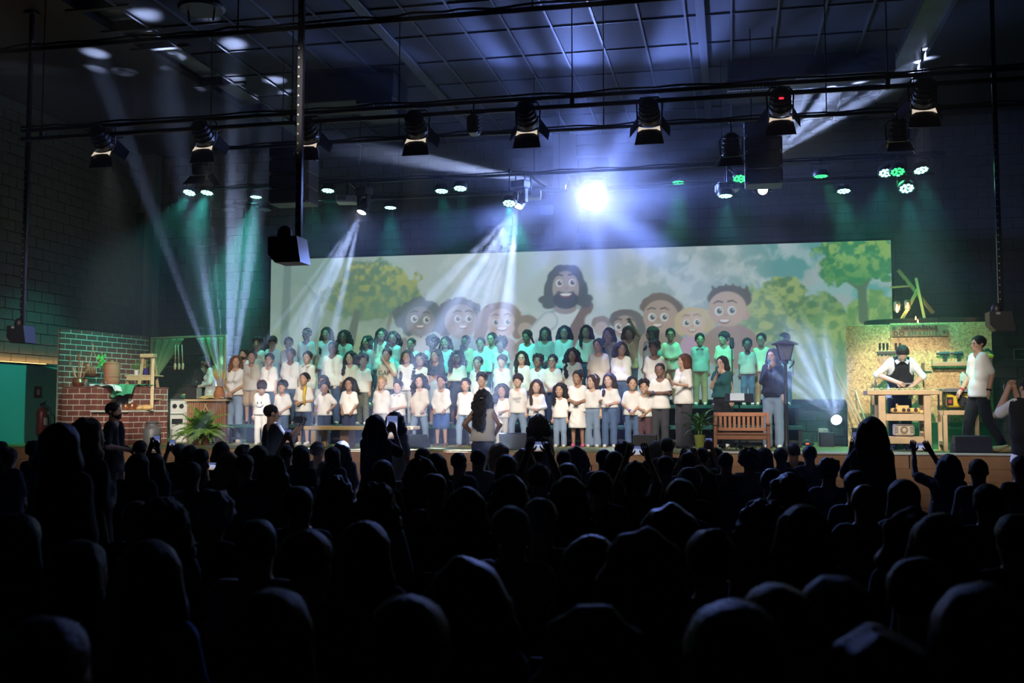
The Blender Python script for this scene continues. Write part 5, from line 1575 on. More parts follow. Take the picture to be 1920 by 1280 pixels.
cast(F_, 787, 700, 'curly long haired child in oversized beige tee and jeans', sex='f', skin=1, hair='wavy', hairlen=.35, top='cream', bottom=LJ, hem=.08, sleeve='elbow', pl='front', pr='front', shoes='black', wide=.03)
cast(F_, 828, 701, 'boy in white hooded sweater, blue shorts and sandals', skin=2, top='ivory', sleeve='long', neck='v', bottom='blue', blen='shorts', shoes='brown', pl='front', pr='front')
cast(F_, 873, 707, 'child with curly ponytail and light jeans, left of the conductor woman', sex='f', skin=2, hair='pony', top='ivory', bottom=LJ, wide=.04, shoes='brown', hyaw=8)
cast(F_, 903, 694, 'tall front row boy right behind the conductor woman', skin=2, hair='curlytop', top='ivory', hyaw=4)
cast(F_, 941, 718, 'small curly haired girl pointing a finger, right of the conductor woman', sex='f', skin=2, hair='wavy', hairlen=.35, top='ivory', pr='belly', bottom='stone')
kn = cast(F_, 971, 699, 'boy with heavy bowl cut and scripted print on his white tee', skin=1, hair='bowl', hc='d', top='ivory', bottom=LJ, wide=.03)
cast(F_, 1006, 710, 'girl in light denim dungaree dress with long brown hair and joined hands', sex='f', skin=1, hair='long', hc='b', hairlen=.75, top='ivory', sleeve='long', bottom=LJ, blen='skirt', pl='belly', pr='belly')
cast(F_, 1050, 717, 'small girl in cream plaid tee with thin braids', sex='f', skin=2, hair='braids', hairlen=.45, top='ivory', bottom=LJ, hyaw=-8)
cast(F_, 1083, 693, 'girl in white frilled dress with pink shoes', sex='f', skin=3, hair='bun', top='ivory', sleeve='cap', bottom='ivory', blen='dress', shoes='pink', pl='belly', pr='belly', hyaw=-20)
cast(F_, 1111, 700, 'girl with white hair bow, yellow wristband and wide pale jeans', sex='f', skin=1, hair='bob', hc='b', top='ivory', bottom=LJ, blen='flare', hyaw=-35, tuck=True, headband='white')
cast(F_, 1142, 698, 'girl in gathered blue trousers with palms held open', sex='f', skin=1, hair='long', hairlen=.5, hc='d', top='ivory', bottom=J, pl='gesture', pr='belly', hyaw=-18, tuck=True)
cast(F_, 1185, 704, 'boy with a blue watch and joined hands low, in white tee and jeans', skin=2, top='white', bottom=J, pl='clasp', pr='clasp', hyaw=12)
cast(F_, 1208, 707, 'smaller boy in maroon trousers with crossed wrists, beside the watch boy', skin=2, hair='curlytop', top='ivory', bottom='maroon', pl='belly', pr='clasp', mouth='smile')
cast(F_, 1237, 679, 'tall thin boy with folded arms at the right end of the front row', skin=4, hair='buzz', top='white', bottom='charcoal', pl='cross', pr='cross', hyaw=-6)
# prints on shirts
i_ = PINFO[kg.name]
txt('GAP', kg, i_, i_['zs'] - .145 * i_['H'], .115, M_ink, dy=-.072 * i_['H'] - .032)
i_ = PINFO[ks.name]
m = MB()
zc_ = i_['zs'] - .15 * i_['H']; yc_ = -.072 * i_['H'] - .024
for sx in (-1, 1): m.ball((sx * .035, yc_, zc_ + .035), (.010, .004, .022), 8, 5)
m.tube([(.07 * math.sin(a), yc_ - .004 + .01 * abs(math.sin(a)), zc_ + .01 - .055 * math.cos(a)) for a in np.linspace(-1.35, 1.35, 11)], .005, 5)
m.build('smiley_print', M_ink, ks)
i_ = PINFO[kn.name]
m = MB()
zc_ = i_['zs'] - .12 * i_['H']; yc_ = -.072 * i_['H'] - .026
m.tube([(-.075 + .15 * t, yc_ + .01 * abs(2 * t - 1), zc_ + .018 * math.sin(t * 38) * (1 - .3 * t) + .02 * t) for t in np.linspace(0, 1, 60)], .0028, 4)
m.tube([(-.02 + .08 * t, yc_, zc_ - .045 + .012 * math.sin(t * 25)) for t in np.linspace(0, 1, 24)], .0025, 4)
m.build('script_print', mat('grey print ink', (.25, .25, .3), .7), kn)
i_ = PINFO[k1.name]
m = MB()
zc_ = i_['zs'] - .12 * i_['H']
for dx, dz in ((-.03, .0), (.0, .02), (.02, -.01)):
    m.tube([(dx - .012, -.072 * i_['H'] - .026, zc_ + dz - .02), (dx, -.072 * i_['H'] - .028, zc_ + dz + .02), (dx + .014, -.072 * i_['H'] - .026, zc_ + dz - .018)], .003, 4)
m.build('red_print', m_cloth('red'), k1)
i_ = PINFO[ky.name]
MB().tube([(.055, -.02, i_['zs'] + .05), (.075, -.095, i_['zs'] - .02), (.07, -.115, i_['zs'] - .14), (.085, -.11, i_['zs'] - .28)], [.02, .028, .024, .016], 6).build('yellow_scarf', m_cloth('yellow'), ky, 'all')
# wristbands, each on its wearer
def band(ob, sx, col, name='wristband'):
    S, E, W = PINFO[ob.name]['arms'][sx]
    d = (W - E) / np.linalg.norm(W - E)
    MB().cyl(W - d * .035, W - d * .012, .0235 * PINFO[ob.name]['H'] ** 1 * 1.0, n=10).build(name, m_cloth(col), ob, 'all')
for o_ in list(COL.objects):
    lb = o_.get('label', '')
    if 'red wristband' in lb: band(o_, -1, 'red')
    elif 'blue wristband' in lb: band(o_, -1, 'blue')
    elif 'yellow wristband' in lb: band(o_, 1, 'yellow')
    elif 'blue watch' in lb: band(o_, -1, 'blue', 'watch')
    elif 'folded arms' in lb: band(o_, 1, 'blue')
# ------------------------------------------------------------------ adults on stage
GA = 'adults on the stage'
def adult(px, ytop, Y, zf, label, **k):
    p = atY(px, ytop, Y)
    k.setdefault('hair', 'short')
    H = p.z - zf - .015
    rz = k.pop('rz', 0); g = k.pop('group', GA)
    if k.get('lean'): H = k.pop('height')
    return person(label, H, (p.x, Y, zf), rz, adult=True, group=g, **k)
adult(442, 665, 18.0, STZ, 'woman in ivory v neck top and jeans, hands joined, left of the choir', sex='f', skin=2, hair='long', hc='r', hairlen=.28, top='ivory', sleeve='none', neck='v', bottom=LJ, blen='flare', pl='clasp', pr='clasp', hyaw=28, tuck=True, shoes='beige')
teacher = adult(1281, 662, 16.9, STZ, 'teacher in white blouse and dark trousers gesturing toward the children', sex='f', skin=1, hair='half', hc='r', top='ivory', sleeve='elbow', neck='v', bottom='charcoal', blen='flare', pl='point', pr='gesture', rz=-.75, hyaw=-30, shoes='black')
sing1 = adult(1353, 666, 17.55, STZ, 'singer with glasses in dark one shoulder dress holding a microphone', sex='f', skin=1, hair='long', hairlen=.6, top='teal', sleeve='cap', bottom='black', blen='flare', pl='mic', pr='down', glasses=True, rz=-.3, hyaw=-18, tuck=True)
sing2 = adult(1448, 652, 17.2, STZ, 'singer in black blouse and wide jeans holding a microphone beside the lamp post', sex='f', skin=2, hair='long', hairlen=.7, top='black', sleeve='long', neck='v', bottom=LJ, blen='flare', pl='mic', pr='down', glasses=True, rz=-.2, hyaw=-18, tuck=True)
MB().box((0, -.012, 0), (.26, .30, .03)).build('belt', m_cloth('black'), sing2, loc=(0, 0, PINFO[sing2.name]['zh'] + .035 * 1.6))
M_micbody = mat('green metal microphone body', (.03, .16, .13), .3, metal=.4)
M_micgrille = mat('microphone wire ball', (.25, .30, .30), .4, metal=.6, bump=.5, bscale=300)
for sg, lb in ((sing1, 'microphone held by the singer in the one shoulder dress'), (sing2, 'microphone held by the singer in wide jeans')):
    W = world_of(sg, PINFO[sg.name]['arms'][-1][2]); mo = world_of(sg, PINFO[sg.name]['hdp'](0, -.62, .17))
    d = (mo - W).normalized()
    hnd = W + Vector((0, -.03, .05))
    t = thing('microphone', lb, 'microphone', hnd, 0, 'hand microphones')
    a = mo - hnd
    MB().cyl(a * -.55, a * .8, .012, .017, 10).build('handle', M_micbody, t, 'all')
    MB().ball(a * .97, .027, 10, 8).build('wire_ball', M_micgrille, t, 'all')
# couple in the kitchen, people in front of the stage, carpenters
adult(384, 667, 19.35, STZ, 'man in black shirt holding the woman behind the kitchen counter', skin=4, hair='buzz', top='black', sleeve='long', bottom='black', rz=.9, hyaw=40, pl='belly', pr='belly', beard=True)
adult(398, 664, 19.15, STZ, 'woman in flowered blouse facing the man behind the kitchen counter', sex='f', skin=1, hair='half', top='floral', sleeve='long', bottom='black', rz=-1.35, pl='gesture', pr='belly', hpitch=12)
carp = adult(1686, 643, 17.0, STZ, 'carpenter in white shirt and black apron bent over the workbench', skin=1, hair='bowl', hc='k', top='cool', sleeve='elbow', neck='collar', bottom='black', apron=True, pl='workup', pr='work', lean=.50, height=1.73, hpitch=38, shoes='black')
carp.location.y += .12
walker = adult(1832, 628, 16.35, STZ, 'young man with glasses in white tee and black trousers walking past the table saw', skin=2, hair='short', top='ivory', bottom='black', pl='walkf', pr='walk', walk=True, glasses=True, rz=-1.25, shoes='black')
band(walker, -1, 'red'); band(walker, 1, 'black', 'watch')
# ================================================================== kitchen set at left
M_brick = mat('dark red brick', (.20, .062, .042), .8, var=.35, scale=7, bump=.2, bscale=70)
M_joint = mat('pale brick joint', (.58, .58, .50), .8, var=.1)
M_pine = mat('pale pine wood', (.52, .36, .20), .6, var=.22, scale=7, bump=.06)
M_pine2 = mat('yellow lit pine', (.68, .44, .14), .5, var=.18, scale=5)  # yellow of the light put into the pine's colour
M_terra = mat('terracotta clay', (.34, .14, .075), .75, var=.15, scale=10)
M_copper = mat('copper pot', (.45, .16, .08), .3, metal=.8, var=.2)
M_leaf = mat('green leaf', (.09, .26, .04), .5, var=.4, scale=20)
M_fern = mat('fern leaflet', (.20, .40, .06), .55, var=.4, scale=12)
M_bread = mat('bread crust', (.56, .37, .14), .7, var=.3, scale=16, bump=.2)
M_clothw = mat('white folded cloth', (.74, .76, .76), .85, var=.05, bump=.1)
M_clothg = mat('green patterned cloth', (.05, .34, .16), .85, var=.5, scale=30, bump=.1)
M_curtain = mat('green patterned curtain', (.36, .54, .26), .8, var=.85, scale=46)
_n = M_curtain.node_tree; _t = _n.nodes.new('ShaderNodeBsdfTranslucent'); _t.inputs[0].default_value = (.40, .60, .34, 1); _x = _n.nodes.new('ShaderNodeMixShader'); _x.inputs[0].default_value = .45
_n.links.new(_n.nodes['Principled BSDF'].outputs[0], _x.inputs[1]); _n.links.new(_t.outputs[0], _x.inputs[2]); _n.links.new(_x.outputs[0], _n.nodes['Material Output'].inputs['Surface'])
M_enamel = mat('white enamel', (.62, .62, .58), .3, var=.04)
M_alu = mat('dull aluminium', (.34, .34, .33), .5, metal=.35, var=.15)
M_bamboo = mat('brown bamboo cane', (.30, .15, .07), .5, var=.3, scale=6)
M_bluepot = mat('blue glazed pot', (.05, .035, .22), .3, var=.1)
M_glass = bpy.data.materials.new('clear glass'); M_glass.use_nodes = True
_b = M_glass.node_tree.nodes['Principled BSDF']; _b.inputs['Transmission Weight'].default_value = .9; _b.inputs['Roughness'].default_value = .08; _b.inputs['Base Color'].default_value = (.85, .9, .92, 1)

BR_W, BR_H, BR_J = .258, .087, .015
brick_me = MB().bbox((0, 0, 0), (BR_W, BR_H, .03), .004).mesh('brick', False, [M_brick])
def bricks(owner, O, ux, w_, h_, skip=None, z0=0):
    """running bond on a rectangle from O along ux, bricks proud of the pale joint"""
    ux = Vector(ux).normalized(); up = Vector((0, 0, 1)); out = ux.cross(up)
    R = Matrix((ux, up, out)).transposed().to_4x4()
    r = 0; z = 0
    while z + .03 < h_:
        hh = min(BR_H, h_ - z)
        x = -(BR_W + BR_J) / 2 if r % 2 else 0
        while x < w_:
            x0, x1 = max(0, x), min(w_, x + BR_W)
            if x1 - x0 > .03 and not (skip and skip((x0 + x1) / 2, z + hh / 2)):
                o = link('brick', brick_me, owner)
                o.matrix_local = Matrix.Translation(Vector(O) + ux * ((x0 + x1) / 2) + up * (z + hh / 2) + out * (-.0125 + .003 * random.random())) @ R @ Matrix.Diagonal(((x1 - x0) / BR_W, hh / BR_H, 1, 1))
            x += BR_W + BR_J
        z += BR_H + BR_J; r += 1
A, B = Vector((-12.10, 17.0, 0)), Vector((-11.74, 19.4, 0))
ang = math.atan2(B.y - A.y, B.x - A.x)
t = thing('brick_wall_panel', 'tall red brick stage wall panel with pale joints behind the brick stove', 'wall panel', (A.x, A.y, STZ), ang)
W_ = (B - A).length; H_ = 2.11
MB().bbox((W_ / 2, .025, H_ / 2), (W_, .05, H_), .004).build('joint_backing', M_joint, t)
bricks(t, (0, 0.0, 0.01), (1, 0, 0), W_, H_)
# stove of brick: a tall block and a lower hearth in front of it
xa, xb_, xc = atY(112, 750, 16.9).x, atY(187, 750, 16.9).x, atY(253, 780, 16.75).x
zt_, zl = atY(150, 726, 16.9).z - STZ, atY(220, 771, 16.75).z - STZ
t = thing('brick_stove', 'red brick wood stove with a tall block and a lower hearth at left', 'stove', (xa, 16.78, STZ), ang - PI / 2)
wA, wB = xb_ - xa, xc - xb_
MB().bbox((wA / 2, .85, zt_ / 2), (wA - .002, 1.398, zt_ - .02), .002).build('tall_core', M_joint, t)
MB().bbox((wA + wB / 2, .55, zl / 2), (wB - .002, 1.038, zl - .02), .002).build('hearth_core', M_joint, t)
wC = wB * .56
MB().bbox((wA + wC / 2, 1.06, (zl + zt_) / 2), (wC, .90, zt_ - zl - .02), .002).build('oven_core', M_joint, t)
MB().bbox((wA + wC / 2, 1.06, zt_), (wC + .02, .94, .03), .008).build('oven_top', M_brick, t)
MB().bbox((wA + wC * .36, .60, zl + (zt_ - zl) * .42), (wC * .60, .03, (zt_ - zl) * .55), .006).build('oven_mouth', M_blackmat, t)  # flat black plate for the shade inside the oven opening
MB().bbox((wA / 2, .85, zt_), (wA, 1.42, .03), .01).build('stove_top', M_brick, t)
MB().bbox((wA + wB / 2, .53, zl), (wB + .03, 1.1, .035), .01).build('hearth_slab', M_joint, t)
bricks(t, (0, .15, 0), (1, 0, 0), wA, zt_ - .02)
bricks(t, (wA, .03, 0), (1, 0, 0), wB, zl - .02)
bricks(t, (xc - xa, .03, 0), (0, 1, 0), 1.04, zl - .02)
bricks(t, (wA, .15, zl + .02), (0, 1, 0), .46, zt_ - zl - .04)
bricks(t, (wA, .61, zl + .02), (1, 0, 0), wC, zt_ - zl - .04, skip=lambda x, z: wC * .02 < x < wC * .72 and z < (zt_ - zl) * .66)
bricks(t, (wA + wC, .61, zl + .02), (0, 1, 0), .88, zt_ - zl - .04)
ztop = STZ + zt_ + .016; zhe = STZ + zl + .018
# things on the tall block
def at_on(px, Y, z): return Vector((atY(px, 720, Y).x, Y, z))
def drape(name, label, cat, m, loc, wx, wy, drop, fx, amp=.012, seed=0, dip=None):
    """a cloth lying on a ledge, hanging over its right and front edges"""
    n = 26; vs = []; fs = []
    for i in range(n):
        for j in range(n):
            u, v = i / (n - 1), j / (n - 1)
            x, y = u * wx, v * wy
            z = .008 + amp * (1 + mnoise.noise((x * 9 + seed, y * 9, .3))) + amp * .7 * math.sin(x * 30 + 3 * math.sin(y * 9 + seed))
            ov = x - fx
            if ov > 0:
                z -= min(ov, drop) * (.75 + .3 * mnoise.noise((y * 6, seed, 0))); x = fx + ov * .35 + .02 * math.sin(y * 26 + seed)
            vs.append((x, y, z))
    for i in range(n - 1):
        for j in range(n - 1):
            a = i * n + j; fs.append((a, a + n, a + n + 1, a + 1))
    o = MB().add(vs, fs).build(name, m, None, 'all', loc)
    so = o.modifiers.new('thickness', 'SOLIDIFY'); so.thickness = .006; so.offset = 1
    return tag(o, label, cat)
drape('white_cloth', 'crumpled white cloth on top of the tall brick block', 'cloth', M_clothw, at_on(166, 16.88, ztop), .66, .30, .14, .46, seed=2)
drape('green_cloth', 'green patterned cloth hanging over the front of the brick oven under the clay filter', 'cloth', M_clothg, Vector((-11.0, 17.72, ztop + .012)), .90, .46, .26, .55, seed=5).rotation_euler = (0, 0, ang - PI)
p = at_on(209, 17.62, ztop + .04)
t = thing('clay_water_filter', 'tall terracotta clay water filter standing on the green cloth', 'water filter', p)
MB().lathe([(.13, 0), (.145, .02), (.15, .12), (.145, .15), (.155, .155), (.155, .165), (.148, .17), (.15, .36), (.14, .40)], 20).build('lower_and_upper_jar', M_terra, t, True)
MB().lathe([(.148, .40), (.148, .415), (.10, .435), (.03, .445), (.03, .47), (0, .475)], 18).build('lid', M_terra, t, True)
MB().cyl((0, -.15, .05), (0, -.19, .05), .012, n=8).cyl((0, -.185, .06), (0, -.185, .02), .008, n=6).build('tap', M_alu, t)
p = at_on(147, 17.1, ztop)
t = thing('copper_utensil_pot', 'copper pot full of long wooden utensils on the left of the brick block', 'pot', p)
MB().lathe([(.06, 0), (.10, .03), (.115, .08), (.09, .13), (.075, .15), (.085, .17), (.08, .17), (.07, .15)], 18).build('pot_body', M_copper, t, True)
for k, (dx, dz) in enumerate(((-.16, .50), (-.10, .36), (.0, .52), (.07, .48), (.14, .34))):
    MB().cyl((dx * .2, .0, .05), (dx, .02 * k - .04, dz), .011, .009, 6).build('utensil_handle', M_pine if k % 2 else M_bamboo, t)
    if k % 2 == 0: MB().ball((dx * 1.06, .02 * k - .04, dz + .03), (.035, .012, .05), 8, 6).build('spoon_bowl', M_bamboo, t, 'all')
p = at_on(161, 17.05, ztop)
t = thing('glass_jar', 'small glass jar between the copper pot and the white cloth', 'jar', p)
MB().lathe([(.035, 0), (.04, .01), (.04, .08), (.03, .1), (.03, .11)], 12).build('jar_body', M_glass, t, True)
MB().lathe([(.034, .11), (.034, .13), (0, .132)], 12).build('lid', M_terra, t, True)
# hanging pan balance with leaves, hooked on the brick panel
p = atY(174, 648, 17.55)
t = thing('hanging_pan', 'rope hanger with a dark pan and green leaves hooked on the brick wall panel', 'hanger', p)
pz = -.60
MB().tube([(0, 0, .03), (0, 0, -.06)], .016, 6).build('wooden_peg', M_pine, t)
for k in range(3):
    a_ = 2 * PI * k / 3 + .5
    MB().tube([(0, 0, -.05), (.16 * math.cos(a_), .12 * math.sin(a_), pz + .14)], .006, 5).build('cord', M_pine, t)
MB().lathe([(.02, 0), (.12, .03), (.17, .08), (.165, .082), (.11, .04), (0, .015)], 18, Matrix.Translation((0, 0, pz))).build('pan', M_bamboo, t, True)
m = MB()
for k in range(34):
    c = Vector((.17 + .06 * random.uniform(-1, 1), random.uniform(-.08, .08), -.28 + .12 * random.uniform(-1, 1)))
    m.add([c, c + Vector((.03, .01, .02)), c + Vector((.05, 0, -.015)), c + Vector((.02, -.01, -.03))], [(0, 1, 2, 3)])
m.build('leaf_bunch', mat('bright green leaves', (.06, .50, .08), .6, var=.3), t)
for k in range(4):
    MB().tube([(-.1 + .05 * k, .0, pz + .08), (-.14 + .06 * k, .02, pz + .22)], .02, 6).build('dried_pod', M_bamboo, t, 'all')
# on the hearth
def pot(px, Y, z, r, h, m, label, handle=True):
    t = thing('cooking_pot', label, 'pot', at_on(px, Y, z), 0, 'pots on the brick hearth')
    MB().lathe([(r * .8, 0), (r, h * .2), (r * 1.02, h * .8), (r * .9, h), (r * .86, h), (r * .9, h * .75)], 16).build('pot_body', m, t, True)
    MB().lathe([(r * .92, h), (r * .6, h * 1.12), (r * .12, h * 1.2), (r * .12, h * 1.35), (0, h * 1.38)], 14).build('lid', m, t, True)
    if handle: MB().tube([(r, 0, h * .6), (r * 1.5, 0, h * .9), (r * 1.2, 0, h * 1.1)], .008, 5).build('handle', m, t)
pot(237, 17.0, zhe, .07, .10, M_copper, 'copper pot on the brick hearth, left one')
pot(249, 16.9, zhe, .075, .11, M_copper, 'copper kettle on the brick hearth, right one')
pot(228, 17.15, zhe, .08, .09, M_alu, 'dark metal pan at the back of the brick hearth', False)
# ladder shelf ---------------------------------------------------------------
p = Vector((atY(278, 760, 17.72).x, 17.72, STZ))
t = thing('ladder_shelf', 'pale wooden step ladder used as a shelf beside the brick stove', 'ladder', p)
hz2 = atY(272, 668, 17.9).z - STZ
for sx in (-1, 1):
    MB().beam((sx * .10 - .02, .0, hz2), (sx * .21 + .03, -.28, 0), .055, .03).build('front_rail', M_pine, t)
    MB().beam((sx * .10 - .02, .04, hz2 - .1), (sx * .22 - .1, .42, 0), .045, .03).build('rear_rail', M_pine, t)
MB().bbox((-.02, 0, hz2), (.28, .14, .07), .01).build('top_step', M_pine, t)
SH = []
for k, fz in enumerate((.77, .50, .23)):
    z = hz2 * fz; wsh = .50 + .10 * (1 - fz)
    MB().bbox((-.16, .10, z), (wsh + .1, .30 + .12 * (1 - fz), .028), .006).build('shelf_board', M_pine, t)
    MB().beam((-.16 - wsh / 2, -.06, z - .05), (-.16 + wsh / 2, -.06, z - .05), .02, .07).build('shelf_rail', M_pine, t)
    SH.append(p + Vector((-.16, .1, z + .014)))
    for sx in (-1,):
        MB().beam((-.16 - wsh / 2, .0, z), (-.16 - wsh / 2 - .04, .0, max(0, z - .36)), .03, .04).build('side_post', M_pine, t)
def planter(loc, r, h, m, label, n=40, spread=.13, tall=.16):
    t = thing('potted_herb', label, 'plant', loc, 0, 'small plants of the kitchen set')
    MB().lathe([(r * .7, 0), (r * .95, h), (r * 1.02, h), (r * .9, h * .9), (0, h * .88)], 14).build('pot', m, t, True)
    lm = MB()
    for k in range(n):
        a_ = random.uniform(0, 2 * PI); q = random.uniform(.2, 1)
        b = Vector((math.cos(a_) * spread * q, math.sin(a_) * spread * q, h + tall * random.uniform(.3, 1)))
        s_ = .022
        d = Vector((math.cos(a_), math.sin(a_), .6)) * s_
        e = Vector((-math.sin(a_), math.cos(a_), 0)) * s_ * .5
        lm.add([b - d, b + e, b + d, b - e], [(0, 1, 2, 3)])
        if k % 3 == 0: lm.tube([(0, 0, h * .85), b], .003, 4)
    lm.build('foliage', M_leaf, t)
planter(SH[0] + Vector((.02, 0, 0)), .065, .13, M_bluepot, 'herb in a dark blue pot on the top ladder shelf')
planter(SH[0] + Vector((-.18, .03, 0)), .05, .10, M_clothw, 'herb in a pale pot beside the blue one on the ladder shelf', 26)
t = thing('enamel_pail', 'white enamel pail on the lowest ladder shelf', 'pail', SH[2] + Vector((-.10, 0, 0)), 0)
MB().lathe([(.08, 0), (.11, .20), (.115, .21), (.105, .2), (.075, .01), (0, .01)], 16).build('pail_body', M_enamel, t, True)
MB().tube([(.11 * math.cos(a), 0, .2 + .10 * math.sin(a)) for a in np.linspace(0, PI, 9)], .005, 5).build('bail', M_alu, t)
for k, dx in enumerate((.14, .22)):
    t = thing('patterned_mug', 'black and white patterned mug on the lowest ladder shelf, %s one' % ('left', 'right')[k], 'mug', SH[2] + Vector((dx, -.03, 0)), 0, 'mugs on the ladder shelf')
    MB().lathe([(.035, 0), (.042, .01), (.042, .10), (.038, .1), (.036, .015), (0, .012)], 12).build('mug_body', m_cloth('camo') if False else mat('patterned glaze', (.3, .3, .3), .3, var=.9, scale=60), t, True)
    MB().tube([(.04, 0, .08), (.07, 0, .07), (.07, 0, .035), (.04, 0, .025)], .007, 5).build('handle', M_enamel, t)
t = thing('red_jar', 'red jar on the middle ladder shelf', 'jar', SH[1] + Vector((.14, .05, 0)))
MB().lathe([(.04, 0), (.06, .03), (.06, .12), (.04, .15), (.045, .17), (0, .17)], 14).build('jar_body', mat('red glaze', (.25, .04, .03), .3), t, True)
for k, (px, Y) in enumerate(((262, 16.98), (280, 17.05))):
    o = MB().ball((0, 0, .045), (.17, .075, .05), 14, 9).ball((.03, 0, .065), (.12, .05, .04), 12, 8).build('bread_loaf', M_bread, None, 'all', Vector((atY(px - 8, 760, Y).x, Y, zhe)))
    tag(o, 'long bread loaf on the hearth edge, %s' % ('behind the copper pots', 'nearest the ladder')[k], 'bread', 'bread on the brick hearth')
# milk can
p = Vector((atY(285, 820, 16.55).x, 16.55, STZ))
t = thing('milk_can', 'dull metal milk can standing on the stage before the ladder', 'milk can', p)
mh_ = atY(285, 789, 16.55).z - STZ
MB().lathe([(.14, 0), (.15, .02), (.15, mh_ * .62), (.13, mh_ * .72), (.09, mh_ * .80), (.09, mh_ * .88), (.115, mh_ * .93), (.11, mh_ * .95)], 22).build('can_body', M_alu, t, True)
MB().lathe([(.11, mh_ * .95), (.115, mh_ * .97), (.08, mh_), (0, mh_)], 18).build('lid', M_alu, t, True)
for sx in (-1, 1):
    MB().tube([(sx * .10, 0, mh_ * .86), (sx * .18, 0, mh_ * .84), (sx * .18, 0, mh_ * .70), (sx * .14, 0, mh_ * .66)], .009, 6).build('handle', M_alu, t)
# enamel stove and bamboo counter
x0, x1 = atY(318, 780, 18.2).x, atY(350, 780, 18.2).x
zs_ = atY(330, 751, 18.2).z - STZ
t = thing('kitchen_range', 'white enamel kitchen range with two dark knobs and an oven window', 'range', ((x0 + x1) / 2, 18.45, STZ))
w_ = x1 - x0
MB().bbox((0, 0, zs_ / 2), (w_, .5, zs_), .015).build('body', M_enamel, t)
MB().bbox((0, 0, zs_ + .012), (w_ + .01, .5, .025), .008).build('hob', M_alu, t)
d = MB().bbox((0, -.26, zs_ * .44), (w_ - .04, .03, zs_ * .55), .01).build('oven_door', M_enamel, t)
MB().bbox((0, -.278, zs_ * .50), (w_ * .62, .006, zs_ * .13), .01).build('oven_window', M_blackmat, d)
MB().cyl((-w_ * .4, -.29, zs_ * .68), (w_ * .4, -.29, zs_ * .68), .008, n=6).build('door_handle', M_alu, d)
for sx in (-.2, .2):
    k = MB().lathe([(.045, 0), (.04, .025), (0, .03)], 14, Matrix.Translation((sx * w_, -.25, zs_ * .87)) @ Matrix.Rotation(PI / 2, 4, 'X')).build('knob', M_black, t, True)
zr = STZ + zs_ + .026
t = thing('serving_bowl', 'yellow food in a green bowl on the kitchen range', 'bowl', ((x0 + x1) / 2 + .06, 18.4, zr))
MB().lathe([(.05, 0), (.12, .05), (.13, .085), (.12, .08), (.05, .02), (0, .015)], 16).build('bowl_body', mat('green glaze', (.06, .22, .12), .3), t, True)
MB().ball((0, 0, .07), (.11, .11, .04), 12, 6).build('food', M_bread, t, 'all')
cx0, cx1 = atY(349, 790, 17.75).x, atY(421, 790, 17.75).x
zc_ = atY(380, 752, 17.75).z - STZ
t = thing('bamboo_counter', 'kitchen counter with a front of brown bamboo canes', 'counter', ((cx0 + cx1) / 2, 18.05, STZ))
w_ = cx1 - cx0
MB().bbox((0, 0, zc_ + .018), (w_ + .08, .66, .036), .008).build('counter_top', M_pine, t)
MB().box((0, .03, zc_ / 2), (w_ - .03, .5, zc_ - .02)).build('cabinet_body', M_bamboo, t)
n = 19
cane = MB().cyl((0, 0, 0), (0, 0, zc_ - .01), .5 * w_ / n, n=8); 
for q in range(3): cane.cyl((0, 0, zc_ * (.2 + .27 * q)), (0, 0, zc_ * (.2 + .27 * q) + .012), .56 * w_ / n, n=8)
cane_me = cane.mesh('bamboo_cane', True, [M_bamboo])
for k in range(n):
    o = link('bamboo_cane', cane_me, t, (-w_ / 2 + w_ * (k + .5) / n, -.26 + .006 * random.random(), 0)); o.rotation_euler = (0, 0, random.random() * 6)
for sx in (-1, 1):
    MB().cyl((sx * w_ * .42, -.295, .05), (-sx * w_ * .02, -.295, zc_ - .05), .014, n=6).build('cross_cane', M_pine, t)
zk = STZ + zc_ + .037
t = thing('clay_vase', 'orange clay vase with wheat ears at the right end of the counter', 'vase', (atY(411, 745, 17.9).x, 17.9, zk))
MB().lathe([(.06, 0), (.10, .05), (.105, .12), (.07, .19), (.06, .22), (.07, .24), (.06, .24)], 18).build('vase_body', mat('orange clay', (.45, .17, .06), .6), t, True)
M_wheat = mat('dry wheat', (.62, .42, .12), .8, var=.2)
for k in range(9):
    a_ = k * 2.4; q = .05 + .05 * (k % 3)
    MB().tube([(0, 0, .15), (q * .5 * math.cos(a_), q * .5 * math.sin(a_), .34), (q * math.cos(a_), q * math.sin(a_), .44), (q * 1.3 * math.cos(a_), q * 1.3 * math.sin(a_), .56)], [.003, .003, .014, .004], 5).build('wheat_ear', M_wheat, t)
o = drape('yellow_runner', 'pale yellow cloth lying on the bamboo counter', 'cloth', mat('pale yellow cloth', (.70, .62, .30), .85), (cx0 + .2, 17.82, zk), .5, .3, .02, .6, seed=9)
o = MB().ball((0, 0, .035), (.22, .10, .045), 14, 8).build('bread_board', M_bread, None, 'all', (atY(392, 746, 18.1).x, 18.15, zk))
tag(o, 'round flat bread in front of the woman in flowered blouse', 'bread')
t = thing('toaster_box', 'black box with pale edge standing on the range side of the counter', 'box', (atY(360, 740, 18.1).x, 18.15, zk))
MB().bbox((0, 0, .11), (.24, .2, .22), .012).build('box_body', M_black, t)
MB().bbox((.122, 0, .11), (.008, .18, .2), .003).build('edge_strip', M_alu, t)
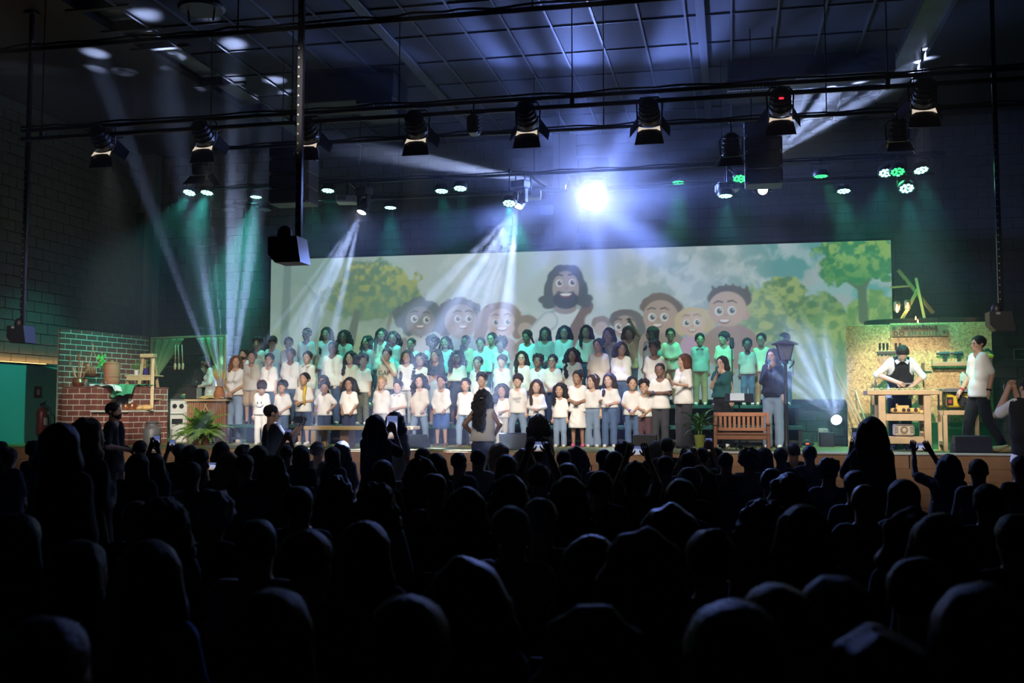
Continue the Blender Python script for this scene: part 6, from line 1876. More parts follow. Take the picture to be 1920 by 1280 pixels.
# curtain frame with spoons
A2, B2 = Vector((-11.70, 19.42, STZ)), Vector((atY(424, 650, 19.0).x, 19.0, STZ))
L_ = (B2 - A2).length; ang2 = math.atan2(B2.y - A2.y, B2.x - A2.x)
t = thing('curtain_frame', 'green lit wooden window frame of the kitchen set with two tied curtains', 'frame', A2, ang2)
for x in (.02, L_ - .02):
    MB().bbox((x, 0, 1.05), (.05, .05, 2.1), .006).build('post', M_pine, t)
MB().bbox((L_ / 2, 0, 2.09), (L_, .05, .04), .006).build('top_bar', M_pine, t)
def curtain(xs, label_name, flip):
    n, m_ = 28, 20; vs = []; fs = []
    for i in range(n):
        for j in range(m_):
            u, v = i / (n - 1), j / (m_ - 1)         # u along the bar, v downward
            x_top = xs[0] + (xs[1] - xs[0]) * u
            x_bot = xs[2] + (xs[3] - xs[2]) * u
            q = v
            x = x_top + (x_bot - x_top) * q
            z = 2.06 - v * .78
            y = .03 * math.sin(u * 26 + .6 * math.sin(v * 5)) * (1 - .4 * v) - .035
            vs.append((x, y, z))
    for i in range(n - 1):
        for j in range(m_ - 1):
            a = i * m_ + j; fs.append((a, a + m_, a + m_ + 1, a + 1))
    o = MB().add(vs, fs).build('curtain', M_curtain, t, 'all')
    so = o.modifiers.new('thickness', 'SOLIDIFY'); so.thickness = .008
curtain((.06, .95 * L_ * .48, .06, .22), 'left', False)
curtain((L_ * .62, L_ - .06, L_ - .20, L_ - .06), 'right', True)
MB().tube([(.04, -.07, 1.30), (.14, -.1, 1.27), (.25, -.07, 1.32)], .02, 6).build('tie_band', M_curtain, t)
MB().tube([(L_ - .04, -.07, 1.30), (L_ - .14, -.1, 1.27), (L_ - .24, -.07, 1.32)], .02, 6).build('tie_band', M_curtain, t)
for k, px in enumerate((329, 334, 341)):
    a = atY(px, 646, 19.2); b = atY(px + (2 if k else -1), 692, 19.2)
    t = thing('wooden_spoon', '%s long wooden spoon hanging in the window of the kitchen set' % ('left', 'middle', 'right')[k], 'spoon', a, 0, 'hanging wooden spoons')
    d = b - a
    MB().cyl((0, 0, 0), d * .75, .013, .012, 8).build('handle', M_pine, t, 'all')
    MB().ball(d * .88, (.03, .012, .075), 10, 7).build('spoon_bowl', M_pine, t, 'all')
    MB().cyl((0, 0, 0), (0, 0, 3.18 + .0 - a.z if a.z < 3.17 else .02), .002, n=4).build('cord', M_pine, t)
# fern -------------------------------------------------------------------------
def frond_mesh(L, droop, seed):
    r_ = random.Random(seed); m = MB(); pts = []
    for k in range(13):
        s = k / 12
        pts.append(Vector((0, L * (s * .9), L * (.75 * s - droop * s * s))))
    m.tube(pts, [.004] * 12 + [.0015], 4)
    for k in range(1, 13):
        s = k / 12; c = pts[k]; d = (pts[k] - pts[k - 1]).normalized()
        ln = L * .17 * math.sin(PI * min(1, s * .92 + .1)) + .012
        for sx in (-1, 1):
            for h in (0, .5):
                c2 = c - d * (L / 12 * h)
                tip = c2 + Vector((sx * ln, ln * .25, -ln * .25 + r_.uniform(-.01, .01)))
                wd = d * .016
                m.add([c2 - wd * .5, c2 + wd, tip + wd * .3, tip - wd * .3], [(0, 1, 2, 3)])
    return m.mesh('frond', False, [M_fern])
fr_me = [frond_mesh(.62, .55, 1), frond_mesh(.52, .9, 2), frond_mesh(.70, .8, 3), frond_mesh(.42, .3, 4)]
p = Vector((atY(378, 838, 16.9).x, 16.9, STZ))
t = thing('potted_fern', 'large bushy fern in front of the bamboo counter', 'plant', p)
MB().lathe([(.13, 0), (.18, .22), (.19, .23), (.17, .21), (0, .2)], 18).build('pot', M_terra, t, True)
for k in range(120):
    o = link('frond', fr_me[k % 4], t, (0, 0, .20))
    o.rotation_euler = (random.uniform(-.45, .35) + (.75 if k % 3 == 0 else 0), 0, k * 2.399)
    s = random.uniform(.62, 1.05); o.scale = (s, s, s)
# ------------------------------------------------------------------ table in front of the choir
tx0, tx1 = atY(571, 800, 16.1).x, atY(769, 800, 16.1).x
zt2 = atY(670, 799, 16.1).z - STZ
t = thing('long_table', 'long low wooden table with yellow lit edge before the front row', 'table', ((tx0 + tx1) / 2, 16.35, STZ))
w_ = tx1 - tx0
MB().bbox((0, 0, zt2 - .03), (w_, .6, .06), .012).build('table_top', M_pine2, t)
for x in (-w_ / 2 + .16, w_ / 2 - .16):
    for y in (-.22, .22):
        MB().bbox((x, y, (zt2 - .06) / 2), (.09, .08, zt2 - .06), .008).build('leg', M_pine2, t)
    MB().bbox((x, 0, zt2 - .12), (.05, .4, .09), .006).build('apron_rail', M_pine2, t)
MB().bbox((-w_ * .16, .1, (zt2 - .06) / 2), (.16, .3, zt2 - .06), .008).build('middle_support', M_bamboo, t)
def wedge(px0, px1, Y, z_top_px, label, rz=0.0):
    a, b = atY(px0, 820, Y), atY(px1, 820, Y)
    w_ = b.x - a.x; h = atY((px0 + px1) / 2, z_top_px, Y).z - STZ
    t = thing('stage_monitor', label, 'speaker', ((a.x + b.x) / 2, Y, STZ), rz, 'stage monitor speakers')
    prof = [(-.17, 0), (-.17, h * .95), (-.13, h), (.0, h), (.20, h * .35), (.22, 0)]
    MB().prism([(y, z) for y, z in prof], w_, Matrix.Translation((-w_ / 2, 0, 0)) @ Matrix(((0, 0, 1, 0), (1, 0, 0, 0), (0, 1, 0, 0), (0, 0, 0, 1)))).build('cabinet', M_black, t)
    q = math.atan2(h * .65, .20)
    MB().bbox((0, .112, h * .68), (w_ - .06, .008, .2), .004, Matrix.Rotation(-q + PI / 2 - PI / 2, 4, 'X') @ Matrix.Rotation(-.55, 4, 'X')).build('grille', M_grille, t)
    for sx in (-1, 1):
        MB().bbox((sx * (w_ / 2 + .004), 0, h * .5), (.008, .12, .03), .003).build('side_handle', M_grille, t)
    return t
wedge(940, 992, 15.95, 811, 'black stage monitor between the conductor and the woman with very long braids')
wedge(1188, 1232, 15.95, 814, 'black stage monitor in front of the boy with folded arms')
wedge(774, 800, 16.35, 814, 'black stage monitor half hidden at the right end of the long table')
wedge(1786, 1854, 15.75, 816, 'black stage monitor in front of the table saw')
# ------------------------------------------------------------------ right of the choir
p = Vector((atY(1312, 836, 16.15).x, 16.15, STZ))
t = thing('potted_palm', 'plant with strap leaves in a lime green pot left of the bench', 'plant', p)
ph_ = atY(1312, 815, 16.15).z - STZ
M_lime = mat('lime green pot', (.34, .40, .07), .4, var=.06)
MB().lathe([(.055, 0), (.075, ph_ * .8), (.082, ph_ * .8), (.085, ph_), (.075, ph_), (.07, ph_ * .85), (0, ph_ * .84)], 18).build('pot', M_lime, t, True)
for k in range(3):
    MB().cyl((.02 * math.cos(k * 2), .02 * math.sin(k * 2), ph_ * .8), (.04 * math.cos(k * 2), .04 * math.sin(k * 2), ph_ + .22), .010, .008, 6).build('stem', M_fern, t)
lf = []
for q in range(3):
    m = MB(); L = (.30, .36, .24)[q]; vs = []; fs = []
    for k in range(8):
        s = k / 7; wd = .022 * math.sin(PI * min(1, .12 + s * .88)) + .002
        y = L * s; z = L * (.9 * s - (.5 + .25 * q) * s * s)
        vs += [(-wd, y, z), (0, y, z - .006), (wd, y, z)]
    for k in range(7):
        for c in (0, 1): fs.append((3 * k + c, 3 * k + c + 1, 3 * k + c + 4, 3 * k + c + 3))
    lf.append(m.add(vs, fs).mesh('strap_leaf', 'all', [M_leaf]))
for k in range(34):
    o = link('strap_leaf', lf[k % 3], t, (.03 * math.cos(k), .03 * math.sin(k), ph_ + .04 + .20 * (k / 34)))
    o.rotation_euler = (random.uniform(-.3, .45), 0, k * 2.399)
# bench
bx0, bx1 = atY(1338, 800, 15.95).x, atY(1444, 800, 15.95).x
p = Vector(((bx0 + bx1) / 2, 16.1, STZ)); w_ = bx1 - bx0
M_bench = mat('red brown bench wood', (.36, .15, .07), .45, var=.2, scale=6)
t = thing('garden_bench', 'reddish wooden slatted bench right of the lime green pot', 'bench', p)
hb = atY(1390, 773, 15.95).z - STZ; hs = atY(1390, 813, 15.95).z - STZ
for sx in (-1, 1):
    MB().bbox((sx * (w_ / 2 - .025), -.14, hb * .36), (.05, .05, hb * .72), .006).build('front_leg', M_bench, t)
    MB().bbox((sx * (w_ / 2 - .025), .18, hb / 2), (.05, .05, hb), .006).build('rear_leg', M_bench, t)
    MB().bbox((sx * (w_ / 2 - .025), .01, hb * .70), (.06, .42, .03), .006).build('armrest', M_bench, t)
MB().bbox((0, .18, hb - .03), (w_ - .1, .035, .06), .006).build('top_rail', M_bench, t)
MB().bbox((0, .18, hs + .06), (w_ - .1, .035, .05), .006).build('lower_rail', M_bench, t)
for k in range(10):
    MB().bbox((-w_ / 2 + .1 + (w_ - .2) * k / 9, .18, (hb + hs) / 2 + .015), (.042, .018, hb - hs - .10), .004).build('back_slat', M_bench, t)
for k in range(5):
    MB().bbox((0, -.15 + .075 * k, hs), (w_ - .04, .062, .022), .004).build('seat_slat', M_bench, t)
MB().bbox((0, -.14, hs - .05), (w_ - .1, .03, .07), .006).build('seat_rail', M_bench, t)
# music stand, microphones on stands, cups
p = Vector((atY(1387, 828, 16.75).x, 16.75, STZ))
t = thing('music_stand', 'black music stand with papers in front of the singer with glasses', 'music stand', p)
hm = atY(1387, 746, 16.75).z - STZ
w_ = atY(1414, 746, 16.75).x - atY(1360, 746, 16.75).x
MB().bbox((0, 0, hm), (w_, .34, .012), .004, Matrix.Rotation(.42, 4, 'X')).build('desk', M_black, t)
MB().bbox((0, -.17, hm - .06), (w_, .05, .01), .003).build('ledge', M_black, t)
MB().bbox((-.03, .02, hm + .02), (.22, .28, .004), .001, Matrix.Rotation(.42, 4, 'X')).build('sheet_of_paper', M_enamel, t)
MB().cyl((0, 0, .05), (0, .02, hm - .02), .012, n=8).build('stem', M_black, t)
for k in range(3):
    a_ = 2 * PI * k / 3 + .3
    MB().cyl((0, 0, .22), (.27 * math.cos(a_), .27 * math.sin(a_), .01), .008, n=6).build('leg', M_black, t)
def micstand(px, top, Y, z0, label, big=False, boom=False):
    x = atY(px, top, Y).x; h = atY(px, top, Y).z - z0
    t = thing('microphone_stand', label, 'microphone stand', (x, Y, z0), 0, 'microphone stands')
    MB().cyl((0, 0, .03), (0, 0, h - .12), .010, n=8).build('pole', M_black, t)
    MB().lathe([(.13, 0), (.13, .012), (.03, .03), (0, .03)], 18).build('base_plate', M_black, t, True)
    r = .035 if big else .022
    if big:
        MB().lathe([(.02, h - .20), (.038, h - .18), (.038, h - .06), (.03, h - .01), (0, h)], 14).build('microphone_body', M_black, t, True)
        MB().tube([(.055 * math.cos(a), .055 * math.sin(a) * .4, h - .12 + .03 * math.sin(a * 2)) for a in np.linspace(0, 2 * PI, 12, endpoint=False)], .005, 4, True).build('shock_mount', M_black, t)
    else:
        MB().cyl((0, 0, h - .16), (0, -.03, h - .03), .010, .014, 8).build('microphone_body', M_black, t, 'all')
        MB().ball((0, -.034, h - .02), .024, 10, 7).build('wire_ball', M_micgrille, t, 'all')
micstand(1372, 632, 18.18, RZ[1], 'black studio microphone on a tall stand in front of the back row at right', True)
micstand(866, 645, 18.25, RZ[1], 'thin black microphone stand in the middle of the choir', True)
micstand(1337, 756, 16.55, STZ, 'low microphone stand beside the lime green pot')
for k, px in enumerate((1356, 1389)):
    o = MB().lathe([(.030, 0), (.042, .085), (.045, .087), (.041, .084), (.028, .004), (0, .004)], 14).build('plastic_cup', M_glass, None, True, (atY(px, 830, 16.3).x, 16.3, STZ))
    tag(o, ('clear plastic cup on the turf under the left half of the bench', 'clear plastic cup on the turf under the middle of the bench')[k], 'cup', 'cups under the bench')
# street lamp
p = Vector((atY(1475, 838, 16.6).x, 16.6, STZ))
t = thing('street_lamp', 'black street lamp prop with a glass lantern right of the singer in jeans', 'street lamp', p)
zl0, zl1 = atY(1478, 676, 16.6).z - STZ, atY(1478, 645, 16.6).z - STZ
MB().lathe([(.11, 0), (.11, .03), (.06, .06), (.045, .12), (.035, .16), (.032, zl0 * .5), (.038, zl0 * .5 + .02), (.03, zl0 * .5 + .04), (.028, zl0 - .06), (.05, zl0 - .04), (.05, zl0)], 14).build('post', M_black, t, True)
hl = zl1 - zl0
for k in range(4):
    a_, b_ = PI / 4 + k * PI / 2, PI / 4 + (k + 1) * PI / 2
    q = lambda r, a, z: Vector((r * math.cos(a), r * math.sin(a), z))
    MB().tube([q(.10, a_, zl0 + .01), q(.185, a_, zl1)], .010, 5).build('lantern_bar', M_black, t)
    MB().add([q(.098, a_, zl0 + .012), q(.098, b_, zl0 + .012), q(.182, b_, zl1), q(.182, a_, zl1), q(.094, a_, zl0 + .012), q(.094, b_, zl0 + .012), q(.178, b_, zl1), q(.178, a_, zl1)], [(0, 1, 2, 3), (7, 6, 5, 4), (0, 4, 5, 1), (2, 6, 7, 3)]).build('pane', M_frost if 'M_frost' in globals() else M_glass, t)
MB().lathe([(.10, zl0), (.10, zl0 + .015), (0, zl0 + .015)], 4).build('lantern_floor', M_black, t)
MB().lathe([(.205, zl1 - .012), (.21, zl1 + .004), (.16, zl1 + .03), (.07, zl1 + .055), (.02, zl1 + .075), (0, zl1 + .08)], 20).build('lantern_cap', M_black, t, True)
MB().ball((0, 0, zl0 + .11), (.045, .045, .06), 10, 7).build('bulb', M_enamel, t, 'all')
MB().tube([(.06, 0, zl0 - .12), (.13, 0, zl0 - .04), (.13, 0, zl0 + .0)], .012, 5).build('bracket', M_black, t)
# boxes beside the floor moving head
def crate(px, Y, w_, d_, h_, label, nm, cat, m=M_black):
    t = thing(nm, label, cat, (atY(px, 820, Y).x, Y, STZ))
    MB().bbox((0, 0, h_ / 2), (w_, d_, h_), .01).build('case', m, t)
    MB().bbox((0, -d_ / 2 - .002, h_ * .6), (w_ * .5, .006, h_ * .25), .002).build('front_panel', M_grille, t)
    MB().tube([(-w_ * .2, 0, h_), (-w_ * .15, 0, h_ + .03), (w_ * .15, 0, h_ + .03), (w_ * .2, 0, h_)], .006, 5).build('handle', M_alu, t)
    return t
crate(1550, 18.3, .24, .25, .24, 'black case standing left of the floor moving head', 'haze_machine', 'machine')
crate(1543, 18.6, .16, .2, .30, 'pale case behind the black one near the floor moving head', 'pale_case', 'case', M_enamel)
t = crate(1513, 18.9, .22, .16, .06, 'small black receiver with a red light on the stage floor', 'receiver_box', 'receiver')
MB().box((0, -.086, .03), (.05, .006, .018)).build('red_light', mat('red indicator', (1, .1, .05), emit=(1, .08, .03), power=3), t)
for sx in (-.08, .08): MB().cyl((sx, .05, .05), (sx * 1.5, .05, .2), .004, n=5).build('aerial', M_black, t)
# ================================================================== carpentry set
OY = 17.42
def osb_mat():
    m = bpy.data.materials.new('strand board'); m.use_nodes = True
    nt = m.node_tree; N = nt.nodes; L = nt.links; b = N['Principled BSDF']; b.inputs['Roughness'].default_value = .7
    tc = N.new('ShaderNodeTexCoord'); acc = None
    for k, (rot, sc, c0, c1) in enumerate(((.5, (46, 13, 46), (.46, .28, .11), (.72, .50, .23)), (-.8, (42, 11, 42), (.30, .17, .065), (.68, .46, .19)), (1.5, (36, 13, 36), (.54, .34, .14), (.78, .56, .27)))):
        mp = N.new('ShaderNodeMapping'); mp.inputs['Rotation'].default_value = (0, rot, 0); mp.inputs['Scale'].default_value = sc
        L.new(tc.outputs['Object'], mp.inputs[0])
        vo = N.new('ShaderNodeTexVoronoi'); vo.inputs['Scale'].default_value = 1.0; L.new(mp.outputs[0], vo.inputs['Vector'])
        sx = N.new('ShaderNodeSeparateColor'); L.new(vo.outputs['Color'], sx.inputs[0])
        mx = N.new('ShaderNodeMix'); mx.data_type = 'RGBA'; mx.inputs[6].default_value = (*c0, 1); mx.inputs[7].default_value = (*c1, 1); L.new(sx.outputs[0], mx.inputs[0])
        if acc is None: acc = mx.outputs[2]
        else:
            m2 = N.new('ShaderNodeMix'); m2.data_type = 'RGBA'; th = N.new('ShaderNodeMath'); th.operation = 'GREATER_THAN'; th.inputs[1].default_value = .55; L.new(sx.outputs[1], th.inputs[0])
            L.new(th.outputs[0], m2.inputs[0]); L.new(acc, m2.inputs[6]); L.new(mx.outputs[2], m2.inputs[7]); acc = m2.outputs[2]
    L.new(acc, b.inputs['Base Color'])
    return m
M_osb = osb_mat()
ox0, ox1 = atY(1588, 720, OY).x, atY(1862, 720, OY).x
oz = atY(1700, 608, OY).z - STZ
t = thing('strand_board_wall', 'tall carpentry backdrop of yellowish strand board sheets', 'wall panel', ((ox0 + ox1) / 2, OY, STZ))
w_ = ox1 - ox0
sp = -w_ / 2 + (atY(1671, 700, OY).x - ox0)
zlow = atY(1700, 751, OY).z - STZ
for x0, x1, z0, z1, dy in ((-w_ / 2, sp - .002, zlow, oz, 0), (sp + .002, w_ / 2, zlow + .0, oz + .02, .004), (-w_ / 2, sp - .002, 0, zlow - .004, .006), (sp + .002, w_ / 2, .42, zlow - .004, .008)):
    MB().bbox(((x0 + x1) / 2, dy, (z0 + z1) / 2), (x1 - x0, .018, z1 - z0), .003).build('board_sheet', M_osb, t)
M_greenfoot = mat('dark green panel foot', (.035, .16, .06), .95, var=.3, scale=30, bump=.2)
MB().bbox(((sp + w_ / 2) / 2, -.012, .21), (w_ / 2 - sp, .01, .42), .003).build('green_foot_strip', M_greenfoot, t)  # dark green strip along the foot of the right-hand sheets
for x in (-w_ / 2 + .1, w_ / 2 - .1):
    MB().beam((x, .03, oz - .3), (x, .7, .02), .045, .045).build('rear_brace', M_pine, t)
    MB().beam((x, .03, .02), (x, .7, .02), .045, .04).build('rear_foot', M_pine, t)
def onb(px, py, d=.0): return atY(px, py, OY - .012 - d)
# sign
a, b = onb(1671, 609), onb(1776, 630)
t = thing('carpentry_sign', 'hand lettered wooden sign on top of the strand board', 'sign', ((a.x + b.x) / 2, OY - .03, b.z))
sw_, sh_ = b.x - a.x, a.z - b.z
MB().bbox((0, 0, sh_ / 2), (sw_, .02, sh_), .004).build('sign_board', mat('brown sign board', (.34, .20, .09), .6, var=.2, scale=8), t)
M_signk = mat('black sign paint', (.012, .012, .012), .6); M_signg = mat('green sign paint', (.01, .13, .07), .6)
def strokes(mb, letters, x, z, s, sl=0.0, r=.006):
    for L_ in letters:
        for pts in L_[0]:
            mb.tube([(x + (px + sl * pz) * s, -.013, z + pz * s) for px, pz in pts], r, 4)
        x += L_[1] * s
    return x
arc = lambda cx, cz, rx, rz_, a0, a1, n=9: [(cx + rx * math.cos(math.radians(a0 + (a1 - a0) * i / n)), cz + rz_ * math.sin(math.radians(a0 + (a1 - a0) * i / n))) for i in range(n + 1)]
lc = {'c': ([arc(.30, .28, .24, .28, 40, 330) + [(.62, .12)]], .58),
      'a': ([arc(.28, .28, .22, .28, 30, 390, 12), [(.50, .54), (.48, .12), (.58, .0), (.72, .12)]], .68),
      'r': ([[(.0, .1), (.16, .54), (.2, .56), (.3, .46), (.42, .46), (.40, .12), (.5, .0), (.62, .1)]], .60),
      'p': ([[(.05, .5), (.05, -.42)], arc(.28, .26, .24, .28, 150, -160, 12), [(.3, 0), (.64, .1)]], .64),
      'i': ([[(.0, .1), (.16, .52), (.16, .1), (.26, .0), (.4, .1)], [(.17, .72), (.18, .76)]], .38),
      'n': ([[(.0, .1), (.1, .5), (.12, 0), (.14, .32), (.3, .54), (.42, .42), (.42, .1), (.52, 0), (.66, .1)]], .64),
      't': ([[(.0, .1), (.2, .9), (.18, .12), (.28, 0), (.42, .1)], [(.02, .58), (.44, .62)]], .40)}
s_ = sw_ / 9.6
m = MB()
xs_ = strokes(m, [lc[ch] for ch in 'carpintaria'], -sw_ / 2 + sw_ * .17, sh_ * .60, s_, .18, .0055)
m.tube([(-sw_ / 2 + sw_ * .13, -.013, sh_ * .6), (-sw_ / 2 + sw_ * .17, -.013, sh_ * .56)], .0055, 4)
m.build('lettering_carpintaria', M_signk, t)
for s0, x0, sz, mm in (('DO', -sw_ * .37, sh_ * .56, M_signk), ('EMANUEL', sw_ * .09, sh_ * .56, M_signg)):
    letters('lettering', s0, sz, .002, mm, t, (x0, -.014, sh_ * .07), 1.12)
for x, z, r in ((-sw_ * .455, sh_ * .72, .042), (sw_ * .44, sh_ * .42, .034)):
    pl_ = [(r * (1 if k % 2 == 0 else .45) * math.cos(PI / 2 + k * PI / 5), r * (1 if k % 2 == 0 else .45) * math.sin(PI / 2 + k * PI / 5)) for k in range(10)]
    MB().prism(pl_, .004, Matrix.Translation((x, -.011, z)) @ Matrix.Rotation(PI / 2, 4, 'X')).build('painted_star', M_signg, t)
# tool rack with chisels
a, b = onb(1644, 657), onb(1694, 661)
t = thing('chisel_rack', 'dark wooden chisel rack on the strand board behind the carpenter', 'rack', ((a.x + b.x) / 2, OY - .045, b.z))
MB().bbox((0, 0, 0), (b.x - a.x, .06, .045), .004).build('rack_rail', mat('dark stained wood', (.07, .055, .045), .6), t)
for k, px in enumerate((1650, 1657, 1664, 1680, 1688)):
    q = atY(px, 658, OY - .045)
    tt = thing('chisel', 'chisel with dark handle in the rack, %s from the left' % ORD_[k] if 'ORD_' in globals() else 'chisel with dark handle in the rack, %s from the left' % ('first', 'second', 'third', 'fourth', 'last')[k], 'chisel', q, 0, 'chisels in the rack')
    MB().lathe([(.012, .022), (.018, .05), (.016, .10), (.019, .125), (0, .13)], 10).build('handle', mat('dark tool handle', (.02, .02, .03), .4), tt, True)
    MB().box((0, 0, -.09), (.014, .004, .20)).build('blade', M_steel, tt)
# shelf with two drills and an angle grinder
a, b = onb(1745, 677), onb(1832, 685)
t = thing('tool_shelf', 'narrow wooden shelf with a low rim on the strand board holding cordless drills', 'shelf', ((a.x + b.x) / 2, OY - .10, b.z))
sw2 = b.x - a.x
MB().bbox((0, 0, 0), (sw2, .18, .02), .004).build('shelf_board', M_pine, t)
MB().bbox((0, -.085, .03), (sw2, .014, .05), .003).build('front_rim', M_pine, t)
for sx in (-1, 1): MB().bbox((sx * (sw2 / 2 - .008), 0, .05), (.014, .17, .10), .003).build('end_board', M_pine, t)
M_drill = mat('teal black tool plastic', (.015, .05, .05), .4, var=.2); M_yel = mat('yellow tool plastic', (.62, .44, .02), .4, var=.08)
for k, px in enumerate((1771, 1797)):
    q = Vector((atY(px, 670, OY - .1).x, OY - .10, b.z + .012))
    tt = thing('cordless_drill', 'dark cordless drill on the tool shelf, %s one' % ('left', 'right')[k], 'drill', q, 0, 'cordless drills')
    MB().bbox((0, 0, .02), (.085, .07, .04), .008).build('battery', M_drill, tt)
    MB().beam((0, 0, .035), (.02, 0, .15), .04, .04, (0, 1, 0)).build('grip', M_drill, tt)
    MB().cyl((.07, 0, .175), (-.06, 0, .175), .036, .03, 12).build('motor_housing', M_drill, tt, True)
    MB().cyl((-.06, 0, .175), (-.12, 0, .175), .024, .014, 10).build('chuck', M_black, tt, True)
    MB().bbox((-.02, 0, .12), (.02, .015, .03), .003).build('trigger', M_black, tt)
tt = thing('glass_tumbler', 'empty glass tumbler on the tool shelf beside the right drill', 'glass', Vector((atY(1818, 670, OY - .1).x, OY - .1, b.z + .012)))
MB().lathe([(.035, 0), (.042, .11), (.039, .11), (.03, .008), (0, .008)], 12).build('tumbler_body', M_glass, tt, True)
q = onb(1850, 668, .05)
tt = thing('yellow_saw', 'yellow and black jigsaw hooked at the right edge of the strand board', 'saw', q)
MB().bbox((0, 0, 0), (.20, .08, .06), .015).build('motor_body', M_yel, tt)
MB().tube([(-.09, 0, .03), (-.08, 0, .09), (.02, 0, .11), (.09, 0, .06), (.10, 0, .02)], .018, 7).build('handle', M_drill, tt, 'all')
MB().bbox((-.10, 0, .05), (.03, .07, .12), .008).build('front_guard', M_yel, tt)
MB().bbox((0, 0, -.05), (.16, .07, .02), .004).build('shoe_plate', M_steel, tt)
MB().box((-.05, 0, -.10), (.012, .003, .09)).build('blade', M_steel, tt)
MB().cyl((.02, 0, 0), (.02, .06, .0), .008, n=6).build('hook', M_steel, tt)
q = onb(1816, 701, .03)
tt = thing('saw_blade_disc', 'brassy circular blade hanging on the board left of the walking man', 'blade', q)
MB().cyl((0, -.004, 0), (0, .004, 0), .10, n=28).build('disc', mat('brass disc', (.55, .38, .12), .3, metal=.8), tt)
MB().cyl((0, -.008, 0), (0, .018, 0), .018, n=10).build('centre_bolt', M_black, tt)
q = onb(1731, 690, .025)
tt = thing('hammer', 'hammer hanging head up on the strand board right of the carpenter', 'hammer', q)
MB().bbox((-.005, 0, .02), (.05, .03, .13), .006).build('hammer_head', mat('brown hammer head', (.16, .09, .05), .6), tt)
MB().cyl((0, 0, -.04), (0, 0, -.30), .010, n=8).build('handle', M_black, tt)
q = onb(1737, 696.5, .02)
tt = thing('wall_bracket', 'thin green metal bar fixed across the strand board at the hammer', 'bar', q)
MB().bbox((0, 0, 0), (.16, .02, .018), .003).build('bar', M_drill, tt)
for x in (-.07, .07): MB().cyl((x, -.014, 0), (x, .012, 0), .007, n=6).build('screw', M_steel, tt)
# workbench
BYc = 16.62
x0, x1 = atY(1626, 735, BYc - .25).x, atY(1761, 735, BYc - .25).x
zb1 = atY(1690, 731, BYc - .25).z - STZ
t = thing('workbench', 'pine carpenter workbench with thick top, two rails and square legs', 'workbench', ((x0 + x1) / 2, BYc, STZ))
w_ = x1 - x0
for k in range(4):
    MB().bbox((0, -.195 + .13 * k, zb1 - .035), (w_, .126, .07), .006).build('top_plank', M_pine, t)
lx0, lx1 = atY(1654, 790, BYc - .2).x - t.location.x, atY(1739, 790, BYc - .2).x - t.location.x
za, zb_ = atY(1690, 783, BYc - .2).z - STZ, atY(1690, 826, BYc - .2).z - STZ
for x in (lx0, lx1):
    for y in (-.20, .20):
        MB().bbox((x, y, (zb1 - .07) / 2), (.10, .07, zb1 - .07), .006).build('leg', M_pine, t)
for z in (za, zb_):
    for y in (-.20, .20):
        MB().bbox(((lx0 + lx1) / 2, y, z), (lx1 - lx0 - .1, .045, .09), .005).build('rail', M_pine, t)
    for k in range(3):
        MB().bbox(((lx0 + lx1) / 2, -.11 + .11 * k, z + .052), (lx1 - lx0 - .1, .10, .014), .003).build('shelf_plank', M_pine, t)
m = MB()
for k in range(150):
    c = Vector((random.gauss(0, .28), random.uniform(-.22, .2), zb1 + .004 + random.random() * .02)); r = random.uniform(.008, .02); a_ = random.random() * 6
    m.tube([c + Vector((r * math.cos(a_ + q * 1.3), r * math.sin(a_ + q * 1.3), q * .004)) for q in range(5)], .0025, 3)
o = m.build('wood_shavings', mat('pale shavings', (.72, .55, .30), .8), None, False, t.location)
tag(o, 'pale curled wood shavings scattered on the workbench top', 'shavings', kind='stuff')
zb2 = STZ + za + .06
q = Vector((atY(1697, 772, BYc - .05).x, BYc - .08, zb2))
tt = thing('wooden_toy_train', 'wooden toy train with round holes on the upper bench shelf', 'toy', q)
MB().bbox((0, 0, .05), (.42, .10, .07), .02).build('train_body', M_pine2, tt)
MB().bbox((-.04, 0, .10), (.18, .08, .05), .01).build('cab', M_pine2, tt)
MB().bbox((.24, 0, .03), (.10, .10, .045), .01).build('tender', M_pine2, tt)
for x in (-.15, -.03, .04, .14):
    MB().cyl((x, -.055, .055), (x, .055, .055), .028, n=14).build('wheel_hole', mat('painted hole shade', (.04, .02, .012), .8), tt)  # solid dark plugs stand for the shade in the holes
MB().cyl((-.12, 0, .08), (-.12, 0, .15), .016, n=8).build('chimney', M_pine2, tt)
q = Vector((atY(1694, 810, BYc - .05).x, BYc - .05, STZ + zb_ + .06))
tt = thing('old_radio', 'old pale box radio with a round dial on the lower bench shelf', 'radio', q)
MB().bbox((0, 0, .10), (.30, .14, .17), .02).build('radio_case', mat('beige radio shell', (.42, .36, .27), .45), tt)
MB().cyl((0, -.071, .10), (0, -.08, .10), .055, n=20).build('speaker_dial', mat('brown dial', (.18, .11, .06), .5), tt)
MB().cyl((0, -.078, .10), (0, -.086, .10), .028, n=16).build('dial_centre', mat('beige radio shell', (0, 0, 0)), tt)
for x in (-.11, .11):
    for k in range(4): MB().bbox((x, -.072, .06 + .025 * k), (.055, .006, .010), .002).build('grille_bar', M_black, tt)
for x in (-.12, .12): MB().bbox((x, 0, .008), (.03, .12, .018), .004).build('foot', M_black, tt)
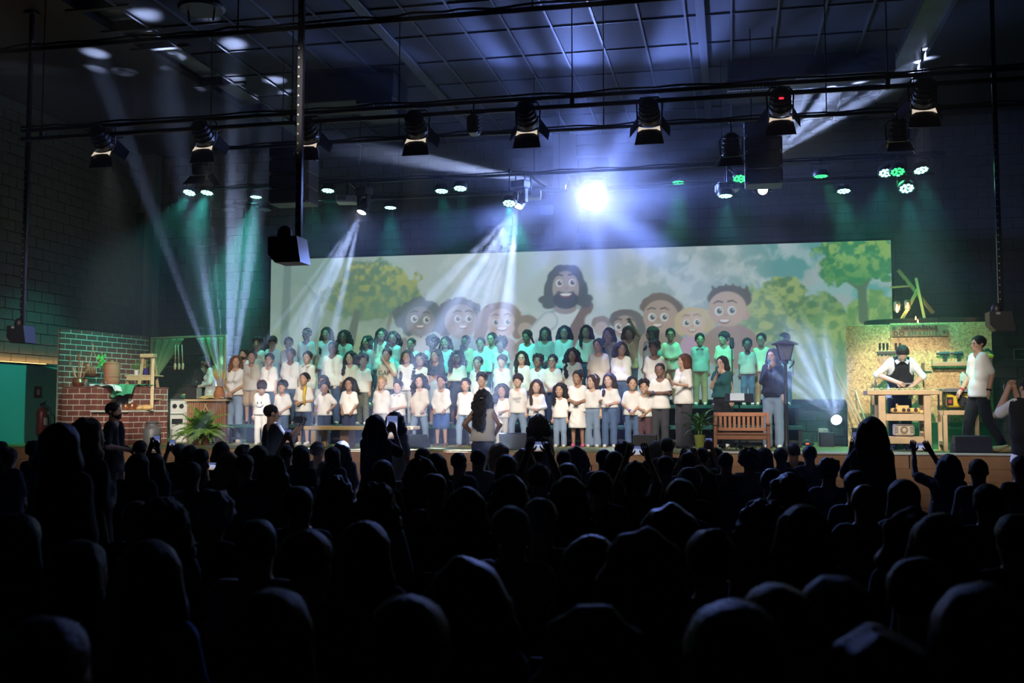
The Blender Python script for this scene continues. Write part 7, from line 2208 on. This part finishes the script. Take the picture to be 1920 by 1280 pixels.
# tools in the carpenter's hands
I = PINFO[carp.name]
for sx, nm, lb in ((-1, 'carving_chisel', 'slim chisel in the raised hand of the carpenter'), (1, 'wooden_cup', 'small round piece of wood in the other hand of the carpenter')):
    S, E, W = I['arms'][sx]; d = (W - E) / np.linalg.norm(W - E)
    q = world_of(carp, W + d * .06)
    tt = thing(nm, lb, 'tool' if sx < 0 else 'wood piece', q, 0)
    if sx < 0:
        MB().cyl((-.04, 0, 0), (.04, -.01, .0), .014, n=8).build('handle', M_bamboo, tt, 'all')
        MB().box((.11, -.015, .0), (.15, .012, .02)).build('blade', M_steel, tt)
    else:
        MB().lathe([(.03, -.03), (.045, 0), (.04, .04), (.03, .04), (.03, 0), (0, -.01)], 12).build('cup_body', M_pine, tt, True)
# table saw on its stand
TY_ = 16.75
x0, x1 = atY(1767, 735, TY_ - .25).x, atY(1836, 735, TY_ - .25).x
zs1 = atY(1795, 728, TY_ - .25).z - STZ; zs0 = atY(1795, 769, TY_ - .25).z - STZ
t = thing('table_saw', 'yellow and black portable table saw on a wooden stand', 'table saw', ((x0 + x1) / 2, TY_, STZ + zs0))
w_ = x1 - x0; h_ = zs1 - zs0
MB().bbox((0, 0, h_ - .012), (w_, .52, .03), .004).build('saw_table', M_steel, t)
MB().bbox((0, -.255, h_ - .04), (w_, .02, .025), .004).build('fence_rail', M_steel, t)
MB().bbox((.02, .0, h_ * .5), (w_ * .80, .40, h_ * .72), .02).build('motor_body', M_yel, t)
for sx in (-1, 1):
    MB().tube([(sx * w_ * .45, -.22, h_ - .03), (sx * w_ * .45, -.23, h_ * .2), (sx * w_ * .38, -.23, .03), (0, -.23, .03)], .014, 6).build('roll_cage', M_black, t, 'all')
    MB().cyl((sx * w_ * .45, .2, h_ - .03), (sx * w_ * .45, .2, .0), .014, n=6).build('rear_post', M_black, t)
MB().bbox((-w_ * .28, -.205, h_ * .42), (.09, .02, .12), .008).build('switch_plate', M_black, t)
MB().bbox((-w_ * .28, -.218, h_ * .40), (.05, .012, .06), .006).build('red_switch', mat('dull red switch', (.35, .05, .05), .4), t)
MB().cyl((w_ * .06, -.20, h_ * .42), (w_ * .06, -.235, h_ * .42), .075, n=20).build('bevel_wheel', M_black, t)
MB().cyl((w_ * .10, -.235, h_ * .36), (w_ * .10, -.275, h_ * .36), .012, n=8).build('crank_knob', M_black, t)
MB().tube([(-w_ * .25, -.215, h_ * .8), (-w_ * .08, -.22, h_ * .74), (w_ * .02, -.22, h_ * .55)], .014, 6).build('hose', M_black, t)
MB().bbox((.02, -.208, h_ * .78), (w_ * .46, .008, h_ * .18), .004).build('name_plate', M_black, t)
MB().bbox((.02, -.213, h_ * .78), (w_ * .42, .006, h_ * .14), .004).build('name_ground', M_yel, t)
letters('lettering', 'WALT', h_ * .15, .002, M_signk, t, (w_ * .10, -.218, h_ * .735))
t2 = thing('saw_stand', 'wooden trestle stand under the yellow table saw', 'stand', ((x0 + x1) / 2, TY_, STZ))
MB().bbox((0, -.20, zs0 - .035), (w_ * .94, .05, .07), .005).build('top_rail', M_pine, t2)
MB().bbox((0, .20, zs0 - .035), (w_ * .94, .05, .07), .005).build('top_rail', M_pine, t2)
for sx in (-1, 1):
    for y in (-.20, .20): MB().bbox((sx * w_ * .43, y, (zs0 - .07) / 2), (.06, .05, zs0 - .07), .005).build('leg', M_pine, t2)
    MB().beam((sx * w_ * .40, -.20, zs0 - .25), (sx * w_ * .25, -.20, zs0 - .07), .03, .02).build('knee_brace', M_black, t2)
    MB().bbox((sx * w_ * .43, 0, .12), (.05, .36, .06), .005).build('side_rail', M_pine, t2)
q = Vector((atY(1805, 720, TY_ - .05).x, TY_ - .08, STZ + zs1 + .004))
tt = thing('glue_carton', 'pale green carton with a black letter standing on the table saw', 'carton', q)
MB().bbox((0, 0, .10), (.085, .06, .20), .006).build('carton_body', mat('pale mint card', (.42, .66, .54), .6), tt)
MB().prism([(-.042, 0), (.042, 0), (0, .05)], .05, Matrix.Translation((0, .025, .20)) @ Matrix.Rotation(PI / 2, 4, 'X')).build('gable_top', mat('pale mint card', (0, 0, 0)), tt)
letters('lettering', 'N', .11, .001, M_signk, tt, (0, -.032, .04))
# laths leaning on the board, bundle of bamboo
for k, (a, b, r) in enumerate((((1549, 673), (1612, 800), .016), ((1557, 673), (1617, 795), .016), ((1604, 732), (1623, 792), .012))):
    top_, bot = atY(a[0], a[1], OY - .06), None
    d_ = atY(b[0], b[1], 16.95)
    dirv = (d_ - top_); k_ = (top_.z - STZ) / (top_.z - d_.z); bot = top_ + dirv * k_
    t = thing('lath', '%s pale wooden lath leaning at the left edge of the strand board' % ('outermost long', 'inner long', 'short')[k], 'lath', bot, 0, 'laths leaning on the strand board')
    MB().beam((0, 0, .01), top_ - bot, r * 1.6, r * 1.6).build('stick', M_pine, t)
t = thing('bamboo_bundle', 'bundle of thin canes standing in a dark tube left of the carpenter', 'canes', (atY(1640, 760, 17.2).x, 17.22, STZ))
hz3 = atY(1640, 703, 17.2).z - STZ
for k in range(6):
    a_ = k * 1.05
    MB().cyl((.02 * math.cos(a_), .02 * math.sin(a_), .02), (.03 * math.cos(a_), .03 * math.sin(a_), hz3 * (.9 + .1 * math.sin(k * 3))), .011, n=6).build('cane', M_pine, t)
MB().lathe([(.05, 0), (.055, .02), (.055, .45), (.048, .45), (.045, .03), (0, .03)], 14).build('tube', M_black, t, True)
t = thing('dark_bin', 'dark plastic bin at the foot of the leaning laths', 'bin', (atY(1612, 820, 16.9).x, 16.9, STZ))
MB().lathe([(.09, 0), (.12, .32), (.13, .33), (.115, .32), (.085, .02), (0, .02)], 16).build('bin_body', M_black, t, True)
MB().lathe([(.132, .32), (.135, .335), (.125, .34)], 16).build('rim', M_grille, t, True)
# rope heap
pts = [Vector((.16 * math.cos(a) * (1 - a / 60) + .10 * math.sin(a * .3), .10 * math.sin(a) * (1 - a / 70), .03 + .055 * (a / 12.6) * (1 + .3 * math.sin(a * 1.7)))) for a in np.linspace(0, 15, 70)]
t = thing('rope_coil', 'heap of thick jute rope on the stage edge near the photographer', 'rope', (atY(1878, 845, 15.75).x, 15.8, STZ))
M_jute = mat('jute rope', (.40, .30, .15), .9, var=.25, scale=40, bump=.6, bscale=90)
MB().tube(pts, .034, 7).build('coil', M_jute, t, 'all')
MB().tube([Vector((.2, 0, .03)), Vector((.26, .03, .09)), Vector((.24, .05, .22)), Vector((.30, .06, .30))], .030, 7).build('loose_end', M_jute, t, 'all')
# raised platform behind the board with the wooden crane and bulbs
PY = 18.55
x0, x1 = atY(1624, 605, PY).x, atY(1872, 605, PY).x
zp = atY(1740, 600, PY).z
t = thing('black_platform', 'raised black oval platform behind the strand board', 'platform', ((x0 + x1) / 2, PY + .25, STZ))
w_ = x1 - x0; zz_ = zp - STZ
ov = [(w_ / 2 * math.copysign(abs(math.cos(a)) ** .6, math.cos(a)), .5 * math.copysign(abs(math.sin(a)) ** .8, math.sin(a))) for a in np.linspace(0, 2 * PI, 40, endpoint=False)]
MB().prism(ov, .13, Matrix.Translation((0, 0, zz_ - .13))).build('oval_top', M_black, t)
MB().prism([(x * 1.005, y * 1.005) for x, y in ov], .015, Matrix.Translation((0, 0, zz_))).build('rim_edge', M_drill, t)
for sx in (-.36, .36):
    for sy in (-.25, .25): MB().cyl((sx * w_, sy, 0), (sx * w_, sy, zz_ - .13), .03, n=8).build('leg', M_black, t)
zp += .016
def pp(px, py, Y=PY): return atY(px, py, Y)
t = thing('wooden_crane', 'green lit frame of crossed wooden poles on the black platform', 'wooden frame', (pp(1715, 590).x, PY, zp))
M_pole = mat('greenish lit pole wood', (.42, .44, .22), .6, var=.15)  # green of the stage light put into the wood's colour
o0 = Vector(t.location)
def rel(px, py, Y=PY): return pp(px, py, Y) - o0
MB().beam(rel(1684, 506), rel(1750, 587, PY + .1), .05, .05).build('long_pole', M_pole, t)
q = rel(1691, 593, PY - .1); q.z = .0
MB().beam(q, rel(1722, 541, PY - .02), .045, .045).build('left_foot_pole', M_pole, t)
q = rel(1734, 590, PY - .12); q.z = 0
MB().beam(rel(1718, 521, PY - .06), q, .045, .045).build('upright_pole', M_pole, t)
MB().beam(rel(1669, 539, PY - .05), rel(1706, 536, PY), .03, .03).build('hanging_bar', M_pine, t)
for px in (1679, 1702):
    MB().tube([rel(1684 + (4 if px > 1690 else 0), 508), rel(px, 537)], .006, 4).build('rope_tie', M_drill, t)
MB().tube([rel(1719, 545), rel(1716, 570), rel(1706, 594)], .006, 4).build('loose_cord', M_drill, t)
M_fil = mat('glowing filament', (1, .5, .2), emit=(1, .42, .12), power=9)
for k, (px, py, top) in enumerate(((1682, 575, 540), (1702, 572, 540), (1717, 595, 588), (1721, 601, 592), (1757, 607, 600), (1857, 588, 578))):
    q = atY(px, py, PY - .06 if k < 2 else 17.98)
    t = thing('filament_bulb', ('glowing jar bulb hanging left under the wooden crane', 'dimmer jar bulb hanging right under the wooden crane', 'small warm bulb above the sign, left of two', 'small warm bulb above the sign, right of two', 'tiny warm bulb over the end of the sign', 'small warm bulb beside the dark pole box at right')[k], 'light bulb', q, 0, 'filament bulbs of the carpentry')
    s = 1.0 if k < 2 else .42
    if k < 2:
        MB().lathe([(.045, .09), (.055, .06), (.055, -.06), (.045, -.075), (.0, -.08)], 12).build('glass_jar', M_glass, t, True)
    MB().lathe([(.018 * s, .09 * s), (.02 * s, .05 * s), (.0, .05 * s)], 10).build('socket', M_black, t)
    MB().lathe([(.008 * s, .05 * s), (.022 * s, .0), (.028 * s, -.05 * s), (.018 * s, -.09 * s), (0, -.10 * s)], 10).build('bulb', M_fil, t, True)
    if k < 2: ct = (0, 0, pp(px, top, PY - .06).z - q.z)
    elif k < 5: ct = (0, .09, zp - .02 - q.z)
    else: ct = (-.05, .10, zp - q.z + .02)
    MB().tube([(0, 0, .06 * s), (0, .01, max(.1 * s, ct[2] * .6)), ct], .004, 5).build('cord', M_black, t)
    spot_l = bpy.data.lights.new('bulb_glow', 'POINT'); spot_l.energy = 3.0 * s; spot_l.color = (1, .55, .22); spot_l.shadow_soft_size = .05
    lo_ = link('bulb_glow', spot_l, t, (0, -.07, -.05))
# ------------------------------------------------------------------ on the walls
q = Vector((XL + .065, atY(62, 790, 17).y if False else 17.35, 0))
yw = 17.35
zz0 = atY(58, 818, yw).z
t = thing('fire_extinguisher', 'red fire extinguisher hanging on the teal wall at left', 'fire extinguisher', (XL + .16, yw, 1.25))
MB().lathe([(.08, 0), (.09, .02), (.09, .42), (.07, .48), (.03, .51), (.03, .54), (0, .54)], 18).build('cylinder_body', mat('dark red enamel', (.22, .02, .02), .35), t, True)
MB().bbox((.02, 0, .57), (.11, .03, .05), .008).build('valve_head', M_black, t)
MB().beam((.02, 0, .59), (.11, -.03, .63), .02, .012).build('lever', M_black, t)
MB().tube([(.05, .02, .56), (.14, .06, .50), (.15, .06, .2), (.12, .04, .1)], .013, 6).build('hose', M_black, t, 'all')
MB().bbox((.085, 0, .25), (.012, .09, .14), .003).build('instruction_label', M_enamel, t)
MB().bbox((-.08, 0, .4), (.04, .05, .06), .004).build('wall_bracket', M_black, t)
t = thing('extinguisher_sign', 'small square sign on the teal wall over the fire extinguisher', 'sign', (XL + .066, yw, 2.05))
MB().bbox((0, 0, 0), (.012, .22, .22), .004).build('sign_plate', mat('dark red sign', (.12, .02, .02), .5), t)
MB().prism([(-.03, -.05), (.03, -.05), (.03, .03), (0, .06), (-.03, .03)], .004, Matrix.Translation((.006, 0, 0)) @ Matrix.Rotation(PI / 2, 4, 'Y') @ Matrix.Rotation(PI / 2, 4, 'Z')).build('pictogram', M_enamel, t)
def wallsign(px, py, label):
    q = atY(px, py, YB - .045)
    t = thing('wall_sign', label, 'sign', q)
    MB().bbox((0, 0, 0), (.30, .02, .20), .004).build('sign_plate', mat('dark green plate', (.012, .035, .025), .4), t)
    for z in (-.095, .095): MB().bbox((0, -.006, z), (.30, .02, .012), .002).build('frame_edge', M_enamel, t)
    for x in (-.145, .145): MB().bbox((x, -.006, 0), (.012, .02, .20), .002).build('frame_edge', M_enamel, t)
    MB().bbox((.02, -.011, 0), (.12, .004, .03), .001).build('arrow', mat('dim green print', (.05, .20, .13), .5), t)
wallsign(322, 679, 'small dark framed sign on the back wall behind the hanging wooden spoons')
wallsign(1917, 664, 'small dark framed sign on the back wall at the right edge')
# ================================================================== the audience
M_chair = mat('black moulded chair plastic', (.02, .02, .022), .4, var=.2)
M_chairleg = mat('dark chair leg', (.03, .03, .032), .35, metal=.6, var=.2)
def make_chair(loc, rz, label):
    t = thing('hall_chair', label, 'chair', loc, rz, 'hall chairs under the audience')
    MB().bbox((0, -.10, .40), (.42, .44, .035), .012).build('seat', M_chair, t)
    MB().bbox((0, .185, .66), (.42, .03, .36), .012, Matrix.Rotation(-.12, 4, 'X')).build('backrest', M_chair, t)
    for sx in (-1, 1):
        for y in (-.28, .10):
            MB().cyl((sx * .18, y, .385), (sx * .2, y * 1.1, 0), .012, n=6).build('leg', M_chairleg, t)
        MB().cyl((sx * .17, .12, .38), (sx * .17, .19, .56), .011, n=6).build('back_post', M_chairleg, t)
    return t
ORD = 'first second third fourth fifth sixth seventh eighth ninth tenth eleventh twelfth thirteenth fourteenth fifteenth sixteenth seventeenth eighteenth nineteenth twentieth twenty-first twenty-second twenty-third twenty-fourth twenty-fifth twenty-sixth twenty-seventh twenty-eighth twenty-ninth thirtieth thirty-first thirty-second thirty-third thirty-fourth thirty-fifth thirty-sixth thirty-seventh thirty-eighth'.split()
KINDS = {
 'sh': ('short haired spectator', dict(hair='short', hc='k')), 'ld': ('spectator with long straight hair', dict(hair='long', hc='k', hairlen=.8, sex='f')),
 'wv': ('spectator with wavy hair', dict(hair='wavy', hc='d', hairlen=.6, sex='f')), 'cu': ('spectator with big curly hair', dict(hair='curly', hc='b', hairlen=.45, sex='f')),
 'ba': ('bald spectator', dict(hair='bald')), 'gr': ('grey haired spectator', dict(hair='short', hc='g')), 'bu': ('spectator with hair in a bun', dict(hair='bun', hc='k', sex='f')),
 'ga': ('spectator with white curly hair', dict(hair='afro', hc='w', sex='f')), 'br': ('spectator with braids', dict(hair='braids', hc='k', hairlen=.6, sex='f')),
 'bz': ('spectator with cropped hair', dict(hair='buzz', hc='k')), 'bo': ('spectator with bobbed hair', dict(hair='bob', hc='d', sex='f')), 'ct': ('spectator with curly top', dict(hair='curlytop', hc='k')),
 'sp': ('spectator with spiky hair', dict(hair='spiky', hc='d')), 'af': ('spectator with round afro hair', dict(hair='afro', hc='k')), 'bl': ('spectator with blond wavy hair', dict(hair='wavy', hc='y', hairlen=.8, sex='f'))}
BAND = [(843, 'row nearest the stage'), (867, 'second audience row'), (908, 'middle audience rows'), (962, 'rear audience rows'), (9999, 'rows nearest the camera')]
AUD = [  # px, head top, kind, shirt, phone (px, py, portrait / landscape)
 (5, 826, 'sh', 'black'), (20, 838, 'bu', 'navy'), (66, 825, 'ct', 'charcoal'), (265, 824, 'bz', 'black'), (263, 849, 'bo', 'black'), (292, 848, 'ld', 'navy', (293, 831, 'p')), (338, 830, 'gr', 'charcoal', (323, 836, 'p')),
 (360, 834, 'bo', 'black'), (379, 840, 'sh', 'black'), (360, 864, 'sh', 'white'), (417, 827, 'ld', 'black'), (432, 846, 'bl', 'charcoal', (404, 874, 'l')), (458, 832, 'sp', 'black'), (462, 850, 'sh', 'navy'), (262, 933, 'ba', 'charcoal'), (313, 931, 'br', 'black'), (400, 921, 'ga', 'black'),
 (488, 834, 'wv', 'black'), (517, 853, 'wv', 'navy'), (538, 833, 'bz', 'charcoal', (541, 818, 'p')), (567, 834, 'bo', 'black'), (597, 827, 'sp', 'black'), (626, 837, 'bo', 'black'), (643, 826, 'ld', 'charcoal'), (719, 861, 'bo', 'black'), (790, 855, 'cu', 'black'),
 (795, 839, 'sh', 'charcoal'), (817, 848, 'ld', 'black'), (862, 846, 'bz', 'charcoal'), (897, 841, 'sh', 'grey'), (634, 891, 'cu', 'black'), (711, 904, 'cu', 'grey'), (562, 909, 'sh', 'charcoal'), (817, 886, 'sh', 'black'), (485, 968, 'bz', 'stone'), (581, 990, 'sh', 'charcoal'),
 (875, 911, 'ld', 'black'), (690, 975, 'ld', 'charcoal'), (935, 830, 'bl', 'black'), (950, 851, 'bo', 'navy'), (982, 840, 'bl', 'black'), (1010, 868, 'sh', 'black', (1009, 837, 'l')), (1058, 842, 'bz', 'black'), (1080, 836, 'wv', 'black'), (1064, 866, 'sh', 'charcoal'), (1132, 841, 'sh', 'black'),
 (1168, 826, 'ct', 'navy'), (1152, 845, 'bo', 'black'), (1193, 868, 'af', 'black', (1195, 845, 'l')), (1230, 825, 'ld', 'black'), (1252, 820, 'sh', 'charcoal'), (1248, 852, 'bz', 'navy'), (1290, 846, 'sh', 'black', (1291, 851, 'l')), (1291, 874, 'gr', 'black'), (1066, 891, 'ld', 'navy'), (1127, 881, 'sh', 'black'), (962, 889, 'wv', 'black'),
 (960, 946, 'gr', 'grey'), (1016, 931, 'gr', 'black'), (1278, 896, 'bo', 'navy'), (1258, 943, 'wv', 'black'), (1209, 991, 'wv', 'navy'), (880, 1042, 'wv', 'black'), (1316, 838, 'sh', 'black', (1329, 834, 'p')), (1341, 838, 'ld', 'black'), (1361, 846, 'bz', 'charcoal'), (1312, 871, 'wv', 'charcoal'), (1404, 841, 'af', 'grey'),
 (1431, 838, 'bo', 'black'), (1464, 838, 'sh', 'black'), (1487, 829, 'bz', 'black'), (1517, 834, 'sh', 'charcoal'), (1553, 857, 'ct', 'black'), (1447, 875, 'bz', 'black'), (1480, 886, 'wv', 'black'), (1622, 903, 'ba', 'black'), (1438, 936, 'cu', 'charcoal'), (1505, 944, 'ld', 'black'), (1604, 880, 'sh', 'black'),
 (1777, 850, 'ld', 'black', (1727, 838, 'l')), (1833, 858, 'bz', 'charcoal'), (1912, 853, 'sh', 'black'), (1690, 897, 'bo', 'black'), (1765, 960, 'ld', 'black'), (1704, 952, 'wv', 'black'), (1850, 905, 'sh', 'navy'), (1560, 1075, 'ld', 'black'), (1450, 1085, 'bz', 'stone'), (1720, 1040, 'sh', 'navy'), (1640, 1175, 'wv', 'black'),
 (1840, 1090, 'bo', 'navy'), (1330, 990, 'bu', 'black'), (1380, 1120, 'sh', 'black'), (290, 1010, 'ld', 'blue'), (1110, 1000, 'ld', 'black'), (1120, 1130, 'wv', 'black'), (520, 1100, 'bo', 'black'), (160, 1010, 'ld', 'black'), (40, 960, 'bo', 'charcoal'), (770, 1110, 'sh', 'black'), (100, 1150, 'sh', 'charcoal'), (1900, 960, 'sh', 'black')]
M_phone = mat('dark phone case', (.02, .02, .022), .3, var=.1)
def screen_mat(i, bright):
    """a lit phone screen with the stage in it: bluish top, people-coloured middle"""
    m = bpy.data.materials.new('lit phone screen %d' % i); m.use_nodes = True
    nt = m.node_tree; N = nt.nodes; L = nt.links; b = N['Principled BSDF']
    tc = N.new('ShaderNodeTexCoord'); sx = N.new('ShaderNodeSeparateXYZ'); L.new(tc.outputs['Generated'], sx.inputs[0])
    nz = N.new('ShaderNodeTexNoise'); nz.inputs['Scale'].default_value = 7 + i % 4; nz.inputs['Detail'].default_value = 4; L.new(tc.outputs['Generated'], nz.inputs['Vector'])
    ad = N.new('ShaderNodeMath'); ad.operation = 'MULTIPLY_ADD'; ad.inputs[1].default_value = .5; L.new(nz.outputs['Fac'], ad.inputs[0]); L.new(sx.outputs[2], ad.inputs[2])
    cr = N.new('ShaderNodeValToRGB'); e = cr.color_ramp.elements
    e[0].position = .25; e[0].color = (.05, .04, .06, 1); e[1].position = 1.15 if False else 1.0; e[1].color = (.10, .13, .30, 1)
    for p_, c_ in ((.42, (.50, .38, .32, 1)), (.55, (.45, .50, .55, 1)), (.68, (.30, .38, .62, 1)), (.8, (.55, .60, .85, 1))):
        q = e.new(p_); q.color = c_
    L.new(ad.outputs[0], cr.inputs[0]); L.new(cr.outputs[0], b.inputs['Emission Color']); b.inputs['Emission Strength'].default_value = bright
    b.inputs['Base Color'].default_value = (.01, .01, .01, 1)
    return m
NPH = [0]
def phone(pos, kind, label, tilt=0.0, bright=1.0, s=1.0):
    t = thing('smartphone', label, 'phone', pos, 0, 'phones held up by the audience')
    t.rotation_euler = (-.12, tilt, 0)
    w_, h_ = (.076 * s, .156 * s) if kind == 'p' else (.156 * s, .076 * s)
    MB().bbox((0, 0, 0), (w_, .009, h_), .006).build('phone_body', M_phone, t)
    NPH[0] += 1
    MB().box((0, -.0052, 0), (w_ * .92, .0012, h_ * .94)).build('lit_screen', screen_mat(NPH[0], bright), t)
    MB().bbox((w_ * .25, .0055, h_ * .35), (.02, .004, .02), .002).build('camera_bump', M_phone, t)
    return t
def ik(S, W, H, sx):
    """elbow between a shoulder and a wrist, dropped downward and outward"""
    S, W = np.array(S, float), np.array(W, float)
    d = np.linalg.norm(W - S); a = .165 * H
    if d > 2 * a * .97:
        W = S + (W - S) * (2 * a * .97 / d); d = np.linalg.norm(W - S)
    mid = (S + W) / 2; h = math.sqrt(max(a * a - d * d / 4, 0))
    ax = (W - S) / d; dn = np.array((sx * .45, .25, -1.0)); dn -= ax * dn.dot(ax); dn /= np.linalg.norm(dn)
    return mid + dn * h, W
def holder(label, H, loc, rz, target, kind, spread=.07, seated=True, **k):
    """a person whose two hands meet at a world point"""
    sw = (.112 if k.get('sex', 'm') == 'm' else .100) * H + .004
    hd = .225 * (H / 1.7) ** .5
    zs = H - hd - .036 * H + ((.46 - .5 * H) if seated else 0)
    T = Matrix.Rotation(-rz, 4, 'Z') @ (Vector(target) - Vector(loc))
    out = {}
    for sx in (-1, 1):
        S = np.array((sx * (sw - .035 * H), .004 * H, zs - .012 * H))
        off = np.array((sx * spread, .035, -.055 if kind == 'p' else -.045))
        E, W = ik(S, np.array(T) + off, H, sx)
        out[sx] = (tuple((E - S) / H * np.array((sx, 1, 1))), tuple((W - S) / H * np.array((sx, 1, 1))))
    return person(label, H, loc, rz, adult=True, seated=seated, pl=out[-1], pr=out[1], **k)
placed = []
def spot_free(x, y, r=.40):
    return all((x - a) ** 2 + (y - b) ** 2 > r * r for a, b in placed)
bands = {}
order = sorted(AUD, key=lambda a: a[0])
for a in order:
    b_ = next(n for lim, n in BAND if a[1] <= lim)
    bands.setdefault(b_, []).append(a)
for a in sorted(AUD, key=lambda q: q[1]):
    px, ytop, kd, shirt = a[:4]
    b_ = next(n for lim, n in BAND if ytop <= lim)
    desc, opts = KINDS[kd]
    n_ = ORD[bands[b_].index(a)]
    label = '%s, %s from left in the %s' % (desc + (' filming' if len(a) > 4 else ''), n_, b_)
    D0 = min(13.4, FPX * .43 / max(8, ytop - 768))
    best = None
    for f in (0, .04, -.04, .08, -.08, .12, -.12, .16, -.16, .2, -.2, .24, -.24):
        D = D0 * (1 + f)
        p = atD(px, ytop, D)
        if not (1.14 < p.z < 1.46) or p.y > 14.3: continue
        if spot_free(p.x, p.y, .42): best = p; break
    if best is None: best = atD(px, ytop, D0)
    placed.append((best.x, best.y))
    hz_ = min(1.46, max(1.12, best.z)) - (.03 if opts['hair'] in ('afro', 'curlytop', 'spiky') else .012)
    H = (hz_ - .46) * 2
    loc = (best.x, best.y, 0)
    rz = PI + random.uniform(-.22, .22) + math.atan2(best.x + 2.5, 19 - best.y) * -.0
    kw = dict(opts); kw['skin'] = random.choice((1, 2, 2, 3, 3, 4)); kw['top'] = shirt; kw['bottom'] = 'charcoal'
    kw.update(fine=False, detail=1.25 if ytop > 870 else 1.45, features=False, group='audience seen from behind', shoes=None, girth=random.uniform(.95, 1.2))
    if len(a) > 4:
        fx, fy, kp = a[4]
        dph = best.length and (Vector((best.x, best.y, 0))).length
        d_ = np.array(ray(fx, fy)); tgt = Vector(d_ * ((best.y + .36) / d_[1])) + Vector((0, 0, CAM_H))
        kw.pop('hands', None)
        ob = holder(label, H, loc, rz, tgt, kp, .045 if kp == 'p' else .085, True, **kw)
        phone(tgt, kp, 'lit phone of the %s, %s from left in the %s' % (desc.split(' with')[0], n_, b_), 0.0, .9, 1.1)
    else:
        kw['hands'] = False
        ob = person(label, H, loc, rz, adult=True, seated=True, pl='lap', pr='lap', hyaw=random.uniform(-14, 14), **kw)
    make_chair(loc, rz, 'black chair under the %s, %s from left in the %s' % (desc.split(' with')[0], n_, b_))
# ------------------------------------------------------------------ standing figures in the hall
def stand(px, ytop, D, label, zf=0.0, tgt=None, kp='p', spread=.045, rz=PI, **k):
    p = atD(px, ytop, D)
    H = p.z - zf - .015
    k.setdefault('fine', False); k.setdefault('features', False); k.setdefault('detail', 1.2); k.setdefault('shoes', 'black'); k.setdefault('bottom', 'black')
    k.setdefault('group', 'people standing in the hall')
    loc = (p.x, p.y, zf)
    if tgt:
        d_ = np.array(ray(tgt[0], tgt[1])); T = Vector(d_ * ((p.y + tgt[2]) / d_[1])) + Vector((0, 0, CAM_H))
        return holder(label, H, loc, rz, T, kp, spread, False, **k), T
    k.setdefault('pl', 'down'); k.setdefault('pr', 'down')
    return person(label, H, loc, rz, adult=True, **k), None
stand(120, 791, 5.6, 'big standing woman with long black hair close to the camera at left', sex='f', hair='long', hc='k', hairlen=1.1, top='black', sleeve='none', girth=1.35, skin=3)
stand(172, 783, 6.9, 'standing woman with long golden wavy hair beside the big dark figure at left', sex='f', hair='wavy', hc='y', hairlen=1.5, top='black', skin=2, girth=1.1, rz=PI - .5)
o1, T = stand(706, 776, 11.2, 'standing woman with long dark hair filming over her head in front of the table', tgt=(735, 801, .34), sex='f', hair='long', hc='k', hairlen=1.0, top='black', skin=2)
phone(T, 'p', 'bright upright phone over the head of the standing woman before the table', 0, 1.3, 1.75)
stand(742, 771, 13.6, 'woman with braided hair and grey top standing at the stage beside the table', sex='f', hair='braids', hc='k', hairlen=.6, top='grey', skin=3)
stand(1011, 776, 13.6, 'woman with very long braids and grey tee standing before the middle monitor', sex='f', hair='braids', hc='k', hairlen=1.3, top='grey', skin=4)
o2, T = stand(1633, 780, 8.6, 'standing woman in black silhouetted before the carpentry, filming', tgt=(1606, 830, .36), sex='f', hair='long', hc='k', hairlen=.9, top='black', skin=3, girth=1.2)
phone(T, 'p', 'phone held by the silhouetted standing woman before the carpentry', .15, .8, 1.2)
cond = stand(906, 729, 15.3, 'conductor woman with long curly hair and beige blouse, back to the audience', zf=.36, sex='f', hair='curly', hc='k', hairlen=1.3, top='stone', sleeve='none', bottom='navy', blen='flare', skin=4, pl='hip', pr='hip', tuck=True, fine=True, detail=1.0, group='people standing in the hall')[0]
MB().bbox((0, 0, 0), (.05, .012, .02), .004).build('hair_clip', mat('shiny hair clip', (.7, .7, .75), .2, metal=.8), cond, loc=(-.02, .18, PINFO[cond.name]['H'] - .12))
# camera operator with gimbal
cop, T = stand(512, 757, 14.3, 'cameraman in black shirt standing before the stage with a camera on a gimbal', tgt=(561, 800, .30), rz=PI - .75, sex='m', hair='buzz', hc='k', top='black', skin=2, features=True, fine=True, detail=1.0, kp='p')
g_ = thing('gimbal_camera', 'black camera on a gimbal handle held by the cameraman', 'camera', T)
MB().cyl((0, 0, -.12), (0, 0, .02), .016, n=8).build('handle', M_phone, g_)
MB().tube([(0, 0, .02), (.07, .02, .04), (.08, .03, .12), (0, .04, .15)], .012, 6).build('gimbal_arm', M_phone, g_)
MB().bbox((-.01, .01, .10), (.13, .07, .09), .012).build('camera_body', M_phone, g_)
MB().cyl((-.01, .04, .10), (.02, .15, .11), .034, .04, 12).build('lens', M_phone, g_)
phone(atD(539, 818, 14.2), 'p', 'lit phone beside the cameraman showing the stage', 0, 1.2, 1.3)
stand(216, 753, 14.6, 'bearded man in black standing in profile before the brick stove', rz=PI / 2 + .15, hair='short', hc='k', top='black', skin=2, beard=True, features=True, fine=True, detail=1.0, pl='belly', pr='belly')
# photographer cut by the right edge
ph, T = stand(1924, 705, 13.9, 'photographer in white tee and dark vest raising a camera at the right edge', tgt=(1893, 727, .30), rz=PI + .35, hair='short', hc='k', top='white', vest='black', skin=2, spread=.06, features=True, fine=True, detail=1.0, kp='l')
c_ = thing('still_camera', 'black still camera raised by the photographer at the right edge', 'camera', T)
MB().bbox((0, 0, 0), (.15, .07, .10), .015).build('camera_body', M_phone, c_)
MB().bbox((0, 0, .06), (.06, .05, .04), .01).build('viewfinder_hump', M_phone, c_)
MB().cyl((0, .03, 0), (0, .16, 0), .038, .045, 14).build('lens', M_phone, c_)
# sunglasses pushed up on a head
